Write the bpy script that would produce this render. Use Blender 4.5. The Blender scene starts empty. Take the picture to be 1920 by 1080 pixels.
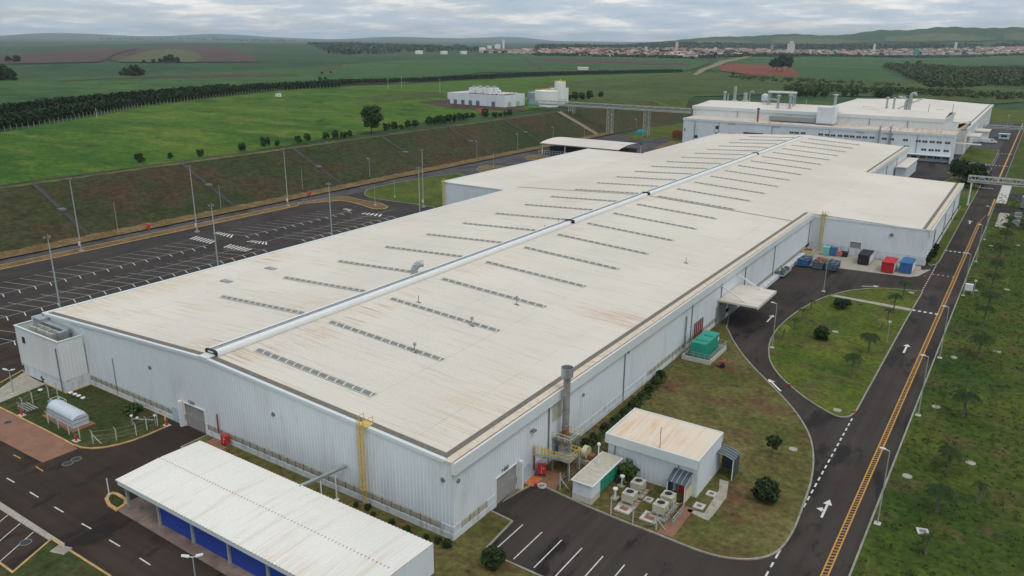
import bpy, bmesh, math, random
import numpy as np
from mathutils import Vector, Matrix
from math import radians, sin, cos, pi

random.seed(7)
RNG = np.random.default_rng(7)
scene = bpy.context.scene
COL = scene.collection

# ------------------------------------------------------------------ camera
FOC, PIT, ROL, YAW, CH = 1470.6, 0.307418, 0.007424, -0.584332, 52.0
cF = Vector((sin(YAW)*cos(PIT), cos(YAW)*cos(PIT), -sin(PIT)))
cR0 = Vector((cos(YAW), -sin(YAW), 0)); cU0 = cR0.cross(cF)
cR = cR0*cos(ROL)+cU0*sin(ROL); cU = -cR0*sin(ROL)+cU0*cos(ROL)
cam_d = bpy.data.cameras.new('camera'); cam = bpy.data.objects.new('camera', cam_d); COL.objects.link(cam)
cam_d.sensor_width = 36.0; cam_d.lens = FOC/1920*36.0; cam_d.clip_start = 1.0; cam_d.clip_end = 60000
M = Matrix((cR, cU, -cF)).transposed().to_4x4(); M.translation = Vector((0, 0, CH)); cam.matrix_world = M
scene.camera = cam
scene.render.resolution_x = 1024; scene.render.resolution_y = 576

# ------------------------------------------------------------------ sky, sun, exposure
SUN_EL, SUN_AZ = radians(58), radians(115)      # azimuth clockwise from +Y
world = bpy.data.worlds.new("World"); scene.world = world; world.use_nodes = True
wt = world.node_tree; wt.nodes.clear()
def wn(t, **k):
    n = wt.nodes.new(t)
    for a, b in k.items(): setattr(n, a, b)
    return n
wo = wn('ShaderNodeOutputWorld'); wb = wn('ShaderNodeBackground'); wb.inputs['Strength'].default_value = 0.1
sky = wn('ShaderNodeTexSky', sky_type='NISHITA', sun_disc=False, sun_elevation=SUN_EL, sun_rotation=SUN_AZ)
tc = wn('ShaderNodeTexCoord'); sep = wn('ShaderNodeSeparateXYZ'); wt.links.new(tc.outputs['Generated'], sep.inputs[0])
# cloud layer: direction projected on a plane overhead so that clouds flatten towards the horizon
zc = wn('ShaderNodeMath', operation='MAXIMUM'); zc.inputs[1].default_value = 0.0
wt.links.new(sep.outputs['Z'], zc.inputs[0])
za = wn('ShaderNodeMath', operation='ADD'); za.inputs[1].default_value = 0.11; wt.links.new(zc.outputs[0], za.inputs[0])
dx = wn('ShaderNodeMath', operation='DIVIDE'); dy = wn('ShaderNodeMath', operation='DIVIDE')
wt.links.new(sep.outputs['X'], dx.inputs[0]); wt.links.new(za.outputs[0], dx.inputs[1])
wt.links.new(sep.outputs['Y'], dy.inputs[0]); wt.links.new(za.outputs[0], dy.inputs[1])
cmb = wn('ShaderNodeCombineXYZ'); wt.links.new(dx.outputs[0], cmb.inputs[0]); wt.links.new(dy.outputs[0], cmb.inputs[1])
n1 = wn('ShaderNodeTexNoise'); n1.inputs['Scale'].default_value = 1.5; n1.inputs['Detail'].default_value = 8; n1.inputs['Roughness'].default_value = 0.6
wt.links.new(cmb.outputs[0], n1.inputs['Vector'])
n2 = wn('ShaderNodeTexNoise'); n2.inputs['Scale'].default_value = 0.55; n2.inputs['Detail'].default_value = 5
wt.links.new(cmb.outputs[0], n2.inputs['Vector'])
cr = wn('ShaderNodeValToRGB'); e = cr.color_ramp.elements
e[0].position = 0.30; e[0].color = (4.1, 5.2, 6.4, 1); e[1].position = 0.64; e[1].color = (9.4, 9.2, 8.9, 1)
m_ = e.new(0.50); m_.color = (5.6, 6.3, 7.0, 1)
wt.links.new(n1.outputs['Fac'], cr.inputs[0])
cov = wn('ShaderNodeValToRGB'); e = cov.color_ramp.elements
e[0].position = 0.32; e[0].color = (0.45, 0.45, 0.45, 1); e[1].position = 0.50; e[1].color = (1, 1, 1, 1)
wt.links.new(n2.outputs['Fac'], cov.inputs[0])
# overcast skies grow brighter towards the zenith
el = wn('ShaderNodeMapRange'); el.inputs[1].default_value = 0.03; el.inputs[2].default_value = 0.75; el.inputs[3].default_value = 1.0; el.inputs[4].default_value = 1.35
wt.links.new(sep.outputs['Z'], el.inputs[0])
cm = wn('ShaderNodeVectorMath', operation='SCALE'); wt.links.new(cr.outputs[0], cm.inputs[0]); wt.links.new(el.outputs[0], cm.inputs['Scale'])
mx = wn('ShaderNodeMix', data_type='RGBA'); wt.links.new(cov.outputs[0], mx.inputs[0])
wt.links.new(sky.outputs[0], mx.inputs[6]); wt.links.new(cm.outputs[0], mx.inputs[7])
wt.links.new(mx.outputs[2], wb.inputs['Color']); wt.links.new(wb.outputs[0], wo.inputs[0])

sd = bpy.data.lights.new('sun', 'SUN'); sd.energy = 0.95; sd.angle = radians(18); sd.color = (1.0, 0.95, 0.87)
so = bpy.data.objects.new('sun', sd); COL.objects.link(so)
sv = Vector((sin(SUN_AZ)*cos(SUN_EL), cos(SUN_AZ)*cos(SUN_EL), sin(SUN_EL)))
so.rotation_euler = sv.to_track_quat('Z', 'Y').to_euler()
scene.view_settings.view_transform = 'Standard'; scene.view_settings.look = 'None'
scene.view_settings.exposure = 0.0; scene.view_settings.gamma = 1.0

# ------------------------------------------------------------------ where a thing stands: sight lines on real planes
def ray(px, py): return cR*((px-960)/FOC) - cU*((py-540)/FOC) + cF
def G(px, py, z=0.0):
    d = ray(px, py); t = (z-CH)/d.z
    return Vector((d.x*t, d.y*t, z))
def onY(px, py, Y):
    d = ray(px, py); t = Y/d.y
    return Vector((d.x*t, Y, CH+d.z*t))
def onX(px, py, X):
    d = ray(px, py); t = X/d.x
    return Vector((X, d.y*t, CH+d.z*t))

# ------------------------------------------------------------------ materials
MATS = {}
def nmat(name):
    m = bpy.data.materials.new(name); m.use_nodes = True; nt = m.node_tree
    b = nt.nodes['Principled BSDF']; MATS[name] = m
    return m, nt, b
def rgb(c): return (c[0], c[1], c[2], 1)
def coords(nt, scale=(1, 1, 1), rot=0):
    t = nt.nodes.new('ShaderNodeNewGeometry'); mp = nt.nodes.new('ShaderNodeMapping')
    mp.inputs['Scale'].default_value = scale; mp.inputs['Rotation'].default_value = (0, 0, rot)
    nt.links.new(t.outputs['Position'], mp.inputs[0]); return mp.outputs[0]
def noise(nt, vec, s, det=5, rough=0.55):
    n = nt.nodes.new('ShaderNodeTexNoise'); n.inputs['Scale'].default_value = s
    n.inputs['Detail'].default_value = det; n.inputs['Roughness'].default_value = rough
    nt.links.new(vec, n.inputs['Vector']); return n.outputs['Fac']
def ramp(nt, fac, p0, p1, c0=(0, 0, 0), c1=(1, 1, 1)):
    r = nt.nodes.new('ShaderNodeValToRGB'); e = r.color_ramp.elements
    e[0].position = p0; e[0].color = rgb(c0); e[1].position = p1; e[1].color = rgb(c1)
    nt.links.new(fac, r.inputs[0]); return r.outputs[0]
def mix(nt, fac, a, b, mode='MIX'):
    m = nt.nodes.new('ShaderNodeMix'); m.data_type = 'RGBA'; m.blend_type = mode
    for s, i in ((fac, 0), (a, 6), (b, 7)):
        if isinstance(s, (int, float)): m.inputs[i].default_value = s
        elif isinstance(s, tuple): m.inputs[i].default_value = rgb(s)
        else: nt.links.new(s, m.inputs[i])
    return m.outputs[2]
def bump(nt, b, h, strength=0.3, dist=0.1):
    n = nt.nodes.new('ShaderNodeBump'); n.inputs['Strength'].default_value = strength; n.inputs['Distance'].default_value = dist
    nt.links.new(h, n.inputs['Height']); nt.links.new(n.outputs[0], b.inputs['Normal'])
def plain(name, col, rough=0.6, metal=0.0, var=0.12, scale=1.5, dirt=None):
    """painted or raw surface with faint cloudy variation and optional dirt"""
    m, nt, b = nmat(name); v = coords(nt)
    f = noise(nt, v, scale, 6)
    dk = tuple(c*(1-var) for c in col); lt = tuple(min(1, c*(1+var)) for c in col)
    c = ramp(nt, f, 0.3, 0.7, dk, lt)
    if dirt:
        f2 = noise(nt, coords(nt, (1, 1, 0.25)), scale*2.2, 6, 0.65)
        c = mix(nt, ramp(nt, f2, 0.52, 0.75), c, dirt)
    nt.links.new(c, b.inputs['Base Color']) if not isinstance(c, tuple) else None
    b.inputs['Roughness'].default_value = rough; b.inputs['Metallic'].default_value = metal
    return m
def grass(name, a, b_, soil, amt=0.6, s=0.05, dark=None, fine=1.2, rot=0.0, stretch=1.0):
    """lawn or pasture: two greens, worn soil, dark tufts, fine mottling"""
    m, nt, b = nmat(name); v = coords(nt, (1, stretch, 1), rot)
    c = mix(nt, ramp(nt, noise(nt, v, s, 7, 0.6), 0.36, 0.62), a, b_)
    c = mix(nt, ramp(nt, noise(nt, v, s*2.3, 8, 0.68), amt-0.06, amt+0.12), c, soil)
    if dark: c = mix(nt, ramp(nt, noise(nt, coords(nt, (1, 1, 1), 0.7), s*5.1, 6, 0.6), 0.60, 0.70), c, dark)
    f = noise(nt, v, fine, 4, 0.7)
    c = mix(nt, 0.55, c, ramp(nt, f, 0.36, 0.66, (0.22, 0.22, 0.22), (0.80, 0.80, 0.80)), 'OVERLAY')
    f3 = noise(nt, coords(nt, (1, 1, 1), 1.1), fine*0.28, 5, 0.7)
    c = mix(nt, 0.38, c, ramp(nt, f3, 0.36, 0.66, (0.27, 0.27, 0.27), (0.72, 0.72, 0.72)), 'OVERLAY')
    nt.links.new(c, b.inputs['Base Color']); b.inputs['Roughness'].default_value = 0.95
    b.inputs['Specular IOR Level'].default_value = 0.1
    bump(nt, b, f, 0.8, 0.25)
    return m
GREEN_A, GREEN_B, SOIL = (0.040, 0.062, 0.016), (0.072, 0.082, 0.022), (0.105, 0.062, 0.033)
grass('lawn_right', (0.032, 0.062, 0.011), (0.070, 0.092, 0.015), (0.095, 0.070, 0.030), 0.57, 0.060, (0.016, 0.034, 0.008))
grass('lawn_dry', (0.080, 0.088, 0.022), (0.145, 0.122, 0.046), (0.125, 0.068, 0.036), 0.54, 0.07, (0.048, 0.040, 0.022))
grass('lawn_palm', (0.046, 0.082, 0.011), (0.104, 0.122, 0.020), (0.100, 0.072, 0.036), 0.57, 0.07, (0.042, 0.034, 0.022))
grass('lawn_left', (0.036, 0.056, 0.016), (0.066, 0.070, 0.024), (0.085, 0.060, 0.032), 0.58, 0.09, None)
grass('verge_dry', (0.135, 0.090, 0.038), (0.190, 0.130, 0.060), (0.15, 0.080, 0.040), 0.60, 0.12, (0.10, 0.085, 0.035))
grass('bank', (0.034, 0.048, 0.018), (0.054, 0.054, 0.024), (0.072, 0.042, 0.026), 0.54, 0.030, (0.036, 0.038, 0.018), 0.9, 0, 0.55)
grass('pasture', (0.030, 0.088, 0.009), (0.078, 0.136, 0.014), (0.135, 0.160, 0.026), 0.57, 0.013, (0.018, 0.048, 0.010), 0.30, 0.45, 2.8)
grass('field_green', (0.030, 0.080, 0.020), (0.056, 0.108, 0.028), (0.055, 0.080, 0.040), 0.62, 0.0032, (0.022, 0.055, 0.024), 0.05, 0.3, 2.0)
grass('cane_field', (0.024, 0.058, 0.022), (0.038, 0.078, 0.026), (0.058, 0.085, 0.034), 0.62, 0.0022, (0.022, 0.048, 0.026), 0.04, -0.5, 1.8)
grass('bare_soil', (0.070, 0.040, 0.036), (0.095, 0.055, 0.044), (0.07, 0.065, 0.040), 0.56, 0.010, None, 0.2)
grass('red_soil', (0.165, 0.048, 0.030), (0.205, 0.066, 0.040), (0.14, 0.07, 0.045), 0.60, 0.02, None, 0.3)
grass('olive_field', (0.075, 0.095, 0.035), (0.100, 0.110, 0.045), (0.08, 0.085, 0.04), 0.6, 0.01, None, 0.2)
grass('dirt_track', (0.22, 0.17, 0.10), (0.26, 0.20, 0.13), (0.16, 0.13, 0.07), 0.6, 0.05, None, 0.3)
grass('scrub', (0.038, 0.074, 0.014), (0.078, 0.105, 0.024), (0.070, 0.060, 0.032), 0.55, 0.012, (0.020, 0.036, 0.012), 0.25)

def asphalt(name, base, wet=0.5, s=0.05, patch=(0.040, 0.032, 0.026), track=(0.9, 0.012, 1), rot=0.0):
    m, nt, b = nmat(name); v = coords(nt)
    c = ramp(nt, noise(nt, v, s, 8, 0.62), 0.32, 0.68, tuple(x*0.80 for x in base), tuple(x*1.22 for x in base))
    c = mix(nt, ramp(nt, noise(nt, v, s*0.8+0.03, 5, 0.5), 0.52, 0.68), c, patch)
    c = mix(nt, 0.55, c, ramp(nt, noise(nt, coords(nt, track, rot), 1.0, 3, 0.5), 0.35, 0.65, (0.40, 0.40, 0.40), (0.60, 0.59, 0.58)), 'OVERLAY')      # wheel tracks
    c = mix(nt, ramp(nt, noise(nt, v, 0.9, 8, 0.75), 0.62, 0.70, (0, 0, 0), (0.5, 0.5, 0.5)), c, tuple(x*1.7 for x in base))
    w = ramp(nt, noise(nt, coords(nt, (1.0, 0.35, 1), 0.3), 0.22, 7, 0.66), 0.545, 0.60)     # damp streaks
    c = mix(nt, w, c, tuple(x*0.38 for x in base))
    f = noise(nt, v, 7.0, 3, 0.7)
    c = mix(nt, 0.25, c, ramp(nt, f, 0.3, 0.7, (0.3, 0.3, 0.3), (0.7, 0.7, 0.7)), 'OVERLAY')
    nt.links.new(c, b.inputs['Base Color'])
    r = ramp(nt, w, 0, 1, (0.92,)*3, (1-wet,)*3); nt.links.new(r, b.inputs['Roughness'])
    b.inputs['Specular IOR Level'].default_value = 0.12
    bump(nt, b, f, 0.3, 0.02)
    return m
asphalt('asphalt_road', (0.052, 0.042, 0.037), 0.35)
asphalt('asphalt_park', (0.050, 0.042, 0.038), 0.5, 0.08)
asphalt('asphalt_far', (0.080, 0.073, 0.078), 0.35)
asphalt('asphalt_south', (0.046, 0.033, 0.026), 0.35, 0.06, (0.066, 0.046, 0.030), (0.012, 0.9, 1))

def roofing(name, base, stain, edge=(0, 0), ribaxis='Y', rib=0.5, amt=0.60, washes=(), laps=0):
    """sheet roof: faint sheets, dirt runs along the fall, rusty patches"""
    m, nt, b = nmat(name)
    st = (0.09, 1.4, 1) if ribaxis == 'Y' else (1.4, 0.09, 1)
    v = coords(nt); vs = coords(nt, st)
    c = ramp(nt, noise(nt, v, 0.035, 5, 0.55), 0.35, 0.65, tuple(x*0.93 for x in base), tuple(min(1, x*1.04) for x in base))
    c = mix(nt, ramp(nt, noise(nt, vs, 0.9, 6, 0.65), 0.52, 0.78), c, tuple(x*y for x, y in zip(base, (0.84, 0.77, 0.66))))
    big = ramp(nt, noise(nt, v, 0.045, 6, 0.6), amt, amt+0.12)
    run = ramp(nt, noise(nt, vs, 1.3, 5, 0.6), 0.46, 0.66)
    f = mix(nt, 1.0, big, run, 'MULTIPLY')
    c = mix(nt, f, c, stain)
    spot = ramp(nt, noise(nt, coords(nt, (0.5, 1.6, 1)), 0.8, 3, 0.5), 0.73, 0.78)
    c = mix(nt, mix(nt, 0.45, (0, 0, 0), spot), c, (0.32, 0.24, 0.17))
    if laps:      # end laps of the roof sheets
        sp = nt.nodes.new('ShaderNodeSeparateXYZ'); gp_ = nt.nodes.new('ShaderNodeNewGeometry'); nt.links.new(gp_.outputs['Position'], sp.inputs[0])
        md = nt.nodes.new('ShaderNodeMath'); md.operation = 'PINGPONG'; md.inputs[1].default_value = laps/2; nt.links.new(sp.outputs['X'], md.inputs[0])
        lt_ = nt.nodes.new('ShaderNodeMath'); lt_.operation = 'LESS_THAN'; lt_.inputs[1].default_value = 0.05; nt.links.new(md.outputs[0], lt_.inputs[0])
        br_ = nt.nodes.new('ShaderNodeMath'); br_.operation = 'MULTIPLY'; nt.links.new(lt_.outputs[0], br_.inputs[0]); nt.links.new(ramp(nt, noise(nt, v, 0.09, 3), 0.42, 0.62, (0.05,)*3, (0.5,)*3), br_.inputs[1])
        c = mix(nt, br_.outputs[0], c, (0.36, 0.30, 0.24))
    for (wx, wy, rx, ry, colr, lo, hi) in washes:      # rust and dirt washed down at known spots of the roof
        g = nt.nodes.new('ShaderNodeTexGradient'); g.gradient_type = 'SPHERICAL'
        mp = nt.nodes.new('ShaderNodeMapping'); mp.vector_type = 'TEXTURE'; mp.inputs['Location'].default_value = (wx, wy, 10.5); mp.inputs['Scale'].default_value = (rx, ry, 20)
        gg = nt.nodes.new('ShaderNodeNewGeometry'); nt.links.new(gg.outputs['Position'], mp.inputs[0]); nt.links.new(mp.outputs[0], g.inputs[0])
        ml = nt.nodes.new('ShaderNodeMath'); ml.operation = 'MULTIPLY'; nt.links.new(ramp(nt, g.outputs['Fac'], 0.0, 0.45), ml.inputs[0])
        nt.links.new(ramp(nt, noise(nt, coords(nt, (0.10, 2.6, 1) if ribaxis == 'Y' else (2.6, 0.1, 1)), 1.0, 4, 0.6), lo, hi), ml.inputs[1])
        c = mix(nt, ml.outputs[0], c, colr)
    nt.links.new(c, b.inputs['Base Color']); b.inputs['Roughness'].default_value = 0.75
    b.inputs['Specular IOR Level'].default_value = 0.2
    return m
roofing('roof_sheet', (0.665, 0.61, 0.53), (0.60, 0.47, 0.34), washes=((-49.5, 107.5, 10, 4.5, (0.54, 0.33, 0.21), 0.44, 0.68), (-82.3, 76, 4.0, 22, (0.50, 0.36, 0.23), 0.52, 0.68), (-82.3, 130, 3.5, 60, (0.52, 0.39, 0.27), 0.54, 0.74), (-127, 70, 8, 20, (0.60, 0.44, 0.28), 0.44, 0.74), (-125, 100, 8, 7, (0.52, 0.34, 0.19), 0.50, 0.70), (-48, 70, 9, 14, (0.60, 0.46, 0.31), 0.48, 0.74), (-88, 61, 7, 4, (0.50, 0.37, 0.25), 0.48, 0.66)), laps=10.35)
roofing('roof_far', (0.66, 0.60, 0.53), (0.42, 0.24, 0.13), amt=0.56)
roofing('roof_low', (0.60, 0.52, 0.44), (0.36, 0.20, 0.11), ribaxis='X', amt=0.42)
roofing('roof_shed', (0.74, 0.71, 0.65), (0.66, 0.57, 0.45), ribaxis='X', amt=0.56)
roofing('roof_annex', (0.68, 0.58, 0.47), (0.64, 0.45, 0.29), ribaxis='X', amt=0.48)
plain('wall_white', (0.66, 0.70, 0.725), 0.5, 0, 0.035, 0.15, (0.56, 0.575, 0.57))
plain('wall_side', (0.66, 0.68, 0.67), 0.5, 0, 0.03, 0.15, (0.57, 0.58, 0.55))
plain('plinth', (0.60, 0.64, 0.66), 0.85, 0, 0.07, 0.6, (0.30, 0.27, 0.24))
plain('flashing', (0.62, 0.66, 0.65), 0.5, 0, 0.03, 0.3)
plain('gutter_brown', (0.150, 0.125, 0.100), 0.7, 0, 0.30, 2.5)
plain('beige_cap', (0.62, 0.52, 0.40), 0.8, 0, 0.10, 0.8, (0.40, 0.26, 0.16))
plain('rust_line', (0.13, 0.06, 0.035), 0.9, 0, 0.3, 3)
plain('white_paint', (0.72, 0.72, 0.70), 0.5, 0, 0.05, 0.8)
plain('white_marking', (0.60, 0.57, 0.52), 0.8, 0, 0.25, 3.0)
plain('faded_marking', (0.34, 0.31, 0.27), 0.8, 0, 0.30, 2.0)
plain('yellow_marking', (0.48, 0.24, 0.05), 0.8, 0, 0.20, 2.0)
plain('yellow_kerb', (0.50, 0.30, 0.12), 0.85, 0, 0.25, 0.8, (0.28, 0.24, 0.18))
plain('kerb_stone', (0.26, 0.25, 0.19), 0.9, 0, 0.25, 0.9)
plain('concrete', (0.36, 0.32, 0.26), 0.9, 0, 0.15, 0.7, (0.20, 0.17, 0.13))
plain('concrete_light', (0.50, 0.48, 0.42), 0.9, 0, 0.12, 1.0)
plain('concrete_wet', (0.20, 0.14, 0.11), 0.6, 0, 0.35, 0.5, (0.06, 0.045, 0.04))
plain('brick_paving', (0.24, 0.115, 0.070), 0.85, 0, 0.15, 0.5, (0.16, 0.09, 0.06))
plain('drain_stone', (0.085, 0.075, 0.055), 0.9, 0, 0.3, 1.0)
plain('stone_base', (0.11, 0.055, 0.040), 0.9, 0, 0.3, 1.0)
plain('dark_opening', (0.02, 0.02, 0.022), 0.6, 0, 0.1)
plain('black_cap', (0.012, 0.012, 0.013), 0.5, 0, 0.1)
plain('door_slats', (0.27, 0.245, 0.225), 0.6, 0, 0.10, 1.0)
plain('galvanised', (0.36, 0.39, 0.40), 0.42, 0.55, 0.15, 1.5)
plain('galv_dirty', (0.38, 0.38, 0.35), 0.6, 0.2, 0.2, 1.2, (0.20, 0.10, 0.05))
plain('stack_metal', (0.33, 0.32, 0.30), 0.5, 0.4, 0.22, 0.9, (0.17, 0.085, 0.05))
plain('rusty_metal', (0.26, 0.10, 0.05), 0.8, 0.1, 0.4, 2.0)
plain('pole_paint', (0.33, 0.38, 0.35), 0.5, 0.1, 0.08)
plain('truss_paint', (0.40, 0.40, 0.36), 0.6, 0, 0.1)
plain('yellow_paint', (0.60, 0.42, 0.09), 0.55, 0, 0.12)
plain('cream_paint', (0.60, 0.56, 0.36), 0.6, 0, 0.12, 1.5, (0.42, 0.33, 0.18))
plain('red_paint', (0.50, 0.025, 0.03), 0.5, 0, 0.12)
plain('red_brown', (0.23, 0.05, 0.045), 0.6, 0, 0.2)
plain('orange_paint', (0.62, 0.16, 0.05), 0.7, 0, 0.2)
plain('green_paint', (0.02, 0.30, 0.22), 0.5, 0, 0.12, 0.8, (0.05, 0.22, 0.17))
plain('green_panel', (0.015, 0.26, 0.16), 0.6, 0, 0.12)
plain('teal_net', (0.02, 0.28, 0.26), 0.8, 0, 0.15)
plain('blue_panel', (0.010, 0.045, 0.30), 0.6, 0, 0.12, 0.5)
plain('blue_door', (0.42, 0.56, 0.64), 0.5, 0, 0.06)
plain('blue_metal', (0.03, 0.14, 0.34), 0.55, 0, 0.2, 1.2, (0.08, 0.16, 0.25))
plain('bluegrey_metal', (0.10, 0.14, 0.20), 0.6, 0, 0.3, 1.2, (0.22, 0.23, 0.24))
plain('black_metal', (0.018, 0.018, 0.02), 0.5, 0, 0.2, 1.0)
plain('rubber', (0.015, 0.014, 0.014), 0.9, 0, 0.2, 2)
plain('junk_orange', (0.30, 0.13, 0.05), 0.9, 0, 0.5, 1.6, (0.05, 0.04, 0.03))
plain('junk_grey', (0.11, 0.13, 0.14), 0.8, 0, 0.6, 1.6, (0.28, 0.28, 0.28))
plain('aqua_paint', (0.20, 0.50, 0.46), 0.6, 0, 0.1)
plain('pink_paint', (0.50, 0.16, 0.15), 0.6, 0, 0.15)
plain('tank_white', (0.52, 0.56, 0.60), 0.45, 0, 0.05, 0.8)
plain('storage_white', (0.74, 0.74, 0.71), 0.5, 0, 0.04, 0.3)
plain('smoked_panel', (0.05, 0.065, 0.085), 0.3, 0, 0.2, 1.0)
plain('window_glass', (0.035, 0.045, 0.055), 0.2, 0, 0.2, 1.0)
plain('louvre', (0.46, 0.42, 0.33), 0.7, 0, 0.12, 1.5)
plain('frame_grey', (0.16, 0.16, 0.15), 0.6, 0, 0.15)
plain('vent_grey', (0.27, 0.28, 0.27), 0.6, 0, 0.2)
plain('skylight_grey', (0.20, 0.205, 0.19), 0.55, 0, 0.18, 0.8)
plain('skylight_rib', (0.56, 0.54, 0.47), 0.7, 0, 0.1)
plain('number_paint', (0.05, 0.055, 0.06), 0.7, 0, 0.1)
plain('soffit_wall', (0.58, 0.62, 0.65), 0.7, 0, 0.06, 0.3)
plain('bark', (0.085, 0.065, 0.05), 0.95, 0, 0.3, 3)
plain('palm_bark', (0.13, 0.11, 0.09), 0.95, 0, 0.3, 3)
plain('town_white', (0.62, 0.58, 0.53), 0.8, 0, 0.08)
plain('town_cream', (0.55, 0.42, 0.32), 0.8, 0, 0.1)
plain('tile_red', (0.28, 0.13, 0.10), 0.85, 0, 0.25, 0.05)
plain('tile_brown', (0.22, 0.12, 0.09), 0.85, 0, 0.25, 0.05)
plain('tile_pale', (0.50, 0.42, 0.36), 0.85, 0, 0.2, 0.05)
def leaf(name, a, b_):
    m, nt, b = nmat(name)
    oi = nt.nodes.new('ShaderNodeNewGeometry')
    c = ramp(nt, oi.outputs['Random Per Island'], 0.0, 1.0, a, b_)
    nt.links.new(c, b.inputs['Base Color']); b.inputs['Roughness'].default_value = 0.85
    b.inputs['Specular IOR Level'].default_value = 0.15
    return m
leaf('leaf_dark', (0.012, 0.026, 0.010), (0.045, 0.070, 0.022))
leaf('leaf_mid', (0.025, 0.055, 0.014), (0.085, 0.125, 0.035))
leaf('leaf_tree', (0.016, 0.040, 0.014), (0.060, 0.100, 0.035))
leaf('leaf_belt', (0.008, 0.020, 0.008), (0.030, 0.052, 0.018))
leaf('leaf_scrub', (0.020, 0.040, 0.012), (0.090, 0.110, 0.036))
leaf('leaf_palm', (0.014, 0.032, 0.010), (0.050, 0.075, 0.024))
leaf('leaf_yellow', (0.14, 0.15, 0.03), (0.26, 0.24, 0.06))
leaf('leaf_brown', (0.07, 0.035, 0.018), (0.12, 0.06, 0.03))

# ------------------------------------------------------------------ mesh builder
class MB:
    def __init__(s): s.v = []; s.f = []; s.m = []
    def add(s, vs, fs, mi=0):
        o = len(s.v); s.v += [tuple(v) for v in vs]; s.f += [tuple(i+o for i in f) for f in fs]; s.m += [mi]*len(fs)
    def box(s, x0, x1, y0, y1, z0, z1, mi=0):
        vs = [(x, y, z) for z in (z0, z1) for y in (y0, y1) for x in (x0, x1)]
        s.add(vs, [(0, 2, 3, 1), (4, 5, 7, 6), (0, 1, 5, 4), (2, 6, 7, 3), (0, 4, 6, 2), (1, 3, 7, 5)], mi)
    def obox(s, c, dx, dy, ang, z0, z1, mi=0):
        ca, sa = cos(ang), sin(ang); p = []
        for a, b in ((-dx, -dy), (dx, -dy), (dx, dy), (-dx, dy)): p.append((c[0]+(a*ca-b*sa)/2, c[1]+(a*sa+b*ca)/2))
        s.prism(p, z0, z1, mi)
    def prism(s, poly, z0, z1, mi=0, cap=True):
        n = len(poly); a = sum(poly[i][0]*poly[(i+1) % n][1]-poly[(i+1) % n][0]*poly[i][1] for i in range(n))
        if a < 0: poly = poly[::-1]
        s.add([(p[0], p[1], z0) for p in poly]+[(p[0], p[1], z1) for p in poly],
              [tuple(range(n, 2*n)), tuple(range(n-1, -1, -1))]*1+[(i, (i+1) % n, n+(i+1) % n, n+i) for i in range(n)], mi)
    def sheet(s, poly, z, mi=0):
        n = len(poly); a = sum(poly[i][0]*poly[(i+1) % n][1]-poly[(i+1) % n][0]*poly[i][1] for i in range(n))
        if a < 0: poly = poly[::-1]
        s.add([(p[0], p[1], z) for p in poly], [tuple(range(n))], mi)
    def quad(s, a, b, c, d, mi=0): s.add([a, b, c, d], [(0, 1, 2, 3)], mi)
    def tube(s, p0, p1, r0, r1=None, n=8, mi=0, caps=True):
        r1 = r0 if r1 is None else r1
        p0 = Vector(p0); p1 = Vector(p1); d = (p1-p0).normalized()
        a = d.orthogonal().normalized(); b = d.cross(a)
        vs = [p0+(a*cos(2*pi*i/n)+b*sin(2*pi*i/n))*r0 for i in range(n)]+[p1+(a*cos(2*pi*i/n)+b*sin(2*pi*i/n))*r1 for i in range(n)]
        fs = [(i, (i+1) % n, n+(i+1) % n, n+i) for i in range(n)]
        if caps: fs += [tuple(range(n-1, -1, -1)), tuple(range(n, 2*n))]
        s.add(vs, fs, mi)
    def path(s, pts, r, n=8, mi=0):
        for a, b in zip(pts[:-1], pts[1:]): s.tube(a, b, r, r, n, mi)
    def lathe(s, c, prof, n=16, mi=0, cap=True):
        vs = []
        for r, z in prof: vs += [(c[0]+r*cos(2*pi*i/n), c[1]+r*sin(2*pi*i/n), c[2]+z) for i in range(n)]
        fs = []
        for k in range(len(prof)-1):
            for i in range(n): fs.append((k*n+i, k*n+(i+1) % n, (k+1)*n+(i+1) % n, (k+1)*n+i))
        if cap: fs.append(tuple(range((len(prof)-1)*n, len(prof)*n))); fs.append(tuple(range(n-1, -1, -1)))
        s.add(vs, fs, mi)
    def bar(s, p0, p1, w, h=None, mi=0):
        """square bar between two points"""
        h = h or w; p0 = Vector(p0); p1 = Vector(p1); d = (p1-p0).normalized()
        up = Vector((0, 0, 1)) if abs(d.z) < 0.95 else Vector((0, 1, 0))
        a = d.cross(up).normalized(); b = a.cross(d)
        c = [(-w/2, -h/2), (w/2, -h/2), (w/2, h/2), (-w/2, h/2)]
        vs = [p0+a*x+b*y for x, y in c]+[p1+a*x+b*y for x, y in c]
        s.add(vs, [(3, 2, 1, 0), (4, 5, 6, 7), (0, 1, 5, 4), (1, 2, 6, 5), (2, 3, 7, 6), (3, 0, 4, 7)], mi)
    def islands(s):
        par = list(range(len(s.v)))
        def fd(a):
            while par[a] != a: par[a] = par[par[a]]; a = par[a]
            return a
        for f in s.f:
            r = fd(f[0])
            for i in f[1:]: par[fd(i)] = r
        g = {}
        for k, f in enumerate(s.f): g.setdefault(fd(f[0]), []).append(k)
        L = []
        for fs in g.values():
            p = np.array([s.v[i] for k in fs for i in s.f[k]]); L.append([p.min(0)-0.006, p.max(0)+0.006, fs])
        ch = True
        while ch:
            ch = False; out = []
            for a in L:
                for b in out:
                    if (a[0] <= b[1]).all() and (b[0] <= a[1]).all():
                        b[0] = np.minimum(a[0], b[0]); b[1] = np.maximum(a[1], b[1]); b[2] += a[2]; ch = True; break
                else: out.append(a)
            L = out
        return [x[2] for x in L]
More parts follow.
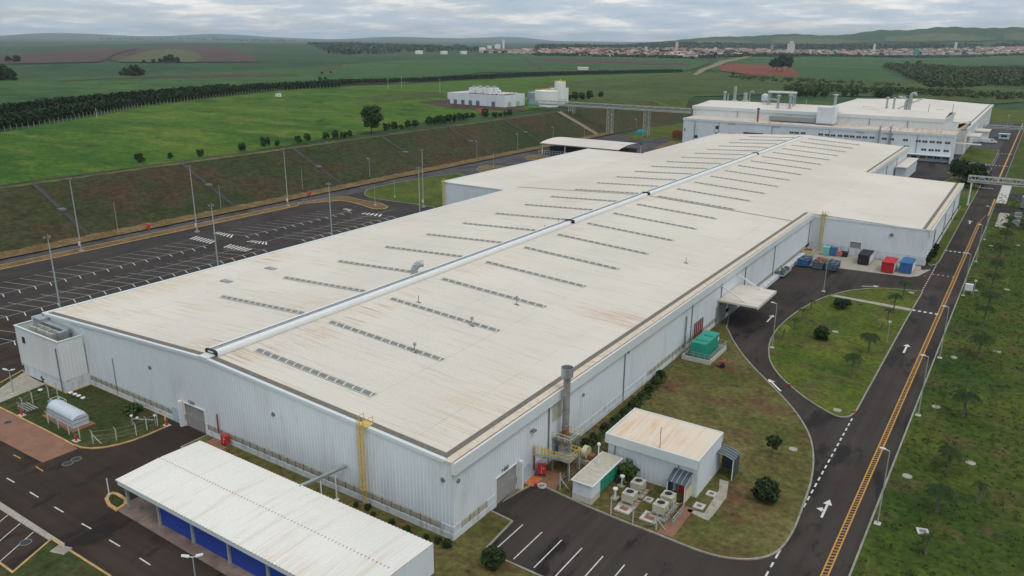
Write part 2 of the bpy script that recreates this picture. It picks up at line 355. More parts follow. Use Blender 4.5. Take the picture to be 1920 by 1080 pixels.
    def split(s, name, mats, parent=None, world=False):
        """one object for every separate piece"""
        out = []
        for fs in s.islands():
            m = MB(); mp = {}
            for k in fs:
                f = []
                for i in s.f[k]:
                    if i not in mp: mp[i] = len(m.v); m.v.append(s.v[i])
                    f.append(mp[i])
                m.f.append(tuple(f)); m.m.append(s.m[k])
            out.append(m.build(name, mats, parent, world))
        return out
    def build(s, name, mats, parent=None, world=False, smooth=False, kind=None):
        me = bpy.data.meshes.new(name)
        off = Vector((0, 0, 0))
        if parent is not None and world: off = Vector(parent.location)
        me.from_pydata([(v[0]-off.x, v[1]-off.y, v[2]-off.z) for v in s.v], [], s.f)
        for m in ([mats] if isinstance(mats, str) else mats): me.materials.append(MATS[m])
        if any(s.m): me.polygons.foreach_set('material_index', s.m)
        if smooth: me.polygons.foreach_set('use_smooth', [True]*len(me.polygons))
        me.update()
        o = bpy.data.objects.new(name, me); COL.objects.link(o)
        if parent is not None: o.parent = parent
        if kind: o['kind'] = kind
        return o
def tag(o, label=None, cat=None, group=None, kind=None):
    if label: o['label'] = label
    if cat: o['category'] = cat
    if group: o['group'] = group
    if kind: o['kind'] = kind
    return o
def thing(name, label, cat, loc=(0, 0, 0), rz=0.0, group=None):
    o = bpy.data.objects.new(name, None); COL.objects.link(o); o.location = loc; o.rotation_euler = (0, 0, rz)
    o.empty_display_size = 0.5
    return tag(o, label, cat, group)
def kids(o): return [c for c in COL.objects if c.parent == o]
def dup(root, loc, rz, label, group=None, s=1.0):
    def cp(o, par):
        c = o.copy(); COL.objects.link(c); c.parent = par
        for ch in o.children: cp(ch, c)
        return c
    r = cp(root, None); r.location = loc; r.rotation_euler = (0, 0, rz); r.scale = (s, s, s)
    r['label'] = label
    if group: r['group'] = group
    return r

# ================================================================== TERRAIN
def sstep(a, b, x):
    t = np.clip((x-a)/(b-a), 0, 1); return t*t*(3-2*t)
def height(x, y):
    x = np.asarray(x, float); y = np.asarray(y, float)
    fade = 1-0.80*sstep(470, 760, y)
    s = np.clip((-209-x)/26.0, 0, 1)
    z = 11.3*s*fade
    z = z + 1.0*np.clip((-243-x)/120, 0, 1)*fade
    d = np.hypot(x, y)
    far = sstep(620, 1500, d)
    z = z*(1-far)
    und = 5.5*np.sin(x/430+1.0)*np.cos(y/610-0.6)+3.5*np.sin(y/300+x/520)
    z = z+far*(und-3.0)*np.clip(d/2600, 0, 1)
    az = np.degrees(np.arctan2(-x, y))              # degrees left of +Y
    # long ridge of hills to the right of the view
    def hill(a0, wa, d0, wd, h): return h*np.exp(-((az-a0)/wa)**2-((d-d0)/wd)**2)
    prof = np.interp(az, [-30, -14, -6, -1, 1, 2.5, 4.5, 6.5, 8.3, 9.5, 11.3, 13, 14.6, 17, 19.5, 22, 24, 27], [20, 90, 130, 158, 150, 158, 144, 147, 131, 126, 100, 98, 104, 100, 86, 66, 40, 0])
    z = z+prof*np.exp(-((d-6500)/950)**2)*(1+0.04*np.sin(az*1.3+d/900)+0.02*np.sin(az*6.1))
    z = z+hill(49, 9, 5200, 1300, 20)+hill(58, 6, 3000, 700, 8)
    # far blue range near the horizon
    z = z+hill(41, 4.5, 17500, 2500, 80)+hill(53, 4, 18500, 2500, 108)+hill(62, 4, 18500, 2500, 102)+hill(34, 3, 19000, 2500, 90)
    return z
R0, R1, NR = 25.0, 24000.0, 470
A0, A1, NA = radians(-30), radians(105), 520       # azimuth left of +Y
lr = np.linspace(math.log(R0), math.log(R1), NR); aa = np.linspace(A0, A1, NA)
RR, AA = np.meshgrid(np.exp(lr), aa, indexing='ij')
TX, TY = -np.sin(AA)*RR, np.cos(AA)*RR
TZ = height(TX, TY)
def th(x, y):
    """height of the terrain mesh at a point"""
    d = math.hypot(x, y); a = math.atan2(-x, y)
    u = (math.log(max(d, R0))-lr[0])/(lr[1]-lr[0]); v = (a-A0)/(aa[1]-aa[0])
    if not (0 <= u < NR-1.001 and 0 <= v < NA-1.001): return float(height(x, y))
    i, j = int(u), int(v); fu, fv = u-i, v-j
    return float((TZ[i, j]*(1-fv)+TZ[i, j+1]*fv)*(1-fu)+(TZ[i+1, j]*(1-fv)+TZ[i+1, j+1]*fv)*fu)
def gt(px, py):
    """where a sight line meets the terrain"""
    d = ray(px, py); t, st = 20.0, 4.0
    while t < 40000:
        x, y, z = d.x*t, d.y*t, CH+d.z*t
        if z < th(x, y): break
        t += st; st *= 1.01
    lo, hi = t-st, t
    for _ in range(30):
        m = (lo+hi)/2
        if CH+d.z*m < th(d.x*m, d.y*m): hi = m
        else: lo = m
    return Vector((d.x*hi, d.y*hi, th(d.x*hi, d.y*hi)))
me = bpy.data.meshes.new('ground')
vs = np.stack([TX, TY, TZ-0.0], -1).reshape(-1, 3)
ii, jj = np.meshgrid(np.arange(NR-1), np.arange(NA-1), indexing='ij')
q = np.stack([ii*NA+jj, (ii+1)*NA+jj, (ii+1)*NA+jj+1, ii*NA+jj+1], -1).reshape(-1, 4)[:, ::-1]
me.vertices.add(len(vs)); me.vertices.foreach_set('co', vs.ravel())
me.loops.add(q.size); me.loops.foreach_set('vertex_index', q.ravel())
me.polygons.add(len(q)); me.polygons.foreach_set('loop_start', np.arange(len(q))*4)
me.update(); me.validate()
# inner disc and the ground behind the camera, so the sheet is closed all round
gb = bmesh.new(); gb.from_mesh(me)
ring = [gb.verts.new((-sin(a)*R0, cos(a)*R0, 0)) for a in np.linspace(A1, A0+2*pi, 40)]
outer = [gb.verts.new((-sin(a)*R1, cos(a)*R1, float(height(-sin(a)*R1, cos(a)*R1)))) for a in np.linspace(A1, A0+2*pi, 40)]
for i in range(39): gb.faces.new((ring[i], ring[i+1], outer[i+1], outer[i]))
disc = [gb.verts.new((-sin(a)*R0, cos(a)*R0, 0)) for a in np.linspace(0, 2*pi, 48, endpoint=False)]
gb.faces.new(disc)
bmesh.ops.recalc_face_normals(gb, faces=[f for f in gb.faces][-40:])
gb.to_mesh(me); gb.free()
me.materials.append(MATS['cane_field'])
ground = bpy.data.objects.new('ground', me); COL.objects.link(ground); ground['kind'] = 'structure'

def drape(name, pts, mat, off=0.15, px=True, kind='structure', step=None, grow=0.0006):
    """lay a sheet on the terrain; pts are picture points or world points"""
    P = [gt(*p) for p in pts] if px else [Vector((p[0], p[1], 0)) for p in pts]
    pl = []
    n = len(P)
    for i in range(n):
        a, b = P[i], P[(i+1) % n]
        L = (b-a).length; dist = max(30, (a.length+b.length)/2)
        k = max(1, min(60, int(L/(dist*0.03))))
        for j in range(k): pl.append(a+(b-a)*(j/k))
    uv = [(math.atan2(-p.x, p.y), math.log(max(R0, math.hypot(p.x, p.y)))) for p in pl]
    bm = bmesh.new(); vv = [bm.verts.new((u, v, 0)) for u, v in uv]
    bm.faces.new(vv)
    bmesh.ops.triangulate(bm, faces=bm.faces[:])
    u0, u1 = min(u for u, v in uv), max(u for u, v in uv); v0, v1 = min(v for u, v in uv), max(v for u, v in uv)
    for arr, lo, hi, ax in ((aa, u0, u1, 0), (lr, v0, v1, 1)):
        for c in arr[(arr > lo) & (arr < hi)]:
            co = (c, 0, 0) if ax == 0 else (0, c, 0); no = (1, 0, 0) if ax == 0 else (0, 1, 0)
            bmesh.ops.bisect_plane(bm, geom=bm.verts[:]+bm.edges[:]+bm.faces[:], plane_co=co, plane_no=no, dist=1e-9)
    for v in bm.verts:
        r = math.exp(v.co.y); x, y = -sin(v.co.x)*r, cos(v.co.x)*r
        v.co = (x, y, th(x, y)+off+grow*r)
    bmesh.ops.recalc_face_normals(bm, faces=bm.faces[:])
    if sum(f.normal.z*f.calc_area() for f in bm.faces) < 0: bmesh.ops.reverse_faces(bm, faces=bm.faces[:])
    me = bpy.data.meshes.new(name); bm.to_mesh(me); bm.free(); me.materials.append(MATS[mat])
    o = bpy.data.objects.new(name, me); COL.objects.link(o); o['kind'] = kind
    return o

# far fields (lowest sheet first)
drape('far_field', [(560, 128), (1000, 103), (1290, 111), (1330, 118), (1290, 133), (900, 137), (640, 160), (400, 182), (0, 215), (0, 150), (300, 140)], 'field_green', 0.15)
drape('far_field', [(1350, 109), (1900, 104), (1920, 108), (1920, 124), (1740, 128), (1640, 120), (1700, 152), (1560, 150), (1500, 147), (1497, 137), (1437, 122), (1352, 121), (1310, 134)], 'field_green', 0.15)
drape('pasture_slope', [(1290, 137), (1352, 136), (1420, 146), (1700, 152), (1920, 168), (1920, 192), (1870, 196), (1780, 190), (1690, 183), (1470, 178), (1300, 182), (1285, 205), (1180, 205), (1060, 195), (1000, 160)], 'scrub', 0.15)
for hp_ in ([(1445, 74), (1500, 69), (1560, 74), (1640, 80), (1560, 84), (1450, 83)], [(1660, 70), (1740, 64), (1830, 68), (1870, 76), (1740, 80), (1660, 79)], [(1880, 66), (1925, 64), (1925, 78), (1885, 78)], [(1300, 78), (1380, 76), (1420, 80), (1380, 84), (1300, 83)]): drape('hill_field', hp_, 'olive_field', 2.0)
drape('bare_field', [(0, 105), (180, 92), (262, 90), (215, 103), (190, 117), (0, 121)], 'bare_soil', 0.3)
drape('bare_field', [(200, 112), (245, 98), (275, 89), (360, 87), (425, 89), (460, 99), (488, 115), (480, 117), (230, 118)], 'bare_soil', 0.35)
drape('olive_field', [(215, 117), (255, 104), (290, 95), (345, 94), (372, 101), (378, 110), (365, 118)], 'olive_field', 0.6)
drape('bare_field', [(975, 109), (1000, 110), (1150, 113), (1290, 120), (1300, 125), (1120, 121), (1030, 117)], 'bare_soil', 0.3)
drape('bare_field', [(0, 127), (14, 127), (24, 138), (36, 150), (0, 151)], 'bare_soil', 0.4)
drape('red_field', [(1347, 123), (1380, 121), (1437, 123), (1490, 130), (1500, 145), (1470, 143), (1413, 142), (1352, 134)], 'red_soil', 0.4)
drape('dirt_track', [(1298, 142), (1312, 131), (1350, 116), (1405, 106), (1412, 107), (1362, 118), (1325, 132), (1308, 142)], 'dirt_track', 0.5)
drape('dirt_track', [(590, 137), (640, 122), (640, 125), (602, 138)], 'bare_soil', 0.5)
drape('dirt_track', [(115, 152), (300, 143), (445, 140), (560, 141), (560, 143), (300, 147), (120, 154)], 'bare_soil', 0.5)
drape('dirt_track', [(978, 111), (985, 111), (1022, 131), (1014, 131)], 'bare_soil', 0.7)

# pasture on the plateau, the bank below it, bare earth round the utility building
TOP, FEN = -238.0, None
drape('pasture', [(-20, 254), (0, 250), (173, 220), (260, 203), (383, 187), (533, 170), (640, 165), (760, 157), (900, 150), (1050, 143), (1280, 137), (1330, 150), (1290, 190), (1060, 196), (940, 213), (880, 216), (640, 258), (320, 307), (-20, 360)], 'pasture', 0.05, grow=0.0003)
drape('bare_ground', [(665, 186), (775, 172), (828, 174), (835, 182), (720, 191)], 'scrub', 0.12, grow=0.0004)
drape('bare_ground', [(783, 192), (833, 188), (985, 204), (985, 209), (900, 207), (850, 203)], 'bare_soil', 0.15, grow=0.0004)
drape('bare_ground', [(892, 205), (905, 203), (916, 216), (905, 219)], 'red_soil', 0.18, grow=0.0004)
drape('bare_ground', [(1057, 168), (1140, 160), (1190, 159), (1223, 164), (1120, 176), (1062, 190)], 'bare_soil', 0.15, grow=0.0004)
bank = drape('embankment', [(-241.5, 20), (-241.5, 330), (-242, 440), (-238, 480), (-232, 600), (-195, 640), (-186, 560), (-199, 480), (-206, 420), (-206, 20)], 'bank', 0.10, px=False, grow=0.0002)
drape('bank_top_path', [(-240.3, 20), (-240.3, 330), (-241, 440), (-242.8, 440), (-242.0, 330), (-242.0, 20)], 'bare_soil', 0.30, px=False, grow=0.0002)
drape('bank_top_path', [(-236.3, 20), (-236.3, 430), (-240.2, 430), (-240.2, 20)], 'olive_field', 0.20, px=False, grow=0.0002)
drape('bank_foot_strip', [(-204.2, 20), (-204.2, 420), (-209.5, 420), (-209.5, 20)], 'verge_dry', 0.10, px=False, grow=0.0009)

# ================================================================== THE SITE: one asphalt pad, lawns and verges raised on it
def W(pts, z=0.0): return [tuple(G(x, y, z)[:2]) for x, y in pts]
pad = MB()
pad.sheet([(-204.2, 10), (-8.4, 10), (-8.4, 640), (-30, 640), (-30, 480), (-150, 480), (-160, 560), (-168, 560), (-200, 440), (-204.2, 400)], 0.02)
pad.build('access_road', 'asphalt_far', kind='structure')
def sheet(name, poly, mat, z=0.03):
    m = MB(); m.sheet(poly, z); return m.build(name, mat, kind='structure')
sheet('road', [(-15.4, 10), (-8.3, 10), (-8.3, 640), (-15.4, 640)], 'asphalt_road', 0.032)
sheet('service_road', [(-45.2, 56), (-15.4, 56), (-15.4, 218), (-45.2, 218)], 'asphalt_road', 0.028)
sheet('south_road', [(-160, 5), (-45.2, 5), (-45.2, 57.3), (-129, 57.3), (-129, 66), (-160, 66)], 'asphalt_south', 0.028)
sheet('car_park', [(-196, 40), (-128, 40), (-128, 190), (-152, 190), (-196, 250)], 'asphalt_park', 0.026)
sheet('service_yard', [(-45.2, 290), (-15.4, 290), (-15.4, 402), (-45.2, 402)], 'asphalt_park', 0.027)

def kerb_line(mb, poly, w=0.22, z=0.17, closed=True, mi=0):
    n = len(poly)
    P = [Vector((p[0], p[1])) for p in poly]
    idx = range(n if closed else n-1)
    nrm = []
    for i in range(n):
        a = P[i]-P[i-1] if (closed or i > 0) else P[1]-P[0]
        b = P[(i+1) % n]-P[i] if (closed or i < n-1) else P[-1]-P[-2]
        t = (a.normalized()+b.normalized())
        t = t.normalized() if t.length > 1e-6 else b.normalized()
        k = 1.0/max(0.5, t.dot(b.normalized())) if b.length > 0 else 1
        nrm.append(Vector((-t.y, t.x))*k*w/2)
    for i in idx:
        j = (i+1) % n
        a, b, c, d = P[i]-nrm[i], P[i]+nrm[i], P[j]+nrm[j], P[j]-nrm[j]
        mb.add([(a.x, a.y, 0), (b.x, b.y, 0), (c.x, c.y, 0), (d.x, d.y, 0), (a.x, a.y, z), (b.x, b.y, z), (c.x, c.y, z), (d.x, d.y, z)],
               [(4, 7, 6, 5), (0, 4, 5, 1), (3, 2, 6, 7), (0, 3, 7, 4), (1, 5, 6, 2)], mi)
def smooth_poly(pts, k=3):
    """Catmull-Rom through the points so kerbs curve"""
    out = []; n = len(pts)
    for i in range(n):
        p0, p1, p2, p3 = (Vector(pts[(i+d) % n]) for d in (-1, 0, 1, 2))
        if (p2-p1).length > 18 or (p2-p1).length < 0.4: out.append(tuple(p1)); continue
        for j in range(k):
            t = j/k
            out.append(tuple(0.5*((2*p1)+(-p0+p2)*t+(2*p0-5*p1+4*p2-p3)*t*t+(-p0+3*p1-3*p2+p3)*t**3)))
    return out
def lawn(name, poly, mat, kerb='kerb_stone', z=0.13, w=0.22, smooth=True):
    if smooth: poly = smooth_poly(poly)
    m = MB(); m.prism(poly, 0.0, z); m.build(name, mat, kind='structure')
    if kerb:
        k = MB(); kerb_line(k, poly, w); k.build('kerb', kerb, kind='structure')

se = [(-45.3, 71.6)] + W([(1003, 907), (1045, 925), (1100, 950), (1160, 975), (1230, 1002), (1300, 1030), (1350, 1045), (1400, 1050), (1440, 1044), (1468, 1025), (1490, 990), (1507, 945), (1520, 905), (1525, 865), (1520, 825), (1503, 790), (1478, 757), (1445, 722), (1415, 692), (1392, 665), (1374, 638), (1362, 615)]) + [(-45.3, 140.5)]
lawn('lawn', se, 'lawn_dry')
pal = W([(1442, 670), (1442, 648), (1450, 628), (1465, 609), (1492, 587), (1520, 570), (1543, 559), (1563, 553), (1590, 546), (1616, 543), (1645, 541), (1685, 543), (1722, 547), (1728, 551)]) + [(-15.4, 163), (-15.4, 135), (-15.4, 116)] + W([(1603, 772), (1594, 781), (1580, 783), (1563, 779), (1533, 762), (1507, 745), (1485, 727), (1468, 712), (1455, 697), (1447, 684)])
lawn('lawn_island', pal, 'lawn_palm')
lawn('roadside_lawn', [(-17.6, 212), (-17.6, 296), (-30, 300), (-30, 330), (-26, 362), (-15.2, 362), (-15.2, 215), (-15.6, 211.5), (-16.6, 210)], 'lawn_palm', smooth=False)
lawn('roadside_lawn', [(-29, 372), (-29, 392), (-15.4, 392), (-15.4, 372)], 'lawn_palm', smooth=False)
lawn('roadside_lawn', [(-29, 412), (-29, 470), (-15.4, 470), (-15.4, 412)], 'lawn_palm', smooth=False)
lawn('east_field', [(-8.3, 10), (-8.3, 640), (500, 900), (700, 10)], 'lawn_right', smooth=False, w=0.22)
left = W([(-40, 742), (0, 765), (28, 779), (60, 795), (90, 810), (115, 823), (135, 834), (152, 840), (172, 842), (196, 840), (225, 834), (252, 826), (280, 815), (312, 801)]) + [(-97.4, 57.3), (-116.5, 57.3), (-116.5, 53.4), (-126, 53.4), (-131, 54)]
lawn('west_lawn', left, 'lawn_left', 'yellow_kerb', smooth=False)
# strip under the front wall, behind the car shelter, and the ground to the right of it
lawn('south_lawn', [(-87.6, 57.3), (-87.6, 53.2), (-45.6, 52.2), (-45.6, 20), (-14, 20), (-14.4, 57.3), (-41.5, 57.7), (-42.0, 63.9), (-45.3, 64.2), (-45.3, 57.3)], 'lawn_dry', smooth=False)
low = W([(97, 1012), (24, 1075), (-10, 1050)]) + [(-112, 15), (-60, 15)] + W([(207, 1082), (141, 1040)])
lawn('lower_lawn', low, 'lawn_left', 'yellow_kerb', smooth=False)
lawn('pavement', W([(-40, 916), (0, 942), (60, 981), (122, 1021), (119, 1025), (98, 1014), (90, 1013), (45, 985), (0, 956), (-40, 931)]), 'concrete', None, smooth=False)
ver = [(-195.8, 40), (-195.8, 170)] + W([(560, 383), (640, 376), (665, 381), (700, 392), (722, 392), (728, 388), (715, 382), (680, 376), (650, 369), (620, 371)]) + [(-199.6, 170), (-199.6, 40)]
lawn('verge', ver, 'verge_dry', 'yellow_kerb', smooth=False)
lw = W([(684, 366), (684, 361), (689, 356), (701, 352), (717, 349), (733, 345), (793, 334), (837, 328), (862, 325), (880, 333)]) + [(-152, 205), (-152, 183)] + W([(815, 389), (763, 381), (733, 377), (704, 373), (692, 370)])
lawn('west_lawn', lw, 'lawn_palm', smooth=False)
lawn('lawn_island', W([(894, 318), (900, 312), (913, 310), (942, 311), (965, 314), (960, 322), (920, 326), (900, 322)]), 'verge_dry', 'kerb_stone', smooth=False)
lawn('lawn_island', W([(985, 296), (992, 291), (1013, 290), (1030, 292), (1010, 300), (990, 300)]), 'verge_dry', 'kerb_stone', smooth=False)
lawn('north_lawn', W([(1168, 255), (1200, 245), (1250, 232), (1290, 222), (1290, 250), (1240, 260), (1190, 262)]), 'lawn_palm', None, smooth=False)
lawn('north_lawn', [(-159.5, 400), (-159.5, 470), (-192, 560), (-190, 480), (-176, 420)], 'lawn_palm', None, 0.16, smooth=False)
lawn('verge', W([(1215, 284), (1262, 262), (1290, 262), (1240, 284)]), 'verge_dry', None, smooth=False)
lawn('north_field', [(-8.4, 640), (-30, 640), (-30, 480), (-150, 600), (-190, 620), (-170, 800), (-8, 800)], 'lawn_palm', None, 0.06, smooth=False)
# small paved areas
sheet('brick_paving', W([(-40, 738), (0, 764), (28, 779), (60, 795), (90, 810), (115, 823), (146, 842), (80, 868), (0, 826), (-40, 803)]), 'brick_paving', 0.05)
sheet('footpath', W([(-40, 752), (0, 757), (85, 722), (66, 700), (58, 692), (20, 716), (0, 730), (-40, 745)]), 'concrete', 0.17)
sheet('footpath', W([(1557, 556), (1566, 554), (1710, 580), (1705, 584)]), 'concrete', 0.15)
yard = MB(); yard.prism(W([(1497, 492), (1520, 468), (1600, 480), (1727, 500), (1727, 507), (1745, 506), (1722, 518), (1705, 520), (1570, 503), (1490, 497)]), 0, 0.10); yard.build('container_yard_slab', 'concrete', kind='structure')
sheet('footpath', W([(1288, 960), (1320, 975), (1328, 978), (1345, 958), (1362, 934), (1366, 905), (1349, 900), (1348, 920), (1338, 936), (1320, 964), (1291, 956)]), 'concrete', 0.15)
sheet('brick_paving', W([(1230, 1000), (1284, 950), (1302, 956), (1266, 1003), (1262, 1010)]), 'brick_paving', 0.15)
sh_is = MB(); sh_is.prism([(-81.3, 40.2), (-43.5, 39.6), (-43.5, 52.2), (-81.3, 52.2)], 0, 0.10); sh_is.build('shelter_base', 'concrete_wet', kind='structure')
lawn('shelter_island', W([(205, 928), (200, 937), (205, 948), (219, 957), (236, 946), (236, 938), (220, 928), (211, 926)]), 'lawn_left', 'yellow_kerb', smooth=False, w=0.4)

# ------------------------------------------------------------------ painted markings
wm = MB(); fm = MB(); ym = MB()
def line(mb, a, b, w=0.12, z=0.045):
    a = Vector((a[0], a[1])); b = Vector((b[0], b[1])); d = (b-a).normalized(); n = Vector((-d.y, d.x))*w/2
    p = [a+n, b+n, b-n, a-n]; mb.sheet([tuple(q) for q in p], z)
def pline(mb, a, b, w=0.12, z=0.045): line(mb, G(*a), G(*b), w, z)
# double yellow with cross bars down the main road
for x in (-10.75, -10.15): line(ym, (x, 20), (x, 272), 0.16)
y = 22
while y < 272:
    line(ym, (-10.70, y-0.12), (-10.20, y+0.12), 0.14, 0.044); y += 0.62
line(ym, (-10.45, 272), (-9.6, 285), 0.12)
line(ym, (-8.9, 285), (-8.9, 318), 0.5); line(ym, (-10.3, 352), (-10.3, 640), 0.55)
line(ym, (-9.3, 318), (-9.0, 352), 2.0) if False else None
# white dashes closing the two mouths of the loop road
y = 75.0
while y < 113.5: line(wm, (-15.4, y), (-15.4, y+0.95), 0.20); y += 1.75
for yy in np.arange(60, 75, 1.75): line(wm, (-15.4, yy), (-15.4, yy+0.95), 0.2)
y = 185.0
while y < 211: line(wm, (-15.4, y), (-15.4, y+0.9), 0.18); y += 1.8
def dots(y0, x0=-15.0, x1=-10.9, n=5, mb=wm, s=0.55):
    for k in range(n):
        x = x0+(x1-x0)*(k/(n-1)); mb.sheet([(x-s/2, y0-s/1.3), (x+s/2, y0-s/1.3), (x+s/2, y0+s/1.3), (x-s/2, y0+s/1.3)], 0.046)
dots(170.8); dots(228.5); dots(202.0, mb=fm, s=0.4); dots(341, n=6); dots(357, n=6); dots(409, -28, -9.5, 15, s=0.7); dots(455, -28, -9.5, 15, s=0.7)
dots(306, -40, -27, 12, s=0.6)
for yy in np.arange(362, 400, 2.6): line(wm, (-14.6, yy), (-14.6, yy+1.1), 0.25)
for yy in np.arange(410, 450, 3): line(wm, (-14.6, yy), (-14.6, yy+1.2), 0.25)
def arrow(mb, tail, head, w=0.16, hw=0.62, hl=1.2, z=0.047):
    a = Vector(tail); b = Vector(head); d = (b-a).normalized(); n = Vector((-d.y, d.x)); c = b-d*hl
    mb.sheet([tuple(a+n*w), tuple(c+n*w), tuple(c-n*w), tuple(a-n*w)], z)
    mb.sheet([tuple(c+n*hw), tuple(b), tuple(c-n*hw)], z)
def parrow(mb, a, b, **k): arrow(mb, tuple(G(*a)[:2]), tuple(G(*b)[:2]), **k)
parrow(wm, (1694, 662), (1702, 646)); parrow(wm, (1438, 604), (1450, 591)); parrow(wm, (1464, 734), (1441, 711)); parrow(wm, (1818, 420), (1819, 414), w=0.2, hw=0.9)
parrow(wm, (1616, 537), (1649, 537), w=0.14)
parrow(wm, (1540, 971), (1556, 937), w=0.13, hw=0.50, hl=1.3)
parrow(wm, (1545, 957), (1530, 953), w=0.16, hw=0.50, hl=0.7)
parrow(wm, (1911, 308-6), (1876+34, 300-6), w=0.2, hw=0.8)
# bays beside the gate
bx = -43.2
for k in range(9):
    x = bx+2.515*k
    line(wm, (x, 58.4), (x, 64.1), 0.13)
pline(wm, (891, 1018), (944, 967), 0.10)
# dashes on the south road and the bays below it
for a, b in (((13, 897), (27, 905)), ((56, 923), (72, 933)), ((102, 951), (119, 961)), ((153, 982), (171, 992)), ((205, 1013), (225, 1025)), ((262, 1047), (282, 1060)), ((320, 1082), (335, 1092))): pline(wm, a, b, 0.14)
for a, b in (((25, 853), (39, 860)), ((67, 875), (81, 884))): pline(ym, a, b, 0.14)
for a, b in (((-10, 987), (15, 966)), ((-10, 1023), (38, 982)), ((-10, 1062), (63, 998))): pline(wm, a, b, 0.10)
# car park: spine lines with slanted bays on both sides
def spine(x, y0, y1, left_len=4.6, right_len=1.9, gap=None):
    line(fm, (x, y0), (x, y1), 0.17)
    y = y0
    while y < y1:
        if not (gap and gap[0] < y < gap[1]):
            line(fm, (x, y), (x-left_len, y-2.2), 0.15); line(wm, (x, y), (x+right_len, y-0.9), 0.17)
        y += 3.25
spine(-176.3, 62, 122, 8.5, 2.6); spine(-176.3, 134, 176, 8.5, 2.6)
spine(-160.6, 62, 128, 8.5, 2.6); spine(-160.6, 140, 176, 8.5, 2.6)
line(fm, (-166.9, 55), (-166.9, 185), 0.15); line(fm, (-184.9, 62), (-184.9, 125), 0.08)
line(wm, (-146.5, 62), (-146.5, 67), 0.10); spine(-146.0, 50, 66, 8.0, 2.4)
def zebra(mb, quad, n=6):
    a, b, c, d = [G(*p) for p in (quad[0], quad[3], quad[2], quad[1])]
    for k in range(n):
        t0, t1 = (k+0.1)/n, (k+0.55)/n
        mb.sheet([tuple((a+(b-a)*t0)[:2]), tuple((a+(b-a)*t1)[:2]), tuple((d+(c-d)*t1)[:2]), tuple((d+(c-d)*t0)[:2])], 0.05)
zebra(wm, ((355, 448), (368, 443), (408, 452), (396, 458)), 7); zebra(wm, ((398, 437), (410, 435), (440, 441), (436, 447)), 6)
zebra(wm, ((418, 464), (432, 458), (476, 468), (462, 472)), 7); zebra(wm, ((461, 453), (475, 451), (502, 454), (504, 460)), 6)
zebra(wm, ((676, 401), (684, 399), (720, 402), (716, 407)), 5); zebra(wm, ((642, 392), (650, 391), (662, 394), (655, 397)), 3)
for a, b in (((4, 418+12), (52, 488-62)),): pass
for yy in np.arange(62, 190, 5.5): line(fm, (-202, yy), (-202, yy+2.4), 0.12)
wm.build('white_road_markings', 'white_marking', kind='structure')
fm.build('faded_road_markings', 'faded_marking', kind='structure')
ym.build('yellow_road_markings', 'yellow_marking', kind='structure')

# ================================================================== MAIN FACTORY HALL
XR, ZR = -86.65, 11.62
XL, XE = -128.0, -45.3
YF, YB = 57.4, 372.0
XWL, XWR = -152.0, -17.8
def zroof(x):
    if x >= XE: return 9.52-(x-XE)*0.028
    if x <= XL: return 9.5
    return 9.5+(ZR-9.5)*(1-abs(x-XR)/41.35)

def ribs(mb, p0, p1, zb, zt, n, pitch=0.5, depth=0.04, mi=0):
    """ribbed cladding from p0 to p1 (plan), outward normal n; zb, zt heights or functions of the run"""
    p0 = Vector((p0[0], p0[1])); p1 = Vector((p1[0], p1[1])); L = (p1-p0).length; d = (p1-p0)/L; n = Vector(n)
    fb = zb if callable(zb) else (lambda s: zb); ft = zt if callable(zt) else (lambda s: zt)
    k = max(1, int(round(L/pitch))); w = L/k; S = []
    for i in range(k):
        s = i*w; S += [(s, 0), (s+w*0.62, 0), (s+w*0.72, depth), (s+w*0.90, depth)]
    S.append((L, 0))
    vs = []
    for s, o in S:
        q = p0+d*s+n*(o+0.01); vs.append((q.x, q.y, fb(s))); vs.append((q.x, q.y, ft(s)))
    flip = d.x*n.y-d.y*n.x > 0
    fs = []
    for i in range(len(S)-1):
        a = (2*i, 2*i+2, 2*i+3, 2*i+1); fs.append(a[::-1] if flip else a)
    mb.add(vs, fs, mi)
def roof_ribs(mb, x0, x1, y0, y1, zf, pitch=0.5, h=0.05, mi=0, seg=1):
    k = max(1, int(round((y1-y0)/pitch))); w = (y1-y0)/k
    S = []
    for i in range(k):
        y = y0+i*w; S += [(y, 0), (y+w*0.60, 0), (y+w*0.70, h), (y+w*0.88, h)]
    S.append((y1, 0)); xs = [x0+(x1-x0)*j/seg for j in range(seg+1)]
    vs = []; 
    for y, o in S:
        for x in xs: vs.append((x, y, zf(x)+o))
    m = seg+1; fs = []
    for i in range(len(S)-1):
        for j in range(seg): fs.append((i*m+j, i*m+j+1, (i+1)*m+j+1, (i+1)*m+j))
    mb.add(vs, fs, mi)

hall = thing('factory_hall', 'huge low white factory hall with a pale shallow gabled roof filling the site', 'factory building', (XR, YF, 0))
# --- roof sheets
m = MB()
roof_ribs(m, XR, XE+0.0, YF, YB, zroof); roof_ribs(m, XL, XR, YF, YB, zroof)
roof_ribs(m, XE, XWR, 209.0, 288.5, zroof, 0.8); roof_ribs(m, XWL, XL, 190.0, 286.0, zroof, 0.8)
m.build('roof', 'roof_sheet', hall, True)
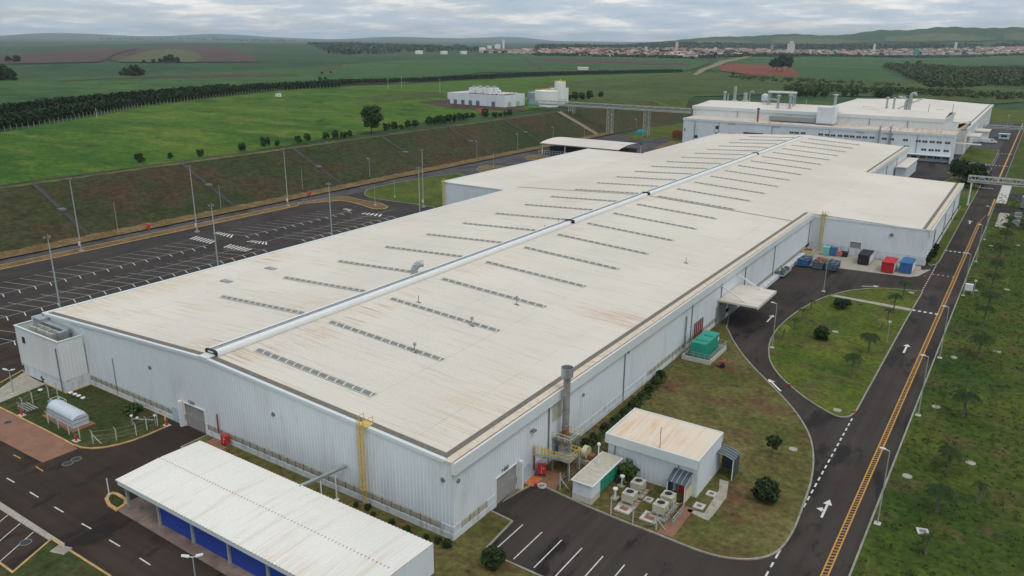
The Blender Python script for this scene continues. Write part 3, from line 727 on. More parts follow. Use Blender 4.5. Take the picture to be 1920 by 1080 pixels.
# --- walls: ribbed cladding above a rendered plinth
m = MB()
CZ = 1.75
def wallrun(m, p0, p1, n, zt, op=(), zb=CZ, **k):
    """cladding with openings (s0, s1, z_top)"""
    p0 = Vector(p0); p1 = Vector(p1); L = (p1-p0).length; d = (p1-p0)/L; s = 0
    ft = zt if callable(zt) else (lambda q: zt)
    for a, b, zo in sorted(op):
        if a > s: ribs(m, p0+d*s, p0+d*a, zb, (lambda q, s=s: ft(q+s)), n, **k)
        ribs(m, p0+d*a, p0+d*b, zo, (lambda q, a=a: ft(q+a)), n, **k); s = b
    if s < L: ribs(m, p0+d*s, p1, zb, (lambda q, s=s: ft(q+s)), n, **k)
G1 = (-92.4, -87.9)      # gate in the front wall
G2 = (65.4, 69.7)        # gate in the side wall
wallrun(m, (XL, YF), (XE, YF), (0, -1), lambda s: zroof(XL+s)-0.12, [(G1[0]-XL, G1[1]-XL, 3.6)])
wallrun(m, (XE, YF), (XE, 209.0), (1, 0), 8.9, [(G2[0]-YF, G2[1]-YF, 3.62)])
wallrun(m, (XE, 209.0), (XWR, 209.0), (0, -1), lambda s: zroof(XE+s)-0.1, [(35.3-27.5+2.3, 12.8, 3.7)], zb=2.0)
wallrun(m, (XWR, 209.0), (XWR, 288.5), (1, 0), 8.3, [], pitch=0.8)
wallrun(m, (XE, 288.5), (XE, YB), (1, 0), 8.9, [], pitch=0.8)
wallrun(m, (XWL, 190.0), (XL, 190.0), (0, -1), 9.35, [], zb=2.0)
m.split('wall_cladding', 'wall_white', hall, True)
m = MB()     # plain walls the camera does not face
m.box(XL+0.02, XL+0.1, YF+0.02, 190, 0, 9.35); m.box(XWL+0.0, XWL+0.1, 190.1, 286, 0, 9.35)
m.box(XWL+0.1, XL, 285.9, 286, 0, 9.35); m.box(XL+0.02, XL+0.1, 286.02, YB, 0, 9.35); m.box(XL+0.1, XE-0.1, YB-0.1, YB, 0, 9.3)
m.box(XE, XWR-0.1, 288.4, 288.5, 0, 8.6)
m.split('rear_wall', 'soffit_wall', hall, True)
m = MB()     # plinth band, 6 cm proud of the cladding line, broken at the gates
def plinth(m, x0, x1, y0, y1, z=0.86): m.box(x0, x1, y0, y1, 0, z)
for a, b in ((XL, G1[0]-0.3), (G1[1]+0.15, XE+0.12)): m.box(a, b, YF-0.12, YF+0.02, 0, 0.86)
for a, b in ((YF-0.12+0.14, G2[0]-0.1), (G2[1]+0.4, 209.0)): m.box(XE-0.02, XE+0.12, a, b, 0, 0.86)
m.box(XE+0.12, XWR+0.1, 208.88, 209.02, 0, 1.95); m.box(XWR-0.02, XWR+0.12, 209.02, 288.5, 0, 0.86)
m.box(XE-0.02, XE+0.12, 288.6, YB, 0, 0.86); m.box(XWL, XL, 189.88, 190.02, 0, 1.95)
# wall above the plinth where there is no louvre strip
for a, b in ((XL, -116.4), (-47.0, XE+0.10)): m.box(a, b, YF-0.08, YF+0.02, 0.86, CZ)
for a, b in ((YF+0.02, 58.7), (63.6, G2[0]), (G2[1], 107.5)): m.box(XE-0.02, XE+0.08, a, b, 0.86, CZ)
for a, b in ((G1[0]-2.5, G1[0]), (G1[1], G1[1]+0.5)): m.box(a, b, YF-0.08, YF+0.02, 0.86, CZ)
m.split('plinth', 'plinth', hall, True)
# louvre strips: each strip of windows is one part, with its frames
def louvres(p0, p1, n, parent, z0=0.86, z1=1.72, step=1.45):
    p0 = Vector(p0); p1 = Vector(p1); L = (p1-p0).length; d = (p1-p0)/L; n = Vector(n)
    k = max(1, round(L/step)); w = L/k; a = MB(); b = MB()
    for j in range(6):
        z = z0+0.03+(z1-z0-0.06)*j/5.6
        q0 = p0-n*0.03; q1 = p1-n*0.03; r0 = p0+n*0.03; r1 = p1+n*0.03
        a.quad((q0.x, q0.y, z+0.11), (r0.x, r0.y, z), (r1.x, r1.y, z), (q1.x, q1.y, z+0.11))
    for zz in (z0+0.22, z0+0.44, z0+0.66):
        q0 = p0+n*0.045; q1 = p1+n*0.045; b.bar((q0.x, q0.y, zz), (q1.x, q1.y, zz), 0.03)
    for i in range(k+1):
        c = p0+d*(w*i); c0 = c+n*0.055; a_ = c-n*0.02
        b.obox(((c0.x+a_.x)/2, (c0.y+a_.y)/2), 0.075, 0.075, 0, z0, z1)
    lo = a.build('louvre_strip', 'louvre', parent, True); lo.location = (0, 0, 0)
    fr = b.build('louvre_frame', 'frame_grey', parent, True); fr.parent = lo
for s in ((-116.4, G1[0]-2.5), (G1[1]+0.5, -47.0)): louvres((s[0], YF-0.02), (s[1], YF-0.02), (0, -1), hall)
for s in ((58.7, 63.6), (107.5, 138.5), (156.0, 206.0)): louvres((XE+0.02, s[0]), (XE+0.02, s[1]), (1, 0), hall)
# --- eaves: box gutter, cap and deep fascia
m = MB()
for x0, y0, y1, z in ((XE, YF-0.2, 209.3, 9.5), (XWR, 208.8, 288.7, 8.72), (XE, 288.7, YB, 9.5)):
    m.box(x0-1.75, x0-0.95, y0+0.8, y1-0.2, z+0.02, z+0.17)
for k in range(40):
    x0 = XL+0.8+(XR-XL-1.6)*k/40; x1 = XL+0.8+(XR-XL-1.6)*(k+1)/40
    for s in (-1, 1):
        a, b = XR+s*(XR-x0), XR+s*(XR-x1)
        a, b = min(a, b), max(a, b)
        m.add([(a, YF+0.35, zroof(a)+0.12), (b, YF+0.35, zroof(b)+0.12), (b, YF+1.15, zroof(b)+0.12), (a, YF+1.15, zroof(a)+0.12)], [(0, 1, 2, 3)])
m.box(XE+0.2, XWR-0.8, 209.15, 209.35, 8.8, 8.9) if False else None
m.split('gutter', 'gutter_brown', hall, True)
m = MB()
for x0, y0, y1, z in ((XE, YF-0.2, 209.3, 9.5), (XWR, 208.8, 288.7, 8.72), (XE, 288.7, YB, 9.5)):
    m.box(x0-0.95, x0+0.35, y0, y1, z+0.0, z+0.18)
m.split('eave_cap', 'beige_cap', hall, True)
m = MB()
for x0, y0, y1, z in ((XE, YF-0.2, 209.3, 9.5), (XWR, 208.8, 288.7, 8.72), (XE, 288.7, YB, 9.5)):
    m.box(x0+0.10, x0+0.17, y0+0.1, y1-0.1, z+0.181, z+0.22)
m.split('eave_joint', 'rust_line', hall, True)
m = MB()
for x0, y0, y1, z in ((XE, YF-0.25, 209.4, 9.5), (XWR, 208.7, 288.8, 8.72), (XE, 288.85, YB+0.1, 9.5)):
    m.box(x0+0.35, x0+0.55, y0, y1, z-1.15, z+0.24); m.box(x0+0.02, x0+0.35, y0, y1, z-1.15, z-1.05)
    m.box(x0+0.02, x0+0.35, y0, y0+0.08, z-1.05, z-0.001)
# left eave cap and gable flashing
m.box(XL-0.25, XL+0.35, YF-0.15, 189.9, 9.45, 9.66); m.box(XWL-0.25, XWL+0.3, 189.8, 286.1, 9.45, 9.66); m.box(XL-0.25, XL+0.3, 286.2, YB, 9.45, 9.66)
for k in range(2):
    x0, x1 = (XL+0.36, XR) if k == 0 else (XR, XE-0.96)
    m.add([(x0, YF-0.16, zroof(x0)-0.28), (x1, YF-0.16, zroof(x1)-0.28), (x1, YF-0.16, zroof(x1)+0.12), (x0, YF-0.16, zroof(x0)+0.12), (x0, YF+0.30, zroof(x0)+0.12), (x1, YF+0.30, zroof(x1)+0.12)], [(0, 1, 2, 3), (3, 2, 5, 4)])
m.box(XR-0.9, XR+0.9, YF-0.2, YF+1.3, ZR+0.10, ZR+0.22)
m.box(XWL, XL, 189.85, 190.1, 9.35, 9.6); m.box(XE+0.56, XWR-0.95, 208.85, 209.1, 8.6, 8.95)
m.split('fascia', 'flashing', hall, True)
# expansion joint across the roof
m = MB()
for a, b in ((XL, XR-1.6), (XR+1.6, XE-1.6)):
    m.add([(a, 196.2, zroof(a)+0.09), (b, 196.2, zroof(b)+0.09), (b, 196.55, zroof(b)+0.09), (a, 196.55, zroof(a)+0.09)], [(0, 1, 2, 3)])
m.split('expansion_joint', 'gutter_brown', hall, True)
# rust washed down from the gutter near the stack
# --- ridge ventilator in four lengths
for y0, y1 in ((58.8, 153.6), (155.2, 195.6), (197.2, 293.0), (294.8, 356.5)):
    m = MB()
    prof = [(1.14, 0.03), (1.16, 0.36), (1.08, 0.66), (0.90, 0.80), (0.45, 0.82)]
    for s in (-1, 1):
        vs = []
        for y in (y0, y1): vs += [(XR+s*x, y, ZR-0.02+z) for x, z in prof]
        n = len(prof); fs = [(i, i+1, n+i+1, n+i) for i in range(n-1)]
        m.add(vs, fs if s < 0 else [f[::-1] for f in fs], 0)
    m.box(XR-0.45, XR+0.45, y0, y1, ZR+0.66, ZR+0.74, 1)
    y = y0+1.5
    while y < y1-1: m.box(XR-0.45, XR+0.45, y, y+0.10, ZR+0.74, ZR+0.79, 1); y += 3.0
    rv = m.build('ridge_vent', ['white_paint', 'vent_grey'], hall, True)
    c = MB()
    for y, sg in ((y0, -1), (y1, 1)):
        P = [(XR+1.45*cos(t)*1.0, ZR+0.53+0.52*sin(t)) for t in np.linspace(0, 2*pi, 20, endpoint=False)]
        P = [(XR+math.copysign(abs(cos(t))**0.45, cos(t))*1.20, ZR+0.43+math.copysign(abs(sin(t))**0.6, sin(t))*0.43) for t in np.linspace(0, 2*pi, 24, endpoint=False)]
        a, b = sorted((y+sg*0.02, y+sg*0.24))
        c.add([(x, a, z) for x, z in P]+[(x, b, z) for x, z in P], [tuple(range(24)), tuple(range(47, 23, -1))]+[(i, 24+i, 24+(i+1) % 24, (i+1) % 24) for i in range(24)])
        if sg < 0: c.box(XR-0.55, XR+0.55, a-0.03, a-0.005, ZR+0.42, ZR+0.62, 1)
    for cc in c.split('end_cap', ['black_cap', 'white_paint'], hall, True): cc.parent = rv
# --- skylight strips
def skylight(x0, x1, y):
    a = MB(); b = MB(); k = 14; w = (x1-x0)/k
    for i in range(k):
        p, q = x0+w*i+0.13, x0+w*(i+1)-0.13
        for yy0, yy1, h0, h1 in ((y-0.43, y-0.15, 0.10, 0.28), (y-0.15, y+0.15, 0.28, 0.28), (y+0.15, y+0.43, 0.28, 0.10)):
            a.quad((p, yy0, zroof(p)+h0), (q, yy0, zroof(q)+h0), (q, yy1, zroof(q)+h1), (p, yy1, zroof(p)+h1))
    for i in range(k+1):
        p = x0+w*i
        for yy0, yy1, h0, h1 in ((y-0.49, y-0.15, 0.09, 0.30), (y-0.15, y+0.15, 0.30, 0.30), (y+0.15, y+0.49, 0.30, 0.09)):
            b.quad((p-0.14, yy0, zroof(p)+h0), (p+0.14, yy0, zroof(p)+h0), (p+0.14, yy1, zroof(p)+h1), (p-0.14, yy1, zroof(p)+h1))
    for s in (-1, 1):
        u, v = sorted((y+s*0.46, y+s*0.58))
        b.add([(x0-0.2, u, zroof(x0)+0.11), (x1+0.2, u, zroof(x1)+0.11), (x1+0.2, v, zroof(x1)+0.11), (x0-0.2, v, zroof(x0)+0.11)], [(0, 1, 2, 3)])
    o = a.build('skylight', 'skylight_grey', hall, True)
    r = b.build('skylight_frame', 'skylight_rib', hall, True); r.parent = o
for k in range(23):
    y = 63.5+13.42*k
    skylight(-83.3, -62.3, y)
    if k > 0: skylight(-109.2, -89.0, y+0.3)
# --- small grey roof hatches left
for px, py in ((425, 528), (508, 504)):
    p = G(px, py, 10.1); m = MB(); m.box(p.x-1.2, p.x+1.2, p.y-0.55, p.y+0.55, zroof(p.x)+0.02, zroof(p.x)+0.20); m.build('roof_hatch', 'vent_grey', hall, True)
# --- rain pipes
m = MB()
for y in (77.0, 98.7, 125.6, 140.7, 155, 176, 207.6):
    m.tube((XE+0.14, y, 0.1), (XE+0.14, y, 8.3), 0.09)
for y in (221.6, 245, 268, 287.5): m.tube((XWR+0.14, y, 0.1), (XWR+0.14, y, 7.5), 0.10)
for y in (300, 322, 345): m.tube((XE+0.14, y, 0.1), (XE+0.14, y, 8.3), 0.10)
m.tube((-109.2, YF-0.12, 0.3), (-109.2, YF-0.12, 6.3), 0.05)
m.split('rain_pipe', 'frame_grey', hall, True)
# --- gates
def gate(axis, a, b, plane, h, parent, n):
    m = MB(); P = lambda s, z, o: (s, plane+n*o, z) if axis == 'x' else (plane+n*o, s, z)
    k = 26
    for i in range(k):
        z0, z1 = h*i/k, h*(i+1)/k
        mi = 1 if 0.50 < (i+0.5)/k < 0.62 else 0
        vs = [P(a, z0, -0.12), P(b, z0, -0.12), P(b, z1, -0.16), P(a, z1, -0.16)]
        m.quad(*(vs if (axis == 'x') == (n < 0) else vs[::-1]), mi)
    d = m.build('roller_door', ['door_slats', 'vent_grey'], parent, True)
    f = MB()
    def bx(s0, s1, o0, o1, z0, z1):
        o0, o1 = sorted((plane+n*o0, plane+n*o1))
        f.box(s0, s1, o0, o1, z0, z1) if axis == 'x' else f.box(o0, o1, s0, s1, z0, z1)
    bx(a-0.14, a, -0.1, 0.12, 0, h+0.14); bx(b, b+0.14, -0.1, 0.12, 0, h+0.14); bx(a, b, -0.1, 0.12, h, h+0.14)
    o = f.build('door_frame', 'white_paint', parent, True); o.parent = d
    return d
gate('x', G1[0], G1[1], YF, 3.6, hall, -1); gate('y', G2[0], G2[1], XE, 3.6, hall, 1); gate('x', -35.3, -32.6, 209.0, 3.6, hall, -1)
m = MB()   # boxed duct columns beside the gates
m.box(-93.05, -92.6, YF-0.65, YF-0.12, 0, 3.9); m.box(XE+0.16, XE+0.7, 69.9, 70.3, 0, 3.9)
m.split('door_column', 'white_paint', hall, True)
m = MB(); m.box(-95.2, -93.6, YF-0.18, YF-0.125, 0.05, 2.3); m.box(XE+0.125, XE+0.18, 71.0, 72.5, 0.05, 2.3)
m.split('side_door', 'blue_door', hall, True)
def lettering(txt, loc, rot, size, parent):
    cu = bpy.data.curves.new('number', 'FONT'); cu.body = txt; cu.size = size; cu.extrude = 0.01; cu.align_x = 'CENTER'
    t = bpy.data.objects.new('tmp', cu); COL.objects.link(t)
    dg = bpy.context.evaluated_depsgraph_get(); me = bpy.data.meshes.new_from_object(t.evaluated_get(dg))
    bpy.data.objects.remove(t)
    me.materials.clear(); me.materials.append(MATS['number_paint'])
    o = bpy.data.objects.new('number_lettering', me); COL.objects.link(o); o.rotation_euler = rot
    o.location = Vector(loc)-Vector(parent.location); o.parent = parent; return o
lettering('1504', (-90.6, YF-0.09, 3.85), (pi/2, 0, 0), 0.75, hall)
lettering('1480', (XE+0.09, 67.2, 3.85), (pi/2, 0, pi/2), 0.75, hall)
# --- oval vents and lamps on the walls, hoses
m = MB()
for x, z in ((-99.6, 7.1), (-73.5, 7.2), (-46.6, 7.1)):
    m.tube((x, YF-0.02, z), (x, YF-0.14, z), 0.32, 0.26, 14)
for y, z in ((86.1, 6.2), (58.3, 7.0), (99.9, 7.8)):
    m.tube((XE+0.02, y, z), (XE+0.16, y, z), 0.28, 0.22, 12)
for y, z, s in ((73.0, 6.6, 0.35),): m.box(XE+0.07, XE+0.6, y-s, y+s, z-0.1, z+0.1)
m.tube((-26, 208.9, 6.6), (-26, 208.7, 6.6), 0.45, 0.4, 12)
m.split('wall_vent', 'frame_grey', hall, True)
m = MB(); m.box(XE+0.07, XE+0.13, 78.0, 80.2, 5.6, 7.9); m.build('wall_panel', 'louvre', hall, True)
m = MB(); m.tube((-84.9, YF-0.22, 1.3), (-84.9, YF-0.22, 4.0), 0.10); m.tube((XE+0.25, 73.4, 1.0), (XE+0.25, 73.4, 4.3), 0.11)
m.split('fire_pipe', 'red_brown', hall, True)
m = MB()
for i in range(5):
    y = 126.9+i*0.95
    m.tube((XE+0.35, y, 0.6), (XE+0.35, y, 4.2), 0.14); m.tube((XE+0.35, y, 0.6), (XE+1.6, y, 0.5), 0.13); m.tube((XE+1.6, y, 0.15), (XE+1.6, y, 0.85), 0.16)
m.tube((XE+1.0, 126.4, 0.5), (XE+1.0, 131.4, 0.5), 0.12)
m.build('sprinkler_riser', 'red_brown', hall, True)
m = MB(); m.tube((XE+0.3, 122.6, 0.6), (XE+0.3, 122.6, 6.8), 0.16); m.build('steel_pipe', 'galvanised', hall, True)
# entrance canopy on the side wall, hung from two white rods
m = MB(); m.box(XE+0.2, XE+7.6, 139.0, 151.0, 4.9, 5.25); m.box(XE+7.6, XE+7.7, 138.95, 151.05, 4.7, 5.3)
cp = m.build('canopy', 'roof_far', hall, True)
m = MB()
for y in (140.3, 149.8): m.bar((XE+0.1, y, 7.7), (XE+5.0, y, 5.25), 0.22)

for r in m.split('hanger_rod', 'white_paint', hall, True): r.parent = cp
m = MB()
for y in (141.5, 148.5): m.box(XE+0.1, XE+0.25, y-3.0 if y < 145 else y-2.6, y+2.6, 0, 3.9)
m.split('dock_door', 'galvanised', hall, True)
# dock beyond the canopy: concrete ledge and steel dock levellers
m = MB(); m.box(XE+0.12, XE+1.2, 157, 205, 0, 0.84); m.build('dock_ledge', 'plinth', hall, True)
# annexe at the far end of the right wall (duct bridge and stair top)
m = MB(); m.box(XE+0.6, XE+4.8, 340, 371.5, 5.0, 5.3); m.split('side_gallery', 'roof_far', hall, True)
m = MB(); m.box(XE+0.6, XE+4.4, 341, 371, 0.03, 4.95); m.build('side_gallery_wall', 'soffit_wall', hall, True)

# --- plant room box at the left corner
BX0, BX1, BY0, BZ = -129.6, -116.7, 53.5, 8.3
m = MB()
wallrun(m, (BX0, BY0), (BX1, BY0), (0, -1), BZ, zb=2.0); wallrun(m, (BX1, BY0), (BX1, YF-0.2), (1, 0), BZ, zb=2.0)
m.box(BX0-0.05, BX0+0.1, BY0+0.02, 66.0, 1.5, BZ)
m.split('plant_room_wall', 'wall_side', hall, True)
m = MB(); m.box(BX0+0.6, BX1-0.02, BY0+0.04, YF-0.13, 0, 2.1); m.build('plant_room_base', 'plinth', hall, True)
m = MB()
m.box(BX0+0.11, BX1-0.08, BY0+0.1, YF-0.2, 6.9, 7.0); m.build('plant_room_deck', 'dark_opening', hall, True)
m = MB()
m.box(BX0-0.08, BX1+0.12, BY0-0.12, BY0+0.15, BZ, BZ+0.12); m.box(BX1-0.15, BX1+0.12, BY0+0.16, YF-0.2, BZ, BZ+0.12); m.box(BX0-0.08, BX0+0.2, BY0+0.16, 60, BZ, BZ+0.12)
m.split('plant_room_coping', 'flashing', hall, True)
m = MB(); m.box(-127.6, -126.9, BY0-0.12, BY0-0.03, 5.9, 6.9); m.build('plant_room_window', 'dark_opening', hall, True)
m = MB(); m.tube((-117.4, BY0-0.15, 0.1), (-117.4, BY0-0.15, 7.2), 0.09); m.split('rain_pipe', 'frame_grey', hall, True)
# air handlers standing on the plant deck
for i in range(3):
    t = thing('air_handler', ['grey air handler unit, leftmost on the plant room deck', 'grey air handler unit in the middle of the plant room deck', 'grey air handler unit, rightmost on the plant room deck by the duct'][i], 'air handler', (-125.3+2.3*i, 54.9, 7.0), 0, 'air handlers on the plant deck')
    m = MB(); m.box(-1.05, 1.05, -0.7, 0.7, 0.1, 1.75); m.build('casing', 'galv_dirty', t)
    m = MB(); m.lathe((-0.45, 0, 1.75), [(0.36, 0), (0.36, 0.12), (0.30, 0.12)], 14); m.lathe((0.45, 0, 1.75), [(0.36, 0), (0.36, 0.12), (0.30, 0.12)], 14); m.build('fan_cowl', 'frame_grey', t)
    m = MB()
    for j in range(4): m.box(-0.95+0.5*j, -0.55+0.5*j, -0.74, -0.705, 0.35, 1.6)
    m.build('filter_panel', 'louvre', t)
t = thing('air_duct', 'galvanised air duct elbow dropping beside the white plant room wall', 'duct', (-127.5, 57.0, 8.4))
m = MB(); m.box(-0.8, 1.4, -1.2, 0.2, -0.4, 0.9); m.box(1.4, 8.0, -0.9, 0.1, -0.2, 0.5); m.obox((8.3, -1.3), 0.6, 1.6, 0.2, -1.4, 0.5); m.build('duct_run', 'galvanised', t)
m = MB(); m.box(-0.95, -0.81, -1.3, 0.3, -0.5, 1.0); m.build('duct_flange', 'flashing', t)

# ================================================================== FAR PROCESS BUILDING (three joined volumes)
far = thing('process_building', 'long three-level white process building with rows of dark windows at the far end', 'factory building', (-95, 405, 0))
FY = 405.0
m = MB()
ribs(m, (-159, FY), (-31.5, FY), 0.0, 11.6, (0, -1), 1.2, 0.06)
m.box(-159, -158.9, FY+0.02, 421, 0, 12.2); m.box(-31.6, -31.5, FY+0.02, 421, 0, 11.9)
m.split('low_wing_wall', 'wall_white', far, True)
m = MB(); m.box(-159.4, -31.1, FY-0.25, FY, 11.5, 12.6); m.box(-31.5, -31.05, FY+0.01, 421, 11.9, 12.6); m.box(-159.4, -159.05, FY+0.01, 421, 12.2, 12.6)
m.build('low_wing_fascia', 'flashing', far, True)
m = MB(); m.add([(-159, FY, 12.45), (-31.6, FY, 12.45), (-31.6, 421, 13.0), (-159, 421, 13.0)], [(0, 1, 2, 3)]); m.build('low_wing_roof', 'roof_low', far, True)
m = MB(); ribs(m, (-160.3, 421), (-38.2, 421), 12.9, 16.6, (0, -1), 1.2, 0.06)
m.box(-38.2, -38.1, 421, 470, 0, 17.5); m.box(-160.3, -160.2, 421, 470, 0, 17.5); m.box(-160.1, -38.3, 469.8, 470, 0, 17.5)
m.box(-38.05, -31.8, 421.2, 421.4, 0, 16.5)
m.split('high_wing_wall', 'wall_side', far, True)
m = MB(); m.box(-160.8, -37.6, 420.6, 420.99, 16.3, 17.9); m.box(-38.0, -37.6, 421.0, 470, 16.5, 18.0); m.box(-160.8, -160.4, 421.0, 470, 16.5, 18.0)
m.build('high_wing_fascia', 'flashing', far, True)
m = MB(); m.add([(-160.4, 420.7, 17.85), (-38.0, 420.7, 17.85), (-38.0, 447, 19.4), (-160.4, 447, 19.4), (-38.0, 470, 17.9), (-160.4, 470, 17.9)], [(0, 1, 2, 3), (3, 2, 4, 5)])
m.build('high_wing_roof', 'roof_far', far, True)
# rear hall
m = MB()
m.add([(-115, 470.2, 12.2), (-72, 470.2, 14.3), (-72, 628, 14.3), (-115, 628, 12.2), (-29.5, 470.2, 12.2), (-29.5, 628, 12.2)], [(0, 1, 2, 3), (1, 4, 5, 2)])
m.build('rear_hall_roof', 'roof_far', far, True)
m = MB(); m.box(-29.8, -29.4, 440, 628, 0, 11.4); m.box(-115, -29.9, 627.8, 628, 0, 12); m.box(-37.4, -29.9, 440, 440.2, 0, 11.4)
m.split('rear_hall_wall', 'wall_side', far, True)
m = MB(); m.box(-29.39, -28.8, 440, 628.4, 11.0, 12.5); m.box(-115.3, -30.3, 628.01, 628.4, 11.5, 12.5); m.split('rear_hall_fascia', 'flashing', far, True)
m = MB(); m.box(-31.0, -30.3, 470.5, 627, 12.31, 12.36); m.build('gutter', 'gutter_brown', far, True)
m = MB(); m.box(-72.5, -71.5, 471, 628, 14.25, 14.6); m.build('ridge_cap', 'vent_grey', far, True)
for i in range(8):
    m = MB(); x = -100+i*8.0; y = 500+(i*37) % 60
    m.box(x-2.4, x+2.4, y-0.8, y+0.8, 13.2, 14.0); m.build('roof_skylight', 'white_paint', far, True)
# vertical joints and rain pipes
m = MB()
for x in (-152.5, -139.5, -112, -84.5, -57.0, -46): m.tube((x, FY-0.15, 0.1), (x, FY-0.15, 11.5), 0.11)
for x in (-135.5, -108, -70, -53): m.tube((x, 420.8, 13), (x, 420.8, 16.3), 0.13)
m.split('rain_pipe', 'frame_grey', far, True)
# windows: pixels of the window rows found on the facade plane
def win(px, py, w=1.12, h=0.95, n=2):
    p = onY(px, py, FY); o = MB()
    for k in range(n): o.box(p.x-w+k*(2*w/n)+0.08, p.x-w+(k+1)*(2*w/n)-0.08, FY-0.10, FY-0.07, p.z-h/2, p.z+h/2)
    f = MB(); f.box(p.x-w-0.06, p.x+w+0.06, FY-0.069, FY-0.061, p.z-h/2-0.1, p.z+h/2+0.1)
    w_ = o.build('window', 'window_glass', far, True); q = f.build('window_frame', 'white_paint', far, True); q.parent = w_
for px, py in ((1484.5, 248.5), (1494, 249), (1506, 249.5), (1539, 252), (1551, 253), (1562, 254), (1575, 254.5), (1587, 255), (1598, 256), (1610, 257), (1622, 257.5), (1635, 258), (1658, 260), (1672, 261), (1698, 262.5),
               (1722, 264.5), (1734, 265.5), (1748, 266), (1761, 267), (1777, 268), (1732, 280.5), (1746, 281.5), (1758, 282), (1774, 283), (1700, 275), (1714, 294), (1730, 294.5), (1744, 295), (1757, 295.8), (1773, 296)): win(px, py)
m = MB()
for px, py, w, h in ((1345, 239, .9, .8), (1344, 251, .9, .7), (1305, 256, .9, .7), (1284, 243, .3, .7), (1412, 252.5, 5.0, 1.0)):
    p = onY(px, py, FY); m.box(p.x-w, p.x+w, FY-0.1, FY-0.07, p.z-h, p.z+h)
m.split('wall_hatch', 'dark_opening', far, True)
m = MB()
for px, py in ((1372, 232), (1456, 237), (1613, 247), (1667, 250), (1371, 250.5), (1454, 255), (1567, 264), (1614, 268)):
    p = onY(px, py, FY); m.box(p.x-1.9, p.x+1.9, FY-0.12, FY-0.07, p.z-0.5, p.z+0.4)
m.split('wall_louvre', 'louvre', far, True)
# awning along the ground floor, stair tower and wall ducts
m = MB(); m.box(-53.5, -31.4, FY-4.0, FY-0.1, 3.0, 3.3); m.box(-31.4, -31.2, FY-4.1, FY, 0, 3.6); m.split('awning', 'flashing', far, True)
m = MB()
for x in (-62.2, -57.6):
    m.tube((x, FY-0.6, 4.5), (x, FY-0.6, 14.2), 0.33, n=10); m.tube((x, FY-0.6, 14.2), (x, FY+2.4, 15.2), 0.33, n=10)
m.split('wall_duct', 'galvanised', far, True)
m = MB(); m.box(-93.5, -84.8, 411.5, 420.2, 13.0, 13.3)
m.box(-116.5, -93.6, 413.5, 418, 13.3, 15.5); m.split('roof_grille', 'vent_grey', far, True)
m = MB(); m.box(-93.2, -86.4, 412.9, 420.5, 13.41, 21.2); m.box(-86.39, -85.0, 413.2, 420.4, 12.9, 21.6); m.build('roof_tower', 'wall_white', far, True)
m = MB(); m.box(-94, -85, 421.5, 427, 19.2, 19.5); m.build('tower_link', 'roof_far', far, True)
m = MB()
for px, py in ((1361, 218), (1481, 226), (1598, 232), (1650, 236)):
    p = G(px, py, 12.8); m.box(p.x-1.3, p.x+1.3, p.y-0.5, p.y+0.5, 12.6, 13.3)
m.split('roof_hatch', 'dark_opening', far, True)
# east side: loading equipment
m = MB()
m.box(-29.3, -24, 452, 470, 7.4, 7.9); m.box(-37, -21.5, 424, 427, 6.6, 7.0); m.box(-29.3, -22.5, 500, 516, 5.6, 6.2)
m.split('side_awning', 'roof_far', far, True)
m = MB(); m.box(-29.3, -23.2, 500.5, 515.5, 0.1, 5.5); m.build('side_block', 'wall_white', far, True)
m = MB()
for i in range(7):
    y = 428+i*5.6; m.bar((-37.5, y, 8), (-30, y+3, 13.5), 0.25); m.bar((-30.2, y, 6), (-30.2, y, 13), 0.2)
m.bar((-37.4, 428, 14), (-29.6, 466, 14), 0.4); m.bar((-37.4, 428, 11), (-29.6, 466, 11), 0.4); m.box(-36.5, -32.5, 436, 442, 7.2, 12.2)
m.split('pipe_platform', 'beige_cap', far, True)

# roof stacks: each a thing standing on the roof
def roof_stack(label, px, pyb, h, r, z, kind='mushroom', mat='galvanised'):
    p = G(px, pyb, z)
    t = thing('roof_stack', label, 'exhaust stack', (p.x, p.y, z), 0, 'stacks on the process building roof')
    m = MB(); m.tube((0, 0, -0.2), (0, 0, h), r, n=12); m.build('stack_pipe', mat, t)
    m = MB(); m.lathe((0, 0, 0), [(r*2.0, 0), (r*2.0, 0.15), (r*1.2, 0.7)], 12); m.build('stack_base', 'galv_dirty', t)
    m = MB()
    if kind == 'mushroom': m.lathe((0, 0, h-0.5), [(r, 0), (r*1.7, 0.2), (r*1.7, 0.9), (r*1.0, 1.2)], 14); m.build('stack_cowl', mat, t)
    elif kind == 'gooseneck':
        a = [(1.1-1.1*cos(u), 0, h+1.1*sin(u)) for u in np.linspace(0, pi, 8)]; m.path(a, r, 10); m.build('stack_cowl', mat, t)
    elif kind == 'hat': m.lathe((0, 0, h+0.2), [(r*2.2, 0), (r*2.0, 0.25), (0.1, 0.6)], 14); m.build('stack_cowl', mat, t)
    return t
roof_stack('short fat grey exhaust stack with round cowl, leftmost on the far roof', 1358, 191, 5.2, 0.65, 18.6)
roof_stack('thin grey exhaust pipe just right of the leftmost roof stack', 1364.5, 190, 4.4, 0.33, 18.6, None)
roof_stack('tall plain grey exhaust stack, the tallest near the left roof end', 1377, 189, 8.2, 0.85, 18.8, None)
roof_stack('wide pale exhaust stack beside a bent grey pipe on the far roof', 1397, 190, 4.8, 1.1, 18.9, None)
roof_stack('grey bent pipe with hooked top beside the wide pale stack', 1405, 190, 4.6, 0.28, 18.9, 'gooseneck')
roof_stack('grey mushroom-topped stack in front of the white roof frame', 1458, 203, 6.2, 0.62, 18.3)
roof_stack('grey mushroom-topped stack under the right end of the white roof frame', 1480, 204, 6.6, 0.62, 18.3)
roof_stack('tall capped grey stack rising behind the white square roof tower', 1565, 199, 5.6, 0.75, 18.6, 'hat')
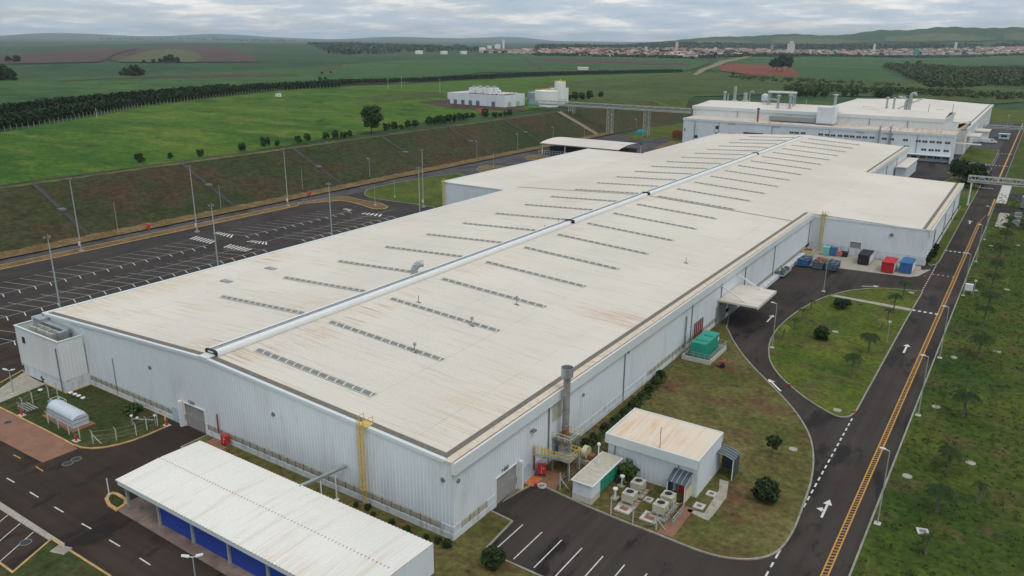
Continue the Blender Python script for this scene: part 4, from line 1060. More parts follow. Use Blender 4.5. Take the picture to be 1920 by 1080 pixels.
roof_stack('white-capped pipe, left one of the pair behind the roof edge', 1662, 202.5, 5.0, 0.45, 18.9, 'hat')
roof_stack('white-capped pipe, right one of the pair behind the roof edge', 1675, 203.5, 5.0, 0.45, 18.9, 'hat')
roof_stack('short grey gooseneck duct near the right end of the far roof', 1697, 209, 4.8, 0.8, 18.4, 'gooseneck')
roof_stack('tall grey gooseneck duct behind the short one on the far roof', 1704, 209.5, 8.0, 0.75, 18.4, 'gooseneck')
roof_stack('thin dark antenna pole near the right end of the far roof', 1740, 213.5, 4.6, 0.14, 18.2, None)
roof_stack('thin dark antenna pole at the rightmost end of the far roof', 1785, 215, 5.0, 0.14, 18.2, None)
roof_stack('thin antenna pole right of the white roof frame', 1511, 200, 3.6, 0.12, 18.6, None)
p = G(1420, 228.0, 12.6)
t = thing('roof_stack', 'rusty brown pipe standing on the low roof against the upper wall', 'exhaust stack', (p.x, p.y, 12.6))
m = MB(); m.tube((0, 0, 0), (0, 0, 6.0), 0.5, n=10); m.build('stack_pipe', 'rusty_metal', t); m = MB(); m.lathe((0, 0, 6), [(0.8, 0), (0.8, 0.7), (0.5, 0.9)], 12); m.build('stack_cowl', 'frame_grey', t)
p = G(1433, 195, 18.8)
t = thing('roof_filter', 'pale round dust filter unit on legs on the far roof', 'filter unit', (p.x, p.y, 18.6))
m = MB(); m.lathe((0, 0, 1.4), [(0.5, 0), (1.8, 1.0), (1.8, 3.6), (0.6, 4.4)], 16); m.build('filter_drum', 'tank_white', t)
for a in (-1.5, 1.5): m = MB(); m.tube((a, 0, 0), (a, 0, 2.6), 0.15); m.build('leg', 'galvanised', t)
m = MB(); m.tube((1.7, 0, 3.2), (6.5, 1, 2.6), 0.5); m.build('duct_run', 'galvanised', t)
p = G(1468, 199, 18.6)
t = thing('roof_frame', 'white flat-topped steel frame standing over stacks on the far roof', 'steel frame', (p.x-1.0, p.y, 18.5))
m = MB(); m.box(-7.2, 7.2, -2.2, 2.2, 7.0, 7.7); m.build('top_panel', 'flashing', t)
for x in (-6.6, 6.6):
    for y in (-1.9, 1.9): m = MB(); m.box(x-0.3, x+0.3, y-0.2, y+0.2, -0.4, 7.0); m.build('leg', 'galvanised', t)
m = MB(); m.bar((-6.6, -1.9, 3.5), (-6.6, 1.9, 6.9), 0.15); m.bar((6.6, -1.9, 3.5), (6.6, 1.9, 6.9), 0.15); m.build('brace', 'truss_paint', t)

# ================================================================== PIPE BRIDGE on lattice towers
def truss(name, label, p0, p1, h, w, n, mat='truss_paint', pipes=True):
    p0 = Vector(p0); p1 = Vector(p1); L = (p1-p0).length
    t = thing(name, label, 'pipe bridge', tuple(p0)); d = (p1-p0).normalized(); s = Vector((-d.y, d.x, 0)).normalized()*(w/2)
    m = MB()
    for k in (-1, 1):
        for z in (0, h): m.bar(s*k+Vector((0, 0, z)), d*L+s*k+Vector((0, 0, z)), 0.26)
    m.build('chord', mat, t)
    m = MB()
    for i in range(n+1):
        a = d*(L*i/n)
        for k in (-1, 1):
            m.bar(a+s*k, a+s*k+Vector((0, 0, h)), 0.16)
            if i < n: b = d*(L*(i+1)/n); m.bar(a+s*k+Vector((0, 0, 0 if i % 2 else h)), b+s*k+Vector((0, 0, h if i % 2 else 0)), 0.14)
        m.bar(a-s, a+s, 0.14); m.bar(a-s+Vector((0, 0, h)), a+s+Vector((0, 0, h)), 0.14)
    m.build('lattice', mat, t)
    if pipes:
        for j in range(3):
            m = MB(); o = s*(-0.6+0.6*j)+Vector((0, 0, 0.45)); m.tube(o, d*L+o, 0.22); m.build('pipe', 'galvanised', t)
    return t
br = truss('pipe_bridge', 'long pale lattice pipe bridge from the plateau tanks to the process building', (-262, 415, 14.4), (-159.5, 415, 14.4), 2.3, 2.6, 40)
for X, z0, zt, lab in ((-207.5, 0.0, 14.35, 'pale lattice bridge tower at the foot of the grassy bank'), (-184.6, 0.0, 14.35, 'pale lattice bridge tower nearest the process building'), (-233.0, 9.6, 14.35, 'short pale bridge trestle standing high on the grassy bank')):
    t = thing('bridge_tower', lab, 'bridge tower', (X, 415, z0), 0, 'towers carrying the pipe bridge')
    H = zt-z0
    for a in (-1.5, 1.5):
        for b in (-1.2, 1.2): m = MB(); m.bar((a, b, -0.4 if z0 < 1 else -1.5), (a, b, H), 0.28); m.build('leg', 'truss_paint', t)
    m = MB(); nn = max(2, int(H/2.6))
    for i in range(nn):
        u, v = H*i/nn, H*(i+1)/nn
        for b in (-1.2, 1.2): m.bar((-1.5, b, u), (1.5, b, v), 0.16); m.bar((-1.5, b, v), (1.5, b, v), 0.14)
        for a in (-1.5, 1.5): m.bar((a, -1.2, v), (a, 1.2, u), 0.16)
    m.build('bracing', 'truss_paint', t)
rb = truss('pipe_bridge', 'pale lattice pipe bridge crossing over the road from the hall corner', (XWR+0.8, 300.0, 8.0), (16, 300.0, 8.0), 1.9, 2.0, 17)
rb2 = truss('pipe_bridge', 'thin distant pipe bridge crossing the far end of the road', (-27, 520, 6.4), (0, 520, 6.4), 1.6, 1.8, 10)
for X, lab in ((XWR+2.0, 'white splayed post holding the road bridge beside the hall corner'), (3.6, 'pale post holding the road bridge by the substation')):
    t = thing('bridge_post', lab, 'bridge post', (X, 300.0, 0.1), 0, 'posts under the road pipe bridge')
    for k in (-1, 1): m = MB(); m.bar((0, k*1.0, 0), (0, k*0.8, 8.0), 0.35); m.build('leg', 'white_paint', t)
    m = MB(); m.box(-0.5, 0.5, -1.3, 1.3, -0.1, 0.25); m.build('footing', 'concrete', t)
t = thing('bridge_post', 'thin pale post holding the distant road pipe bridge', 'bridge post', (-25.5, 520, 0.1))
m = MB(); m.bar((0, 0, 0), (0, 0, 6.4), 0.5); m.build('leg', 'truss_paint', t)

# ================================================================== UTILITY BUILDING, TANKS on the plateau
zp = 11.9
A = onY(833, 190, 410); 
ub = thing('utility_building', 'white square utility building with grey shutters on the green plateau', 'utility building', (-300, 411, zp))
ux0, ux1, uy0, uy1 = -320.5, -276.5, 408.0, 431.0
m = MB(); ribs(m, (ux0, uy0), (ux1, uy0), zp-0.6, zp+7.2, (0, -1), 1.2, 0.05); ribs(m, (ux1, uy0), (ux1, uy1), zp-0.6, zp+7.2, (1, 0), 1.2, 0.05)
m.box(ux0, ux0+0.2, uy0+0.02, uy1, zp-0.5, zp+7.2); m.box(ux0+0.2, ux1-0.1, uy1-0.2, uy1, zp-0.5, zp+7.2)
m.build('wall', 'wall_white', ub, True)
m = MB(); m.box(ux0+0.21, ux0+13, uy0+0.08, uy1-0.21, zp+5.8, zp+6.0); m.build('roof', 'roof_far', ub, True)
m = MB(); m.box(ux0+13.1, ux1-0.15, uy0+0.08, uy1-0.21, zp+5.9, zp+6.1); m.build('plant_deck', 'concrete', ub, True)
m = MB(); m.box(ux0+13, ux0+13.1, uy0+0.08, uy1-0.3, zp+6.11, zp+7.6); m.build('plant_screen', 'wall_side', ub, True)
for px in (841, 854, 868, 882, 896, 925):
    p = onY(px, 193, uy0); m = MB(); m.box(p.x-1.3, p.x+1.3, uy0-0.14, uy0-0.07, zp-0.5, zp+2.9); d = m.build('shutter_door', 'bluegrey_metal', ub, True)
    m = MB(); m.box(p.x-1.5, p.x+1.5, uy0-0.16, uy0-0.07, zp+2.91, zp+3.1); f = m.build('door_lintel', 'vent_grey', ub, True); f.parent = d
for y in (413.5, 423): m = MB(); m.box(ux1+0.07, ux1+0.12, y-2, y+2, zp-0.4, zp+3.0); m.build('side_door', 'louvre', ub, True)
ct_l = ['white cooling tower cell at the left front of the row', 'white cooling tower cell at the left rear of the row', 'white cooling tower cell in the middle front of the row', 'white cooling tower cell in the middle rear of the row', 'white cooling tower cell at the right front of the row', 'white cooling tower cell at the right rear of the row']
for i in range(6):
    t = thing('cooling_tower', ct_l[i], 'cooling tower', (-305+(i//2)*5.6, 415.5+(i % 2)*6.5, zp+6.1), 0, 'cooling towers on the utility building')
    m = MB(); m.box(-2.1, 2.1, -2.4, 2.4, 1.2, 4.4); m.build('casing', 'white_paint', t)
    m = MB(); m.lathe((0, 0, 4.4), [(1.5, 0), (1.4, 0.9), (1.5, 1.0)], 16); m.build('fan_ring', 'galvanised', t)
    m = MB(); [m.box(a-0.1, a+0.1, b-0.1, b+0.1, 0, 1.2) for a in (-1.6, 1.6) for b in (-1.9, 1.9)]; m.split('leg', 'frame_grey', t)
t = thing('pipe_rack', 'red and white pipes and vessels crowded on the utility building roof', 'pipe rack', (-285, 419, zp+6.1))
m = MB()
for j in range(5): m.tube((-6, -6+2.6*j, 0.5+0.3*(j % 3)), (6.5, -6+2.6*j, 0.5+0.3*(j % 3)), 0.25)
m.build('red_pipe', 'red_brown', t)
m = MB()
for j in range(4): m.tube((-5+3.2*j, -8, 1.4), (-5+3.2*j, 9, 1.4), 0.22); m.box(-5.2+3.2*j, -4.8+3.2*j, -7, -6.6, 0, 2.4)
m.lathe((-4, 2, 0), [(0.9, 0), (0.9, 3.0), (0.3, 3.4)], 12); m.lathe((1.5, -5, 0), [(0.5, 0), (0.5, 3.2), (0.1, 3.5)], 12)
m.build('white_pipe', 'white_paint', t)
def tank(label, x, y, z, r, h, mat='storage_white', top='yellow_paint', rail=True, group=None):
    t = thing('storage_tank', label, 'storage tank', (x, y, z), 0, group)
    m = MB(); m.lathe((0, 0, -1.2), [(r, 0), (r, h+1.2), (0.05, h+1.2+r*0.10)], 40); m.build('shell', mat, t, smooth=False)
    if rail:
        m = MB()
        for k in range(28):
            a, b = 2*pi*k/28, 2*pi*(k+1)/28
            m.bar((r*.98*cos(a), r*.98*sin(a), h+0.9), (r*.98*cos(b), r*.98*sin(b), h+0.9), 0.08); m.bar((r*.98*cos(a), r*.98*sin(a), h), (r*.98*cos(a), r*.98*sin(a), h+0.9), 0.07)
        m.build('handrail', top, t)
        m = MB(); m.box(-r*0.5, r*0.5, -0.4, 0.4, h+r*0.05, h+r*0.05+0.4); m.lathe((0.2*r, -0.3*r, h), [(0.5, 0), (0.5, 1.5), (0.1, 1.8)], 10); m.build('roof_walkway', top, t)
    return t
def at(px, py, z): p = G(px, py, z); return p.x, p.y
x, y = at(1024, 199, zp); tank('squat white water tank with yellow rim, largest beside the bridge', x-2, y+4, zp, 7.6, 9.2)
x, y = at(1047.5, 196, zp); tank('tall narrow white silo tank with yellow rim behind the squat tank', x-4.5, y+9, zp, 3.7, 13.6)
x, y = at(996, 196, zp); tank('grey steel tank between the utility building and the white tanks', x, y+6, zp, 5.4, 7.4, 'galvanised', 'galvanised')
x, y = at(1037, 195, zp); tank('white water tank half hidden behind the squat one', x-4, y+14, zp, 6.4, 9.0)
x, y = at(999, 199, zp)
t = thing('green_container', 'small green container below the plateau tanks', 'container', (x, y, zp+0.2))
m = MB(); m.box(-3.2, 3.2, -1.3, 1.3, 0, 2.4); m.build('body', 'green_paint', t); m = MB(); m.box(-3.25, 3.25, -1.35, 1.35, -0.4, -0.01); m.build('base_frame', 'concrete', t)
for px, py, lab in ((1021, 196, 'grey steel walkway running along the plateau tanks'),):
    x, y = at(px, py, zp); t = thing('walkway', lab, 'walkway', (x-8, y-3.5, zp))
    m = MB(); m.box(-6, 26, -0.7, 0.7, 3.0, 3.2); m.build('deck', 'galvanised', t)
    m = MB(); [m.box(-6+3.2*k, -5.8+3.2*k, -0.1, 0.1, -0.5, 3) for k in range(11)]; m.build('support', 'galvanised', t)
    m = MB(); m.bar((-6, -0.7, 4.2), (26, -0.7, 4.2), 0.1); m.bar((-6, 0.7, 4.2), (26, 0.7, 4.2), 0.1); [m.box(-6+1.6*k, -5.9+1.6*k, -0.75, -0.65, 3.2, 4.2) for k in range(21)]; m.build('handrail', 'truss_paint', t)

# ================================================================== BICYCLE SHED beyond the hall
bs = thing('cycle_shed', 'open shed with curved pale roof and white fence beyond the hall', 'shed', (-177, 334, 0))
x0, x1, y0, y1, ze = -196.5, -155.0, 320.0, 346.5, 5.1
m = MB(); ys = np.linspace(y0, y1, 13); xs = np.linspace(x0, x1, 9)
V = [(x+ (0), y, ze+1.3*(1-((y-(y0+y1)/2)/((y1-y0)/2))**2)) for y in ys for x in xs]
m.add(V, [(i*9+j, i*9+j+1, (i+1)*9+j+1, (i+1)*9+j) for i in range(12) for j in range(8)])
m.build('roof', 'roof_far', bs, True)
m = MB(); m.box(x0, x1, y0-0.1, y0, ze-0.35, ze+0.05); m.box(x0, x1, y1, y1+0.1, ze-0.35, ze+0.05); m.split('roof_edge', 'vent_grey', bs, True)
for x in (x0+1.2, -183, -169.5, x1-1.2):
    for y in (y0+0.6, y1-0.6): m = MB(); m.box(x-0.15, x+0.15, y-0.15, y+0.15, 0, ze-0.36); m.build('post', 'white_paint', bs, True)
m = MB()
for y in np.linspace(y0+1, y1-1, 7):
    if abs(y-(y0+y1)/2) < 12: m.bar((x1-0.4, y, ze-0.4), (x1-0.4, y+1.8, ze+0.6), 0.1)
m.build('roof_truss', 'galvanised', bs, True)
m = MB(); m.box(x0+2, x1-2, y0+6, y1-3, 0.03, 3.2); m.build('dark_block', 'dark_opening', bs, True)  # near-black box filling most of the space under the shed roof
m = MB()
for x in np.arange(x0, x1, 1.5): m.box(x-0.04, x+0.04, y0-0.6, y0-0.52, 0, 1.9)
m.box(x0, x1, y0-0.6, y0-0.55, 1.9, 1.98); m.box(x0, x1, y0-0.6, y0-0.55, 1.0, 1.06); m.build('fence_panel', 'white_paint', bs, True)

# ================================================================== SHELTER in the foreground
sh = thing('car_shelter', 'long open car shelter with pale ribbed roof and blue wall panels in the foreground', 'shelter', (-62.5, 46, 0))
sx0, sx1, sy0, sy1 = -81.2, -43.6, 40.75, 51.9
def zs(y): return 3.62+0.22*(1-abs(y-46.3)/5.6)
for nm, (a, b) in (('roof', (sy0, 46.3)), ('roof', (46.3, sy1))):
    m = MB(); k = 74; w = (sx1-sx0)/k
    vs = []; 
    for i in range(k):
        for s, h in ((0, 0), (0.5, 0), (0.62, 0.06), (0.85, 0.06)):
            x = sx0+(i+s)*w; vs += [(x, a, zs(a)+h), (x, b, zs(b)+h)]
    vs += [(sx1, a, zs(a)), (sx1, b, zs(b))]
    m.add(vs, [(2*i, 2*i+2, 2*i+3, 2*i+1) for i in range(len(vs)//2-1)]); m.build('roof', 'roof_shed', sh, True)
m = MB(); m.box(sx0+0.3, sx1-0.05, sy0+0.05, sy0+0.15, 3.02, 3.58); m.box(sx0+0.3, sx1-0.05, sy1-0.15, sy1-0.05, 3.02, 3.58); m.box(sx0-0.05, sx0+0.12, sy0+0.02, sy1-0.02, 3.42, 3.60)
m.split('fascia', 'flashing', sh, True)
m = MB()
m.add([(sx1+0.02, sy0, 0), (sx1+0.02, sy1, 0), (sx1+0.02, sy1, 3.60), (sx1+0.02, 46.3, 3.82), (sx1+0.02, sy0, 3.60)], [(0, 1, 2, 3, 4)]); m.box(sx1-0.1, sx1+0.0, sy0+0.16, sy1-0.16, 0, 3.4)
m.build('end_wall', 'wall_white', sh, True)
m = MB(); m.box(sx1+0.03, sx1+0.08, 45.2, 47.4, 0, 2.4); m.build('end_door', 'dark_opening', sh, True)
for i in range(7):
    x = -80.2+6.05*i
    for y in (41.35, 51.2): m = MB(); m.box(x-0.14, x+0.14, y-0.14, y+0.14, 0, 3.5); m.build('column', 'pole_paint', sh, True)
for i in range(1, 6):
    x = -80.2+6.05*i; m = MB(); m.box(x+0.15, x+5.9, 41.45, 41.53, 0.12, 3.35); m.build('blue_wall_panel', 'blue_panel', sh, True)
m = MB(); m.box(-74.2, -44, 51.0, 51.1, 0.1, 3.3); m.build('rear_panel', 'soffit_wall', sh, True)
m = MB(); [m.sheet([(x-0.04, 46.2), (x+0.04, 46.2), (x+0.04, 46.4), (x-0.04, 46.4)], 3.93) for x in np.arange(-81, -44, 0.5)]; m.build('ridge_screws', 'rusty_metal', sh, True)
# long white wing behind? pipe bridge from shelter to the hall wall
t = thing('conveyor_pipe', 'grey sloping duct on white legs between the shelter and the hall wall', 'duct', (-60.5, 55, 0))
m = MB(); m.bar((-2.4, -3.4, 3.5), (-0.5, 2.2, 4.1), 0.45, 0.25); m.build('duct_run', 'galvanised', t)
for a, b in ((-1.55, -0.9), (-1.0, 0.9)): m = MB(); m.tube((a, b, 0), (a, b, 3.6), 0.09); m.box(a-0.25, a+0.25, b-0.25, b+0.25, 0.0, 0.15); m.build('leg', 'white_paint', t)

# ================================================================== STACK with stair platform by the side wall
cx, cy = -44.0, 79.2
st = thing('chimney_stack', 'tall rusty steel chimney with wide cowl standing beside the side wall', 'chimney', (cx, cy, 0))
m = MB()
m.tube((0, 0, 2.2), (0, 0, 11.4), 0.45, n=20)
for z in (4.6, 6.8, 9.2): m.tube((0, 0, z), (0, 0, z+0.12), 0.52, n=20)
m.build('stack_pipe', 'stack_metal', st)
m = MB(); m.lathe((0, 0, 11.4), [(0.46, 0), (0.76, 0.35), (0.79, 1.6), (0.73, 1.6), (0.70, 0.8)], 24, cap=False); m.build('cowl', 'galvanised', st)
m = MB(); m.tube((0, 0, 12.2), (0, 0, 12.3), 0.69, n=20); m.build('cowl_inside', 'dark_opening', st)
m = MB(); m.tube((0, 0, 3.45), (0, 0, 4.9), 0.455, n=20); m.build('rust_band', 'rusty_metal', st)
m = MB(); m.box(-1.1, 1.5, -1.3, 1.3, 3.2, 3.34); m.build('platform', 'frame_grey', st)
for a in (-1.0, 1.35):
    for b in (-1.15, 1.15): m = MB(); m.box(a-0.08, a+0.08, b-0.08, b+0.08, 0, 3.2); m.build('leg', 'galvanised', st)
m = MB(); m.lathe((0, 0, 0.5), [(0.9, 0), (1.0, 0.3), (1.0, 1.6), (0.6, 2.2)], 18); m.build('burner_drum', 'galv_dirty', st)
m = MB()
for z in (3.8, 4.25):
    m.bar((-1.1, -1.3, z), (1.5, -1.3, z), 0.07); m.bar((1.5, -1.3, z), (1.5, 1.3, z), 0.07); m.bar((-1.1, 1.3, z), (1.5, 1.3, z), 0.07)
for a in (-1.05, -0.2, 0.65, 1.5): m.box(a-0.035, a+0.035, -1.33, -1.27, 3.34, 4.28); m.box(a-0.035, a+0.035, 1.27, 1.33, 3.34, 4.28)
m.build('platform_handrail', 'cream_paint', st)
m = MB(); m.bar((-1.0, -1.15, 0.4), (1.35, -1.15, 3.1), 0.09); m.bar((1.35, -1.15, 0.4), (1.35, 1.15, 3.1), 0.09); m.bar((-1.0, -1.15, 3.1), (-1.0, 1.15, 0.4), 0.09); m.build('brace', 'galvanised', st)
t = thing('fan_unit', 'cream blower fan unit on a plinth beside the chimney base', 'fan unit', (cx+2.6, cy+0.9, 0.13))
m = MB(); m.tube((-0.3, 0, 1.4), (0.35, 0, 1.4), 0.85, n=18); m.tube((-0.9, 0, 1.4), (-0.3, 0, 1.4), 0.3, n=12); m.build('fan_housing', 'cream_paint', t)
m = MB(); m.box(-1.0, 1.0, -0.8, 0.8, 0, 0.55); m.build('plinth_block', 'concrete', t)
m = MB(); m.box(0.5, 1.3, -0.4, 0.4, 0.55, 1.3); m.build('motor', 'rusty_metal', t)
# stair from the wall down to a landing
t = thing('steel_stair', 'yellow railed steel stair and landing between the side wall and chimney', 'stair', (-44.9, 76.0, 0))
m = MB(); m.box(0.9, 3.6, -0.4, 2.2, 1.95, 2.05); m.build('landing', 'galvanised', t)
m = MB(); nst = 11
for i in range(nst):
    y = -0.4-(i+0.5)*0.36+0.0; z = 2.0+0.20*(i+1)
    m.box(0.95, 2.0, y-0.17, y+0.17, z-0.05, z)
for x in (0.9, 2.05): m.bar((x, -0.3, 2.0), (x, -4.4, 4.3), 0.08, 0.25)
m.build('flight', 'galvanised', t)
m = MB()
for x in (0.92, 2.05):
    m.bar((x, -0.3, 3.0), (x, -4.4, 5.3), 0.08); m.bar((x, -0.3, 2.5), (x, -4.4, 4.8), 0.06)
    for k in range(6): yy = -0.3-0.82*k; m.box(x-0.035, x+0.035, yy-0.035, yy+0.035, 2.0+0.46*k, 3.0+0.56*k)
for z in (2.55, 3.05):
    m.bar((2.05, -0.4, z), (3.6, -0.4, z), 0.08); m.bar((3.6, -0.4, z), (3.6, 2.2, z), 0.08); m.bar((3.6, 2.2, z), (0.9, 2.2, z), 0.08)
for a, b in ((2.05, -0.4), (2.8, -0.4), (3.6, -0.4), (3.6, 0.5), (3.6, 1.4), (3.6, 2.2), (2.3, 2.2), (0.9, 2.2)): m.box(a-0.04, a+0.04, b-0.04, b+0.04, 2.0, 3.1)
m.build('handrail', 'yellow_paint', t)
for a, b in ((1.1, -0.2), (3.4, -0.2), (3.4, 2.0)): m = MB(); m.box(a-0.09, a+0.09, b-0.09, b+0.09, 0.1, 1.95); m.build('leg', 'galvanised', t)

# ================================================================== ANNEX
ax0, ax1, ay0, ay1, az = -38.6, -26.5, 79.7, 88.3, 5.25
an = thing('annex_building', 'small white flat-roofed annex with orange-stained roof and deep parapet', 'building', ((ax0+ax1)/2, ay0, 0.13))
m = MB(); ribs(m, (ax0+0.3, ay0+0.45), (ax1, ay0+0.45), 0.13, az-1.2, (0, -1), 0.6, 0.03); ribs(m, (ax1, ay0+0.45), (ax1, ay1-0.3), 0.13, az-0.02, (1, 0), 0.6, 0.02)
m.box(ax0+0.3, ax0+0.4, ay0+0.5, ay1-0.3, 0.13, az-1.2); m.box(ax0+0.4, ax1-0.05, ay1-0.4, ay1-0.3, 0.13, az-1.2)
m.build('wall', 'wall_white', an, True)
m = MB(); m.box(ax0, ax1+0.06, ay0, ay0+0.18, az-1.25, az); m.box(ax0, ax0+0.18, ay0+0.181, ay1, az-1.25, az); m.box(ax0+0.181, ax1+0.06, ay1-0.18, ay1, az-1.25, az); m.box(ax1-0.1, ax1+0.06, ay0+0.181, ay1-0.181, az-0.3, az)
m.box(ax0+0.19, ax1-0.11, ay0+0.182, ay0+0.44, az-1.25, az-1.15)
m.build('parapet', 'flashing', an, True)
m = MB(); k = 40; w = (ax1-ax0-0.3)/k; vs = []
for i in range(k+1):
    for s, h in ((0, 0), (0.5, 0), (0.62, 0.05), (0.88, 0.05)):
        x = ax0+0.19+(i+s)*w
        if x > ax1-0.1: x = ax1-0.1
        vs += [(x, ay0+0.19, az-0.30+h), (x, ay1-0.19, az-0.08+h)]
m.add(vs, [(2*i, 2*i+2, 2*i+3, 2*i+1) for i in range(len(vs)//2-1)]); m.build('roof', 'roof_annex', an, True)
m = MB(); m.tube((-37.3, ay0+0.3, 0.2), (-37.3, ay0+0.3, 3.7), 0.07); m.tube((-28.9, ay0+0.25, 0.2), (-28.9, ay0+0.25, 3.7), 0.08); m.split('rain_pipe', 'frame_grey', an, True)
m = MB(); m.tube((-31.6, ay0+0.7, az-0.3), (-31.6, ay0+0.7, az+2.6), 0.045); m.build('lightning_rod', 'frame_grey', an, True)
def porch(x0, x1, y0, y1, z, out, parent, side):
    """curved smoked roof on a white frame"""
    m = MB(); n = 6; vs = []
    for i in range(n+1):
        t_ = i/n; zz = z-0.55*t_*t_
        if side == 'x': vs += [(x0+(x1-x0)*t_, y0, zz), (x0+(x1-x0)*t_, y1, zz)]
        else: vs += [(x0, y0+(y1-y0)*t_, zz), (x1, y0+(y1-y0)*t_, zz)]
    fs = [(2*i, 2*i+1, 2*i+3, 2*i+2) for i in range(n)]
    m.add(vs, fs); r = m.build('porch_roof', 'smoked_panel', parent, True)
    f = MB()
    for s in range(5):
        u = s/4
        for i in range(n):
            a = Vector(vs[2*i])*(1-u)+Vector(vs[2*i+1])*u; b = Vector(vs[2*i+2])*(1-u)+Vector(vs[2*i+3])*u
            f.bar(a+Vector((0, 0, 0.03)), b+Vector((0, 0, 0.03)), 0.06, 0.04)
    q = f.build('porch_frame', 'pole_paint', parent, True); q.parent = r
porch(-29.4, -27.0, ay0+0.35, ay0-2.1, 3.3, 0, an, 'y')
porch(ax1+0.1, ax1+2.3, 86.2, 88.6, 3.4, 0, an, 'x')
m = MB()
for x, y, h in ((-29.3, ay0-2.0, 2.7), (-27.1, ay0-2.0, 2.7), (ax1+2.2, 86.3, 2.8), (ax1+2.2, 88.5, 2.8)): m.box(x-0.05, x+0.05, y-0.05, y+0.05, 0.13, h)
m.split('porch_post', 'white_paint', an, True)
m = MB(); m.box(-29.45, -29.38, ay0-1.9, ay0+0.3, 0.4, 2.5); m.box(ax1+2.28, ax1+2.33, 86.4, 88.4, 0.3, 2.8); m.box(ax1+0.1, ax1+2.2, 88.55, 88.6, 0.2, 2.8); m.split('porch_screen', 'smoked_panel', an, True)
m = MB(); m.box(-27.1, -27.04, ay0-1.8, ay0+0.2, 0.4, 1.9); m.build('sign_board', 'cream_paint', an, True)
m = MB(); m.box(-28.7, -27.9, ay0+0.28, ay0+0.36, 0.15, 2.2); m.build('door', 'red_paint', an, True)

# gas store: low hut with slatted roof, green doors
gs = thing('gas_store', 'small white hut with slatted translucent roof and green doors beside the asphalt', 'hut', (-39.2, 76.5, 0.13))
P0 = G(1108, 947, 0.13)
gx1, gy0 = P0.x, P0.y
gx0, gy1 = gx1-2.5, gy0+7.6
gs.location = (gx0, gy0, 0.13)
m = MB(); m.box(gx0, gx1, gy0, gy0+0.12, 1.0, 2.5); m.box(gx0, gx0+0.1, gy0+0.121, gy1, 1.0, 2.5); m.box(gx1-0.1, gx1, gy0+0.121, gy0+2.2, 1.0, 2.5); m.build('wall', 'wall_white', gs, True)
m = MB(); m.box(gx0-0.03, gx1+0.03, gy0-0.03, gy0+0.12, 0.1, 0.999); m.box(gx0-0.03, gx0+0.1, gy0+0.121, gy1, 0.1, 0.999); m.box(gx1-0.1, gx1+0.03, gy0+0.121, gy0+2.2, 0.1, 0.999); m.build('block_base', 'concrete_light', gs, True)
m = MB(); m.box(gx0-0.2, gx1+0.25, gy0-0.2, gy1+0.2, 2.62, 2.72); m.build('roof_frame', 'white_paint', gs, True)
m = MB(); [m.box(gx0-0.05, gx1+0.1, gy0-0.05+0.98*k, gy0+0.80+0.98*k, 2.725, 2.77) for k in range(8)]; m.build('roof_panel', 'louvre', gs, True)
m = MB(); [m.box(gx1-0.09, gx1-0.03, gy0+2.3+1.3*k, gy0+3.5+1.3*k, 0.5, 2.4) for k in range(4)]; m.build('green_door', 'green_panel', gs, True)
m = MB(); m.box(gx1-0.02, gx1+0.12, gy1-0.1, gy1+0.04, 0.1, 2.6); m.build('corner_post', 'white_paint', gs, True)
t = thing('vent_pipe', 'white pole with round ball top standing through the hut roof', 'vent pipe', (gx0+0.9, gy0+4.6, 2.78))
m = MB(); m.tube((0, 0, 0), (0, 0, 2.6), 0.08); m.build('pole', 'white_paint', t); m = MB(); m.lathe((0, 0, 2.5), [(0.05, 0), (0.2, 0.12), (0.22, 0.25), (0.15, 0.4), (0.02, 0.45)], 12); m.build('ball_top', 'white_paint', t)
# condensers
def condenser(label, px, py):
    p = G(px, py, 0.35)
    t = thing('condenser_unit', label, 'condenser', (p.x, p.y, 0.13), 0, 'condensers in front of the annex')
    m = MB(); m.box(-0.72, 0.72, -0.72, 0.72, 0.62, 1.62); m.build('casing', 'louvre', t)
    m = MB(); m.lathe((0, 0, 1.62), [(0.58, 0), (0.58, 0.14), (0.50, 0.14), (0.48, 0.02)], 20, cap=False); m.build('fan_ring', 'concrete_light', t)
    m = MB(); m.tube((0, 0, 1.625), (0, 0, 1.66), 0.47, n=20); [m.obox((0, 0), 0.9, 0.1, k*pi/3, 1.661, 1.69) for k in range(3)]; m.build('fan', 'dark_opening', t)
    for a in (-0.62, 0.62):
        for b in (-0.62, 0.62): m = MB(); m.box(a-0.06, a+0.06, b-0.06, b+0.06, 0.2, 0.62); m.build('leg', 'concrete', t)
    m = MB(); m.box(-1.05, 1.05, -1.05, 1.05, 0, 0.2); m.build('slab', 'concrete', t)
    m = MB(); m.tube((0.74, -0.4, 0.9), (1.4, -0.4, 0.9), 0.06); m.tube((1.4, -0.4, 0.9), (1.4, 1.4, 0.3), 0.06); m.build('pipework', 'rusty_metal', t)
condenser('beige fan condenser, front left of the four units before the annex', 1180, 942)
condenser('beige fan condenser, rear left of the four units near the tree', 1196, 921)
condenser('beige fan condenser, front right of the four units before the annex', 1238, 963)
condenser('beige fan condenser, rear right of the four units by the porch', 1252, 946)
def coverslab(label, px, py, s=0.75, hole=0.38, z=0.14, rz=0.0, mat='concrete_light', grp='square concrete covers by the annex'):
    p = G(px, py, z)
    t = thing('square_cover', label, 'manhole cover', (p.x, p.y, z), rz, grp)
    m = MB(); m.box(-s, s, -s, -hole, 0, 0.16); m.box(-s, s, hole, s, 0, 0.16); m.box(-s, -hole, -hole+0.001, hole-0.001, 0, 0.16); m.box(hole, s, -hole+0.001, hole-0.001, 0, 0.16); m.build('rim', mat, t)
    m = MB(); m.box(-hole+0.002, hole-0.002, -hole+0.002, hole-0.002, 0, 0.09); m.build('lid', 'rusty_metal' if 'red' in label else 'frame_grey', t)
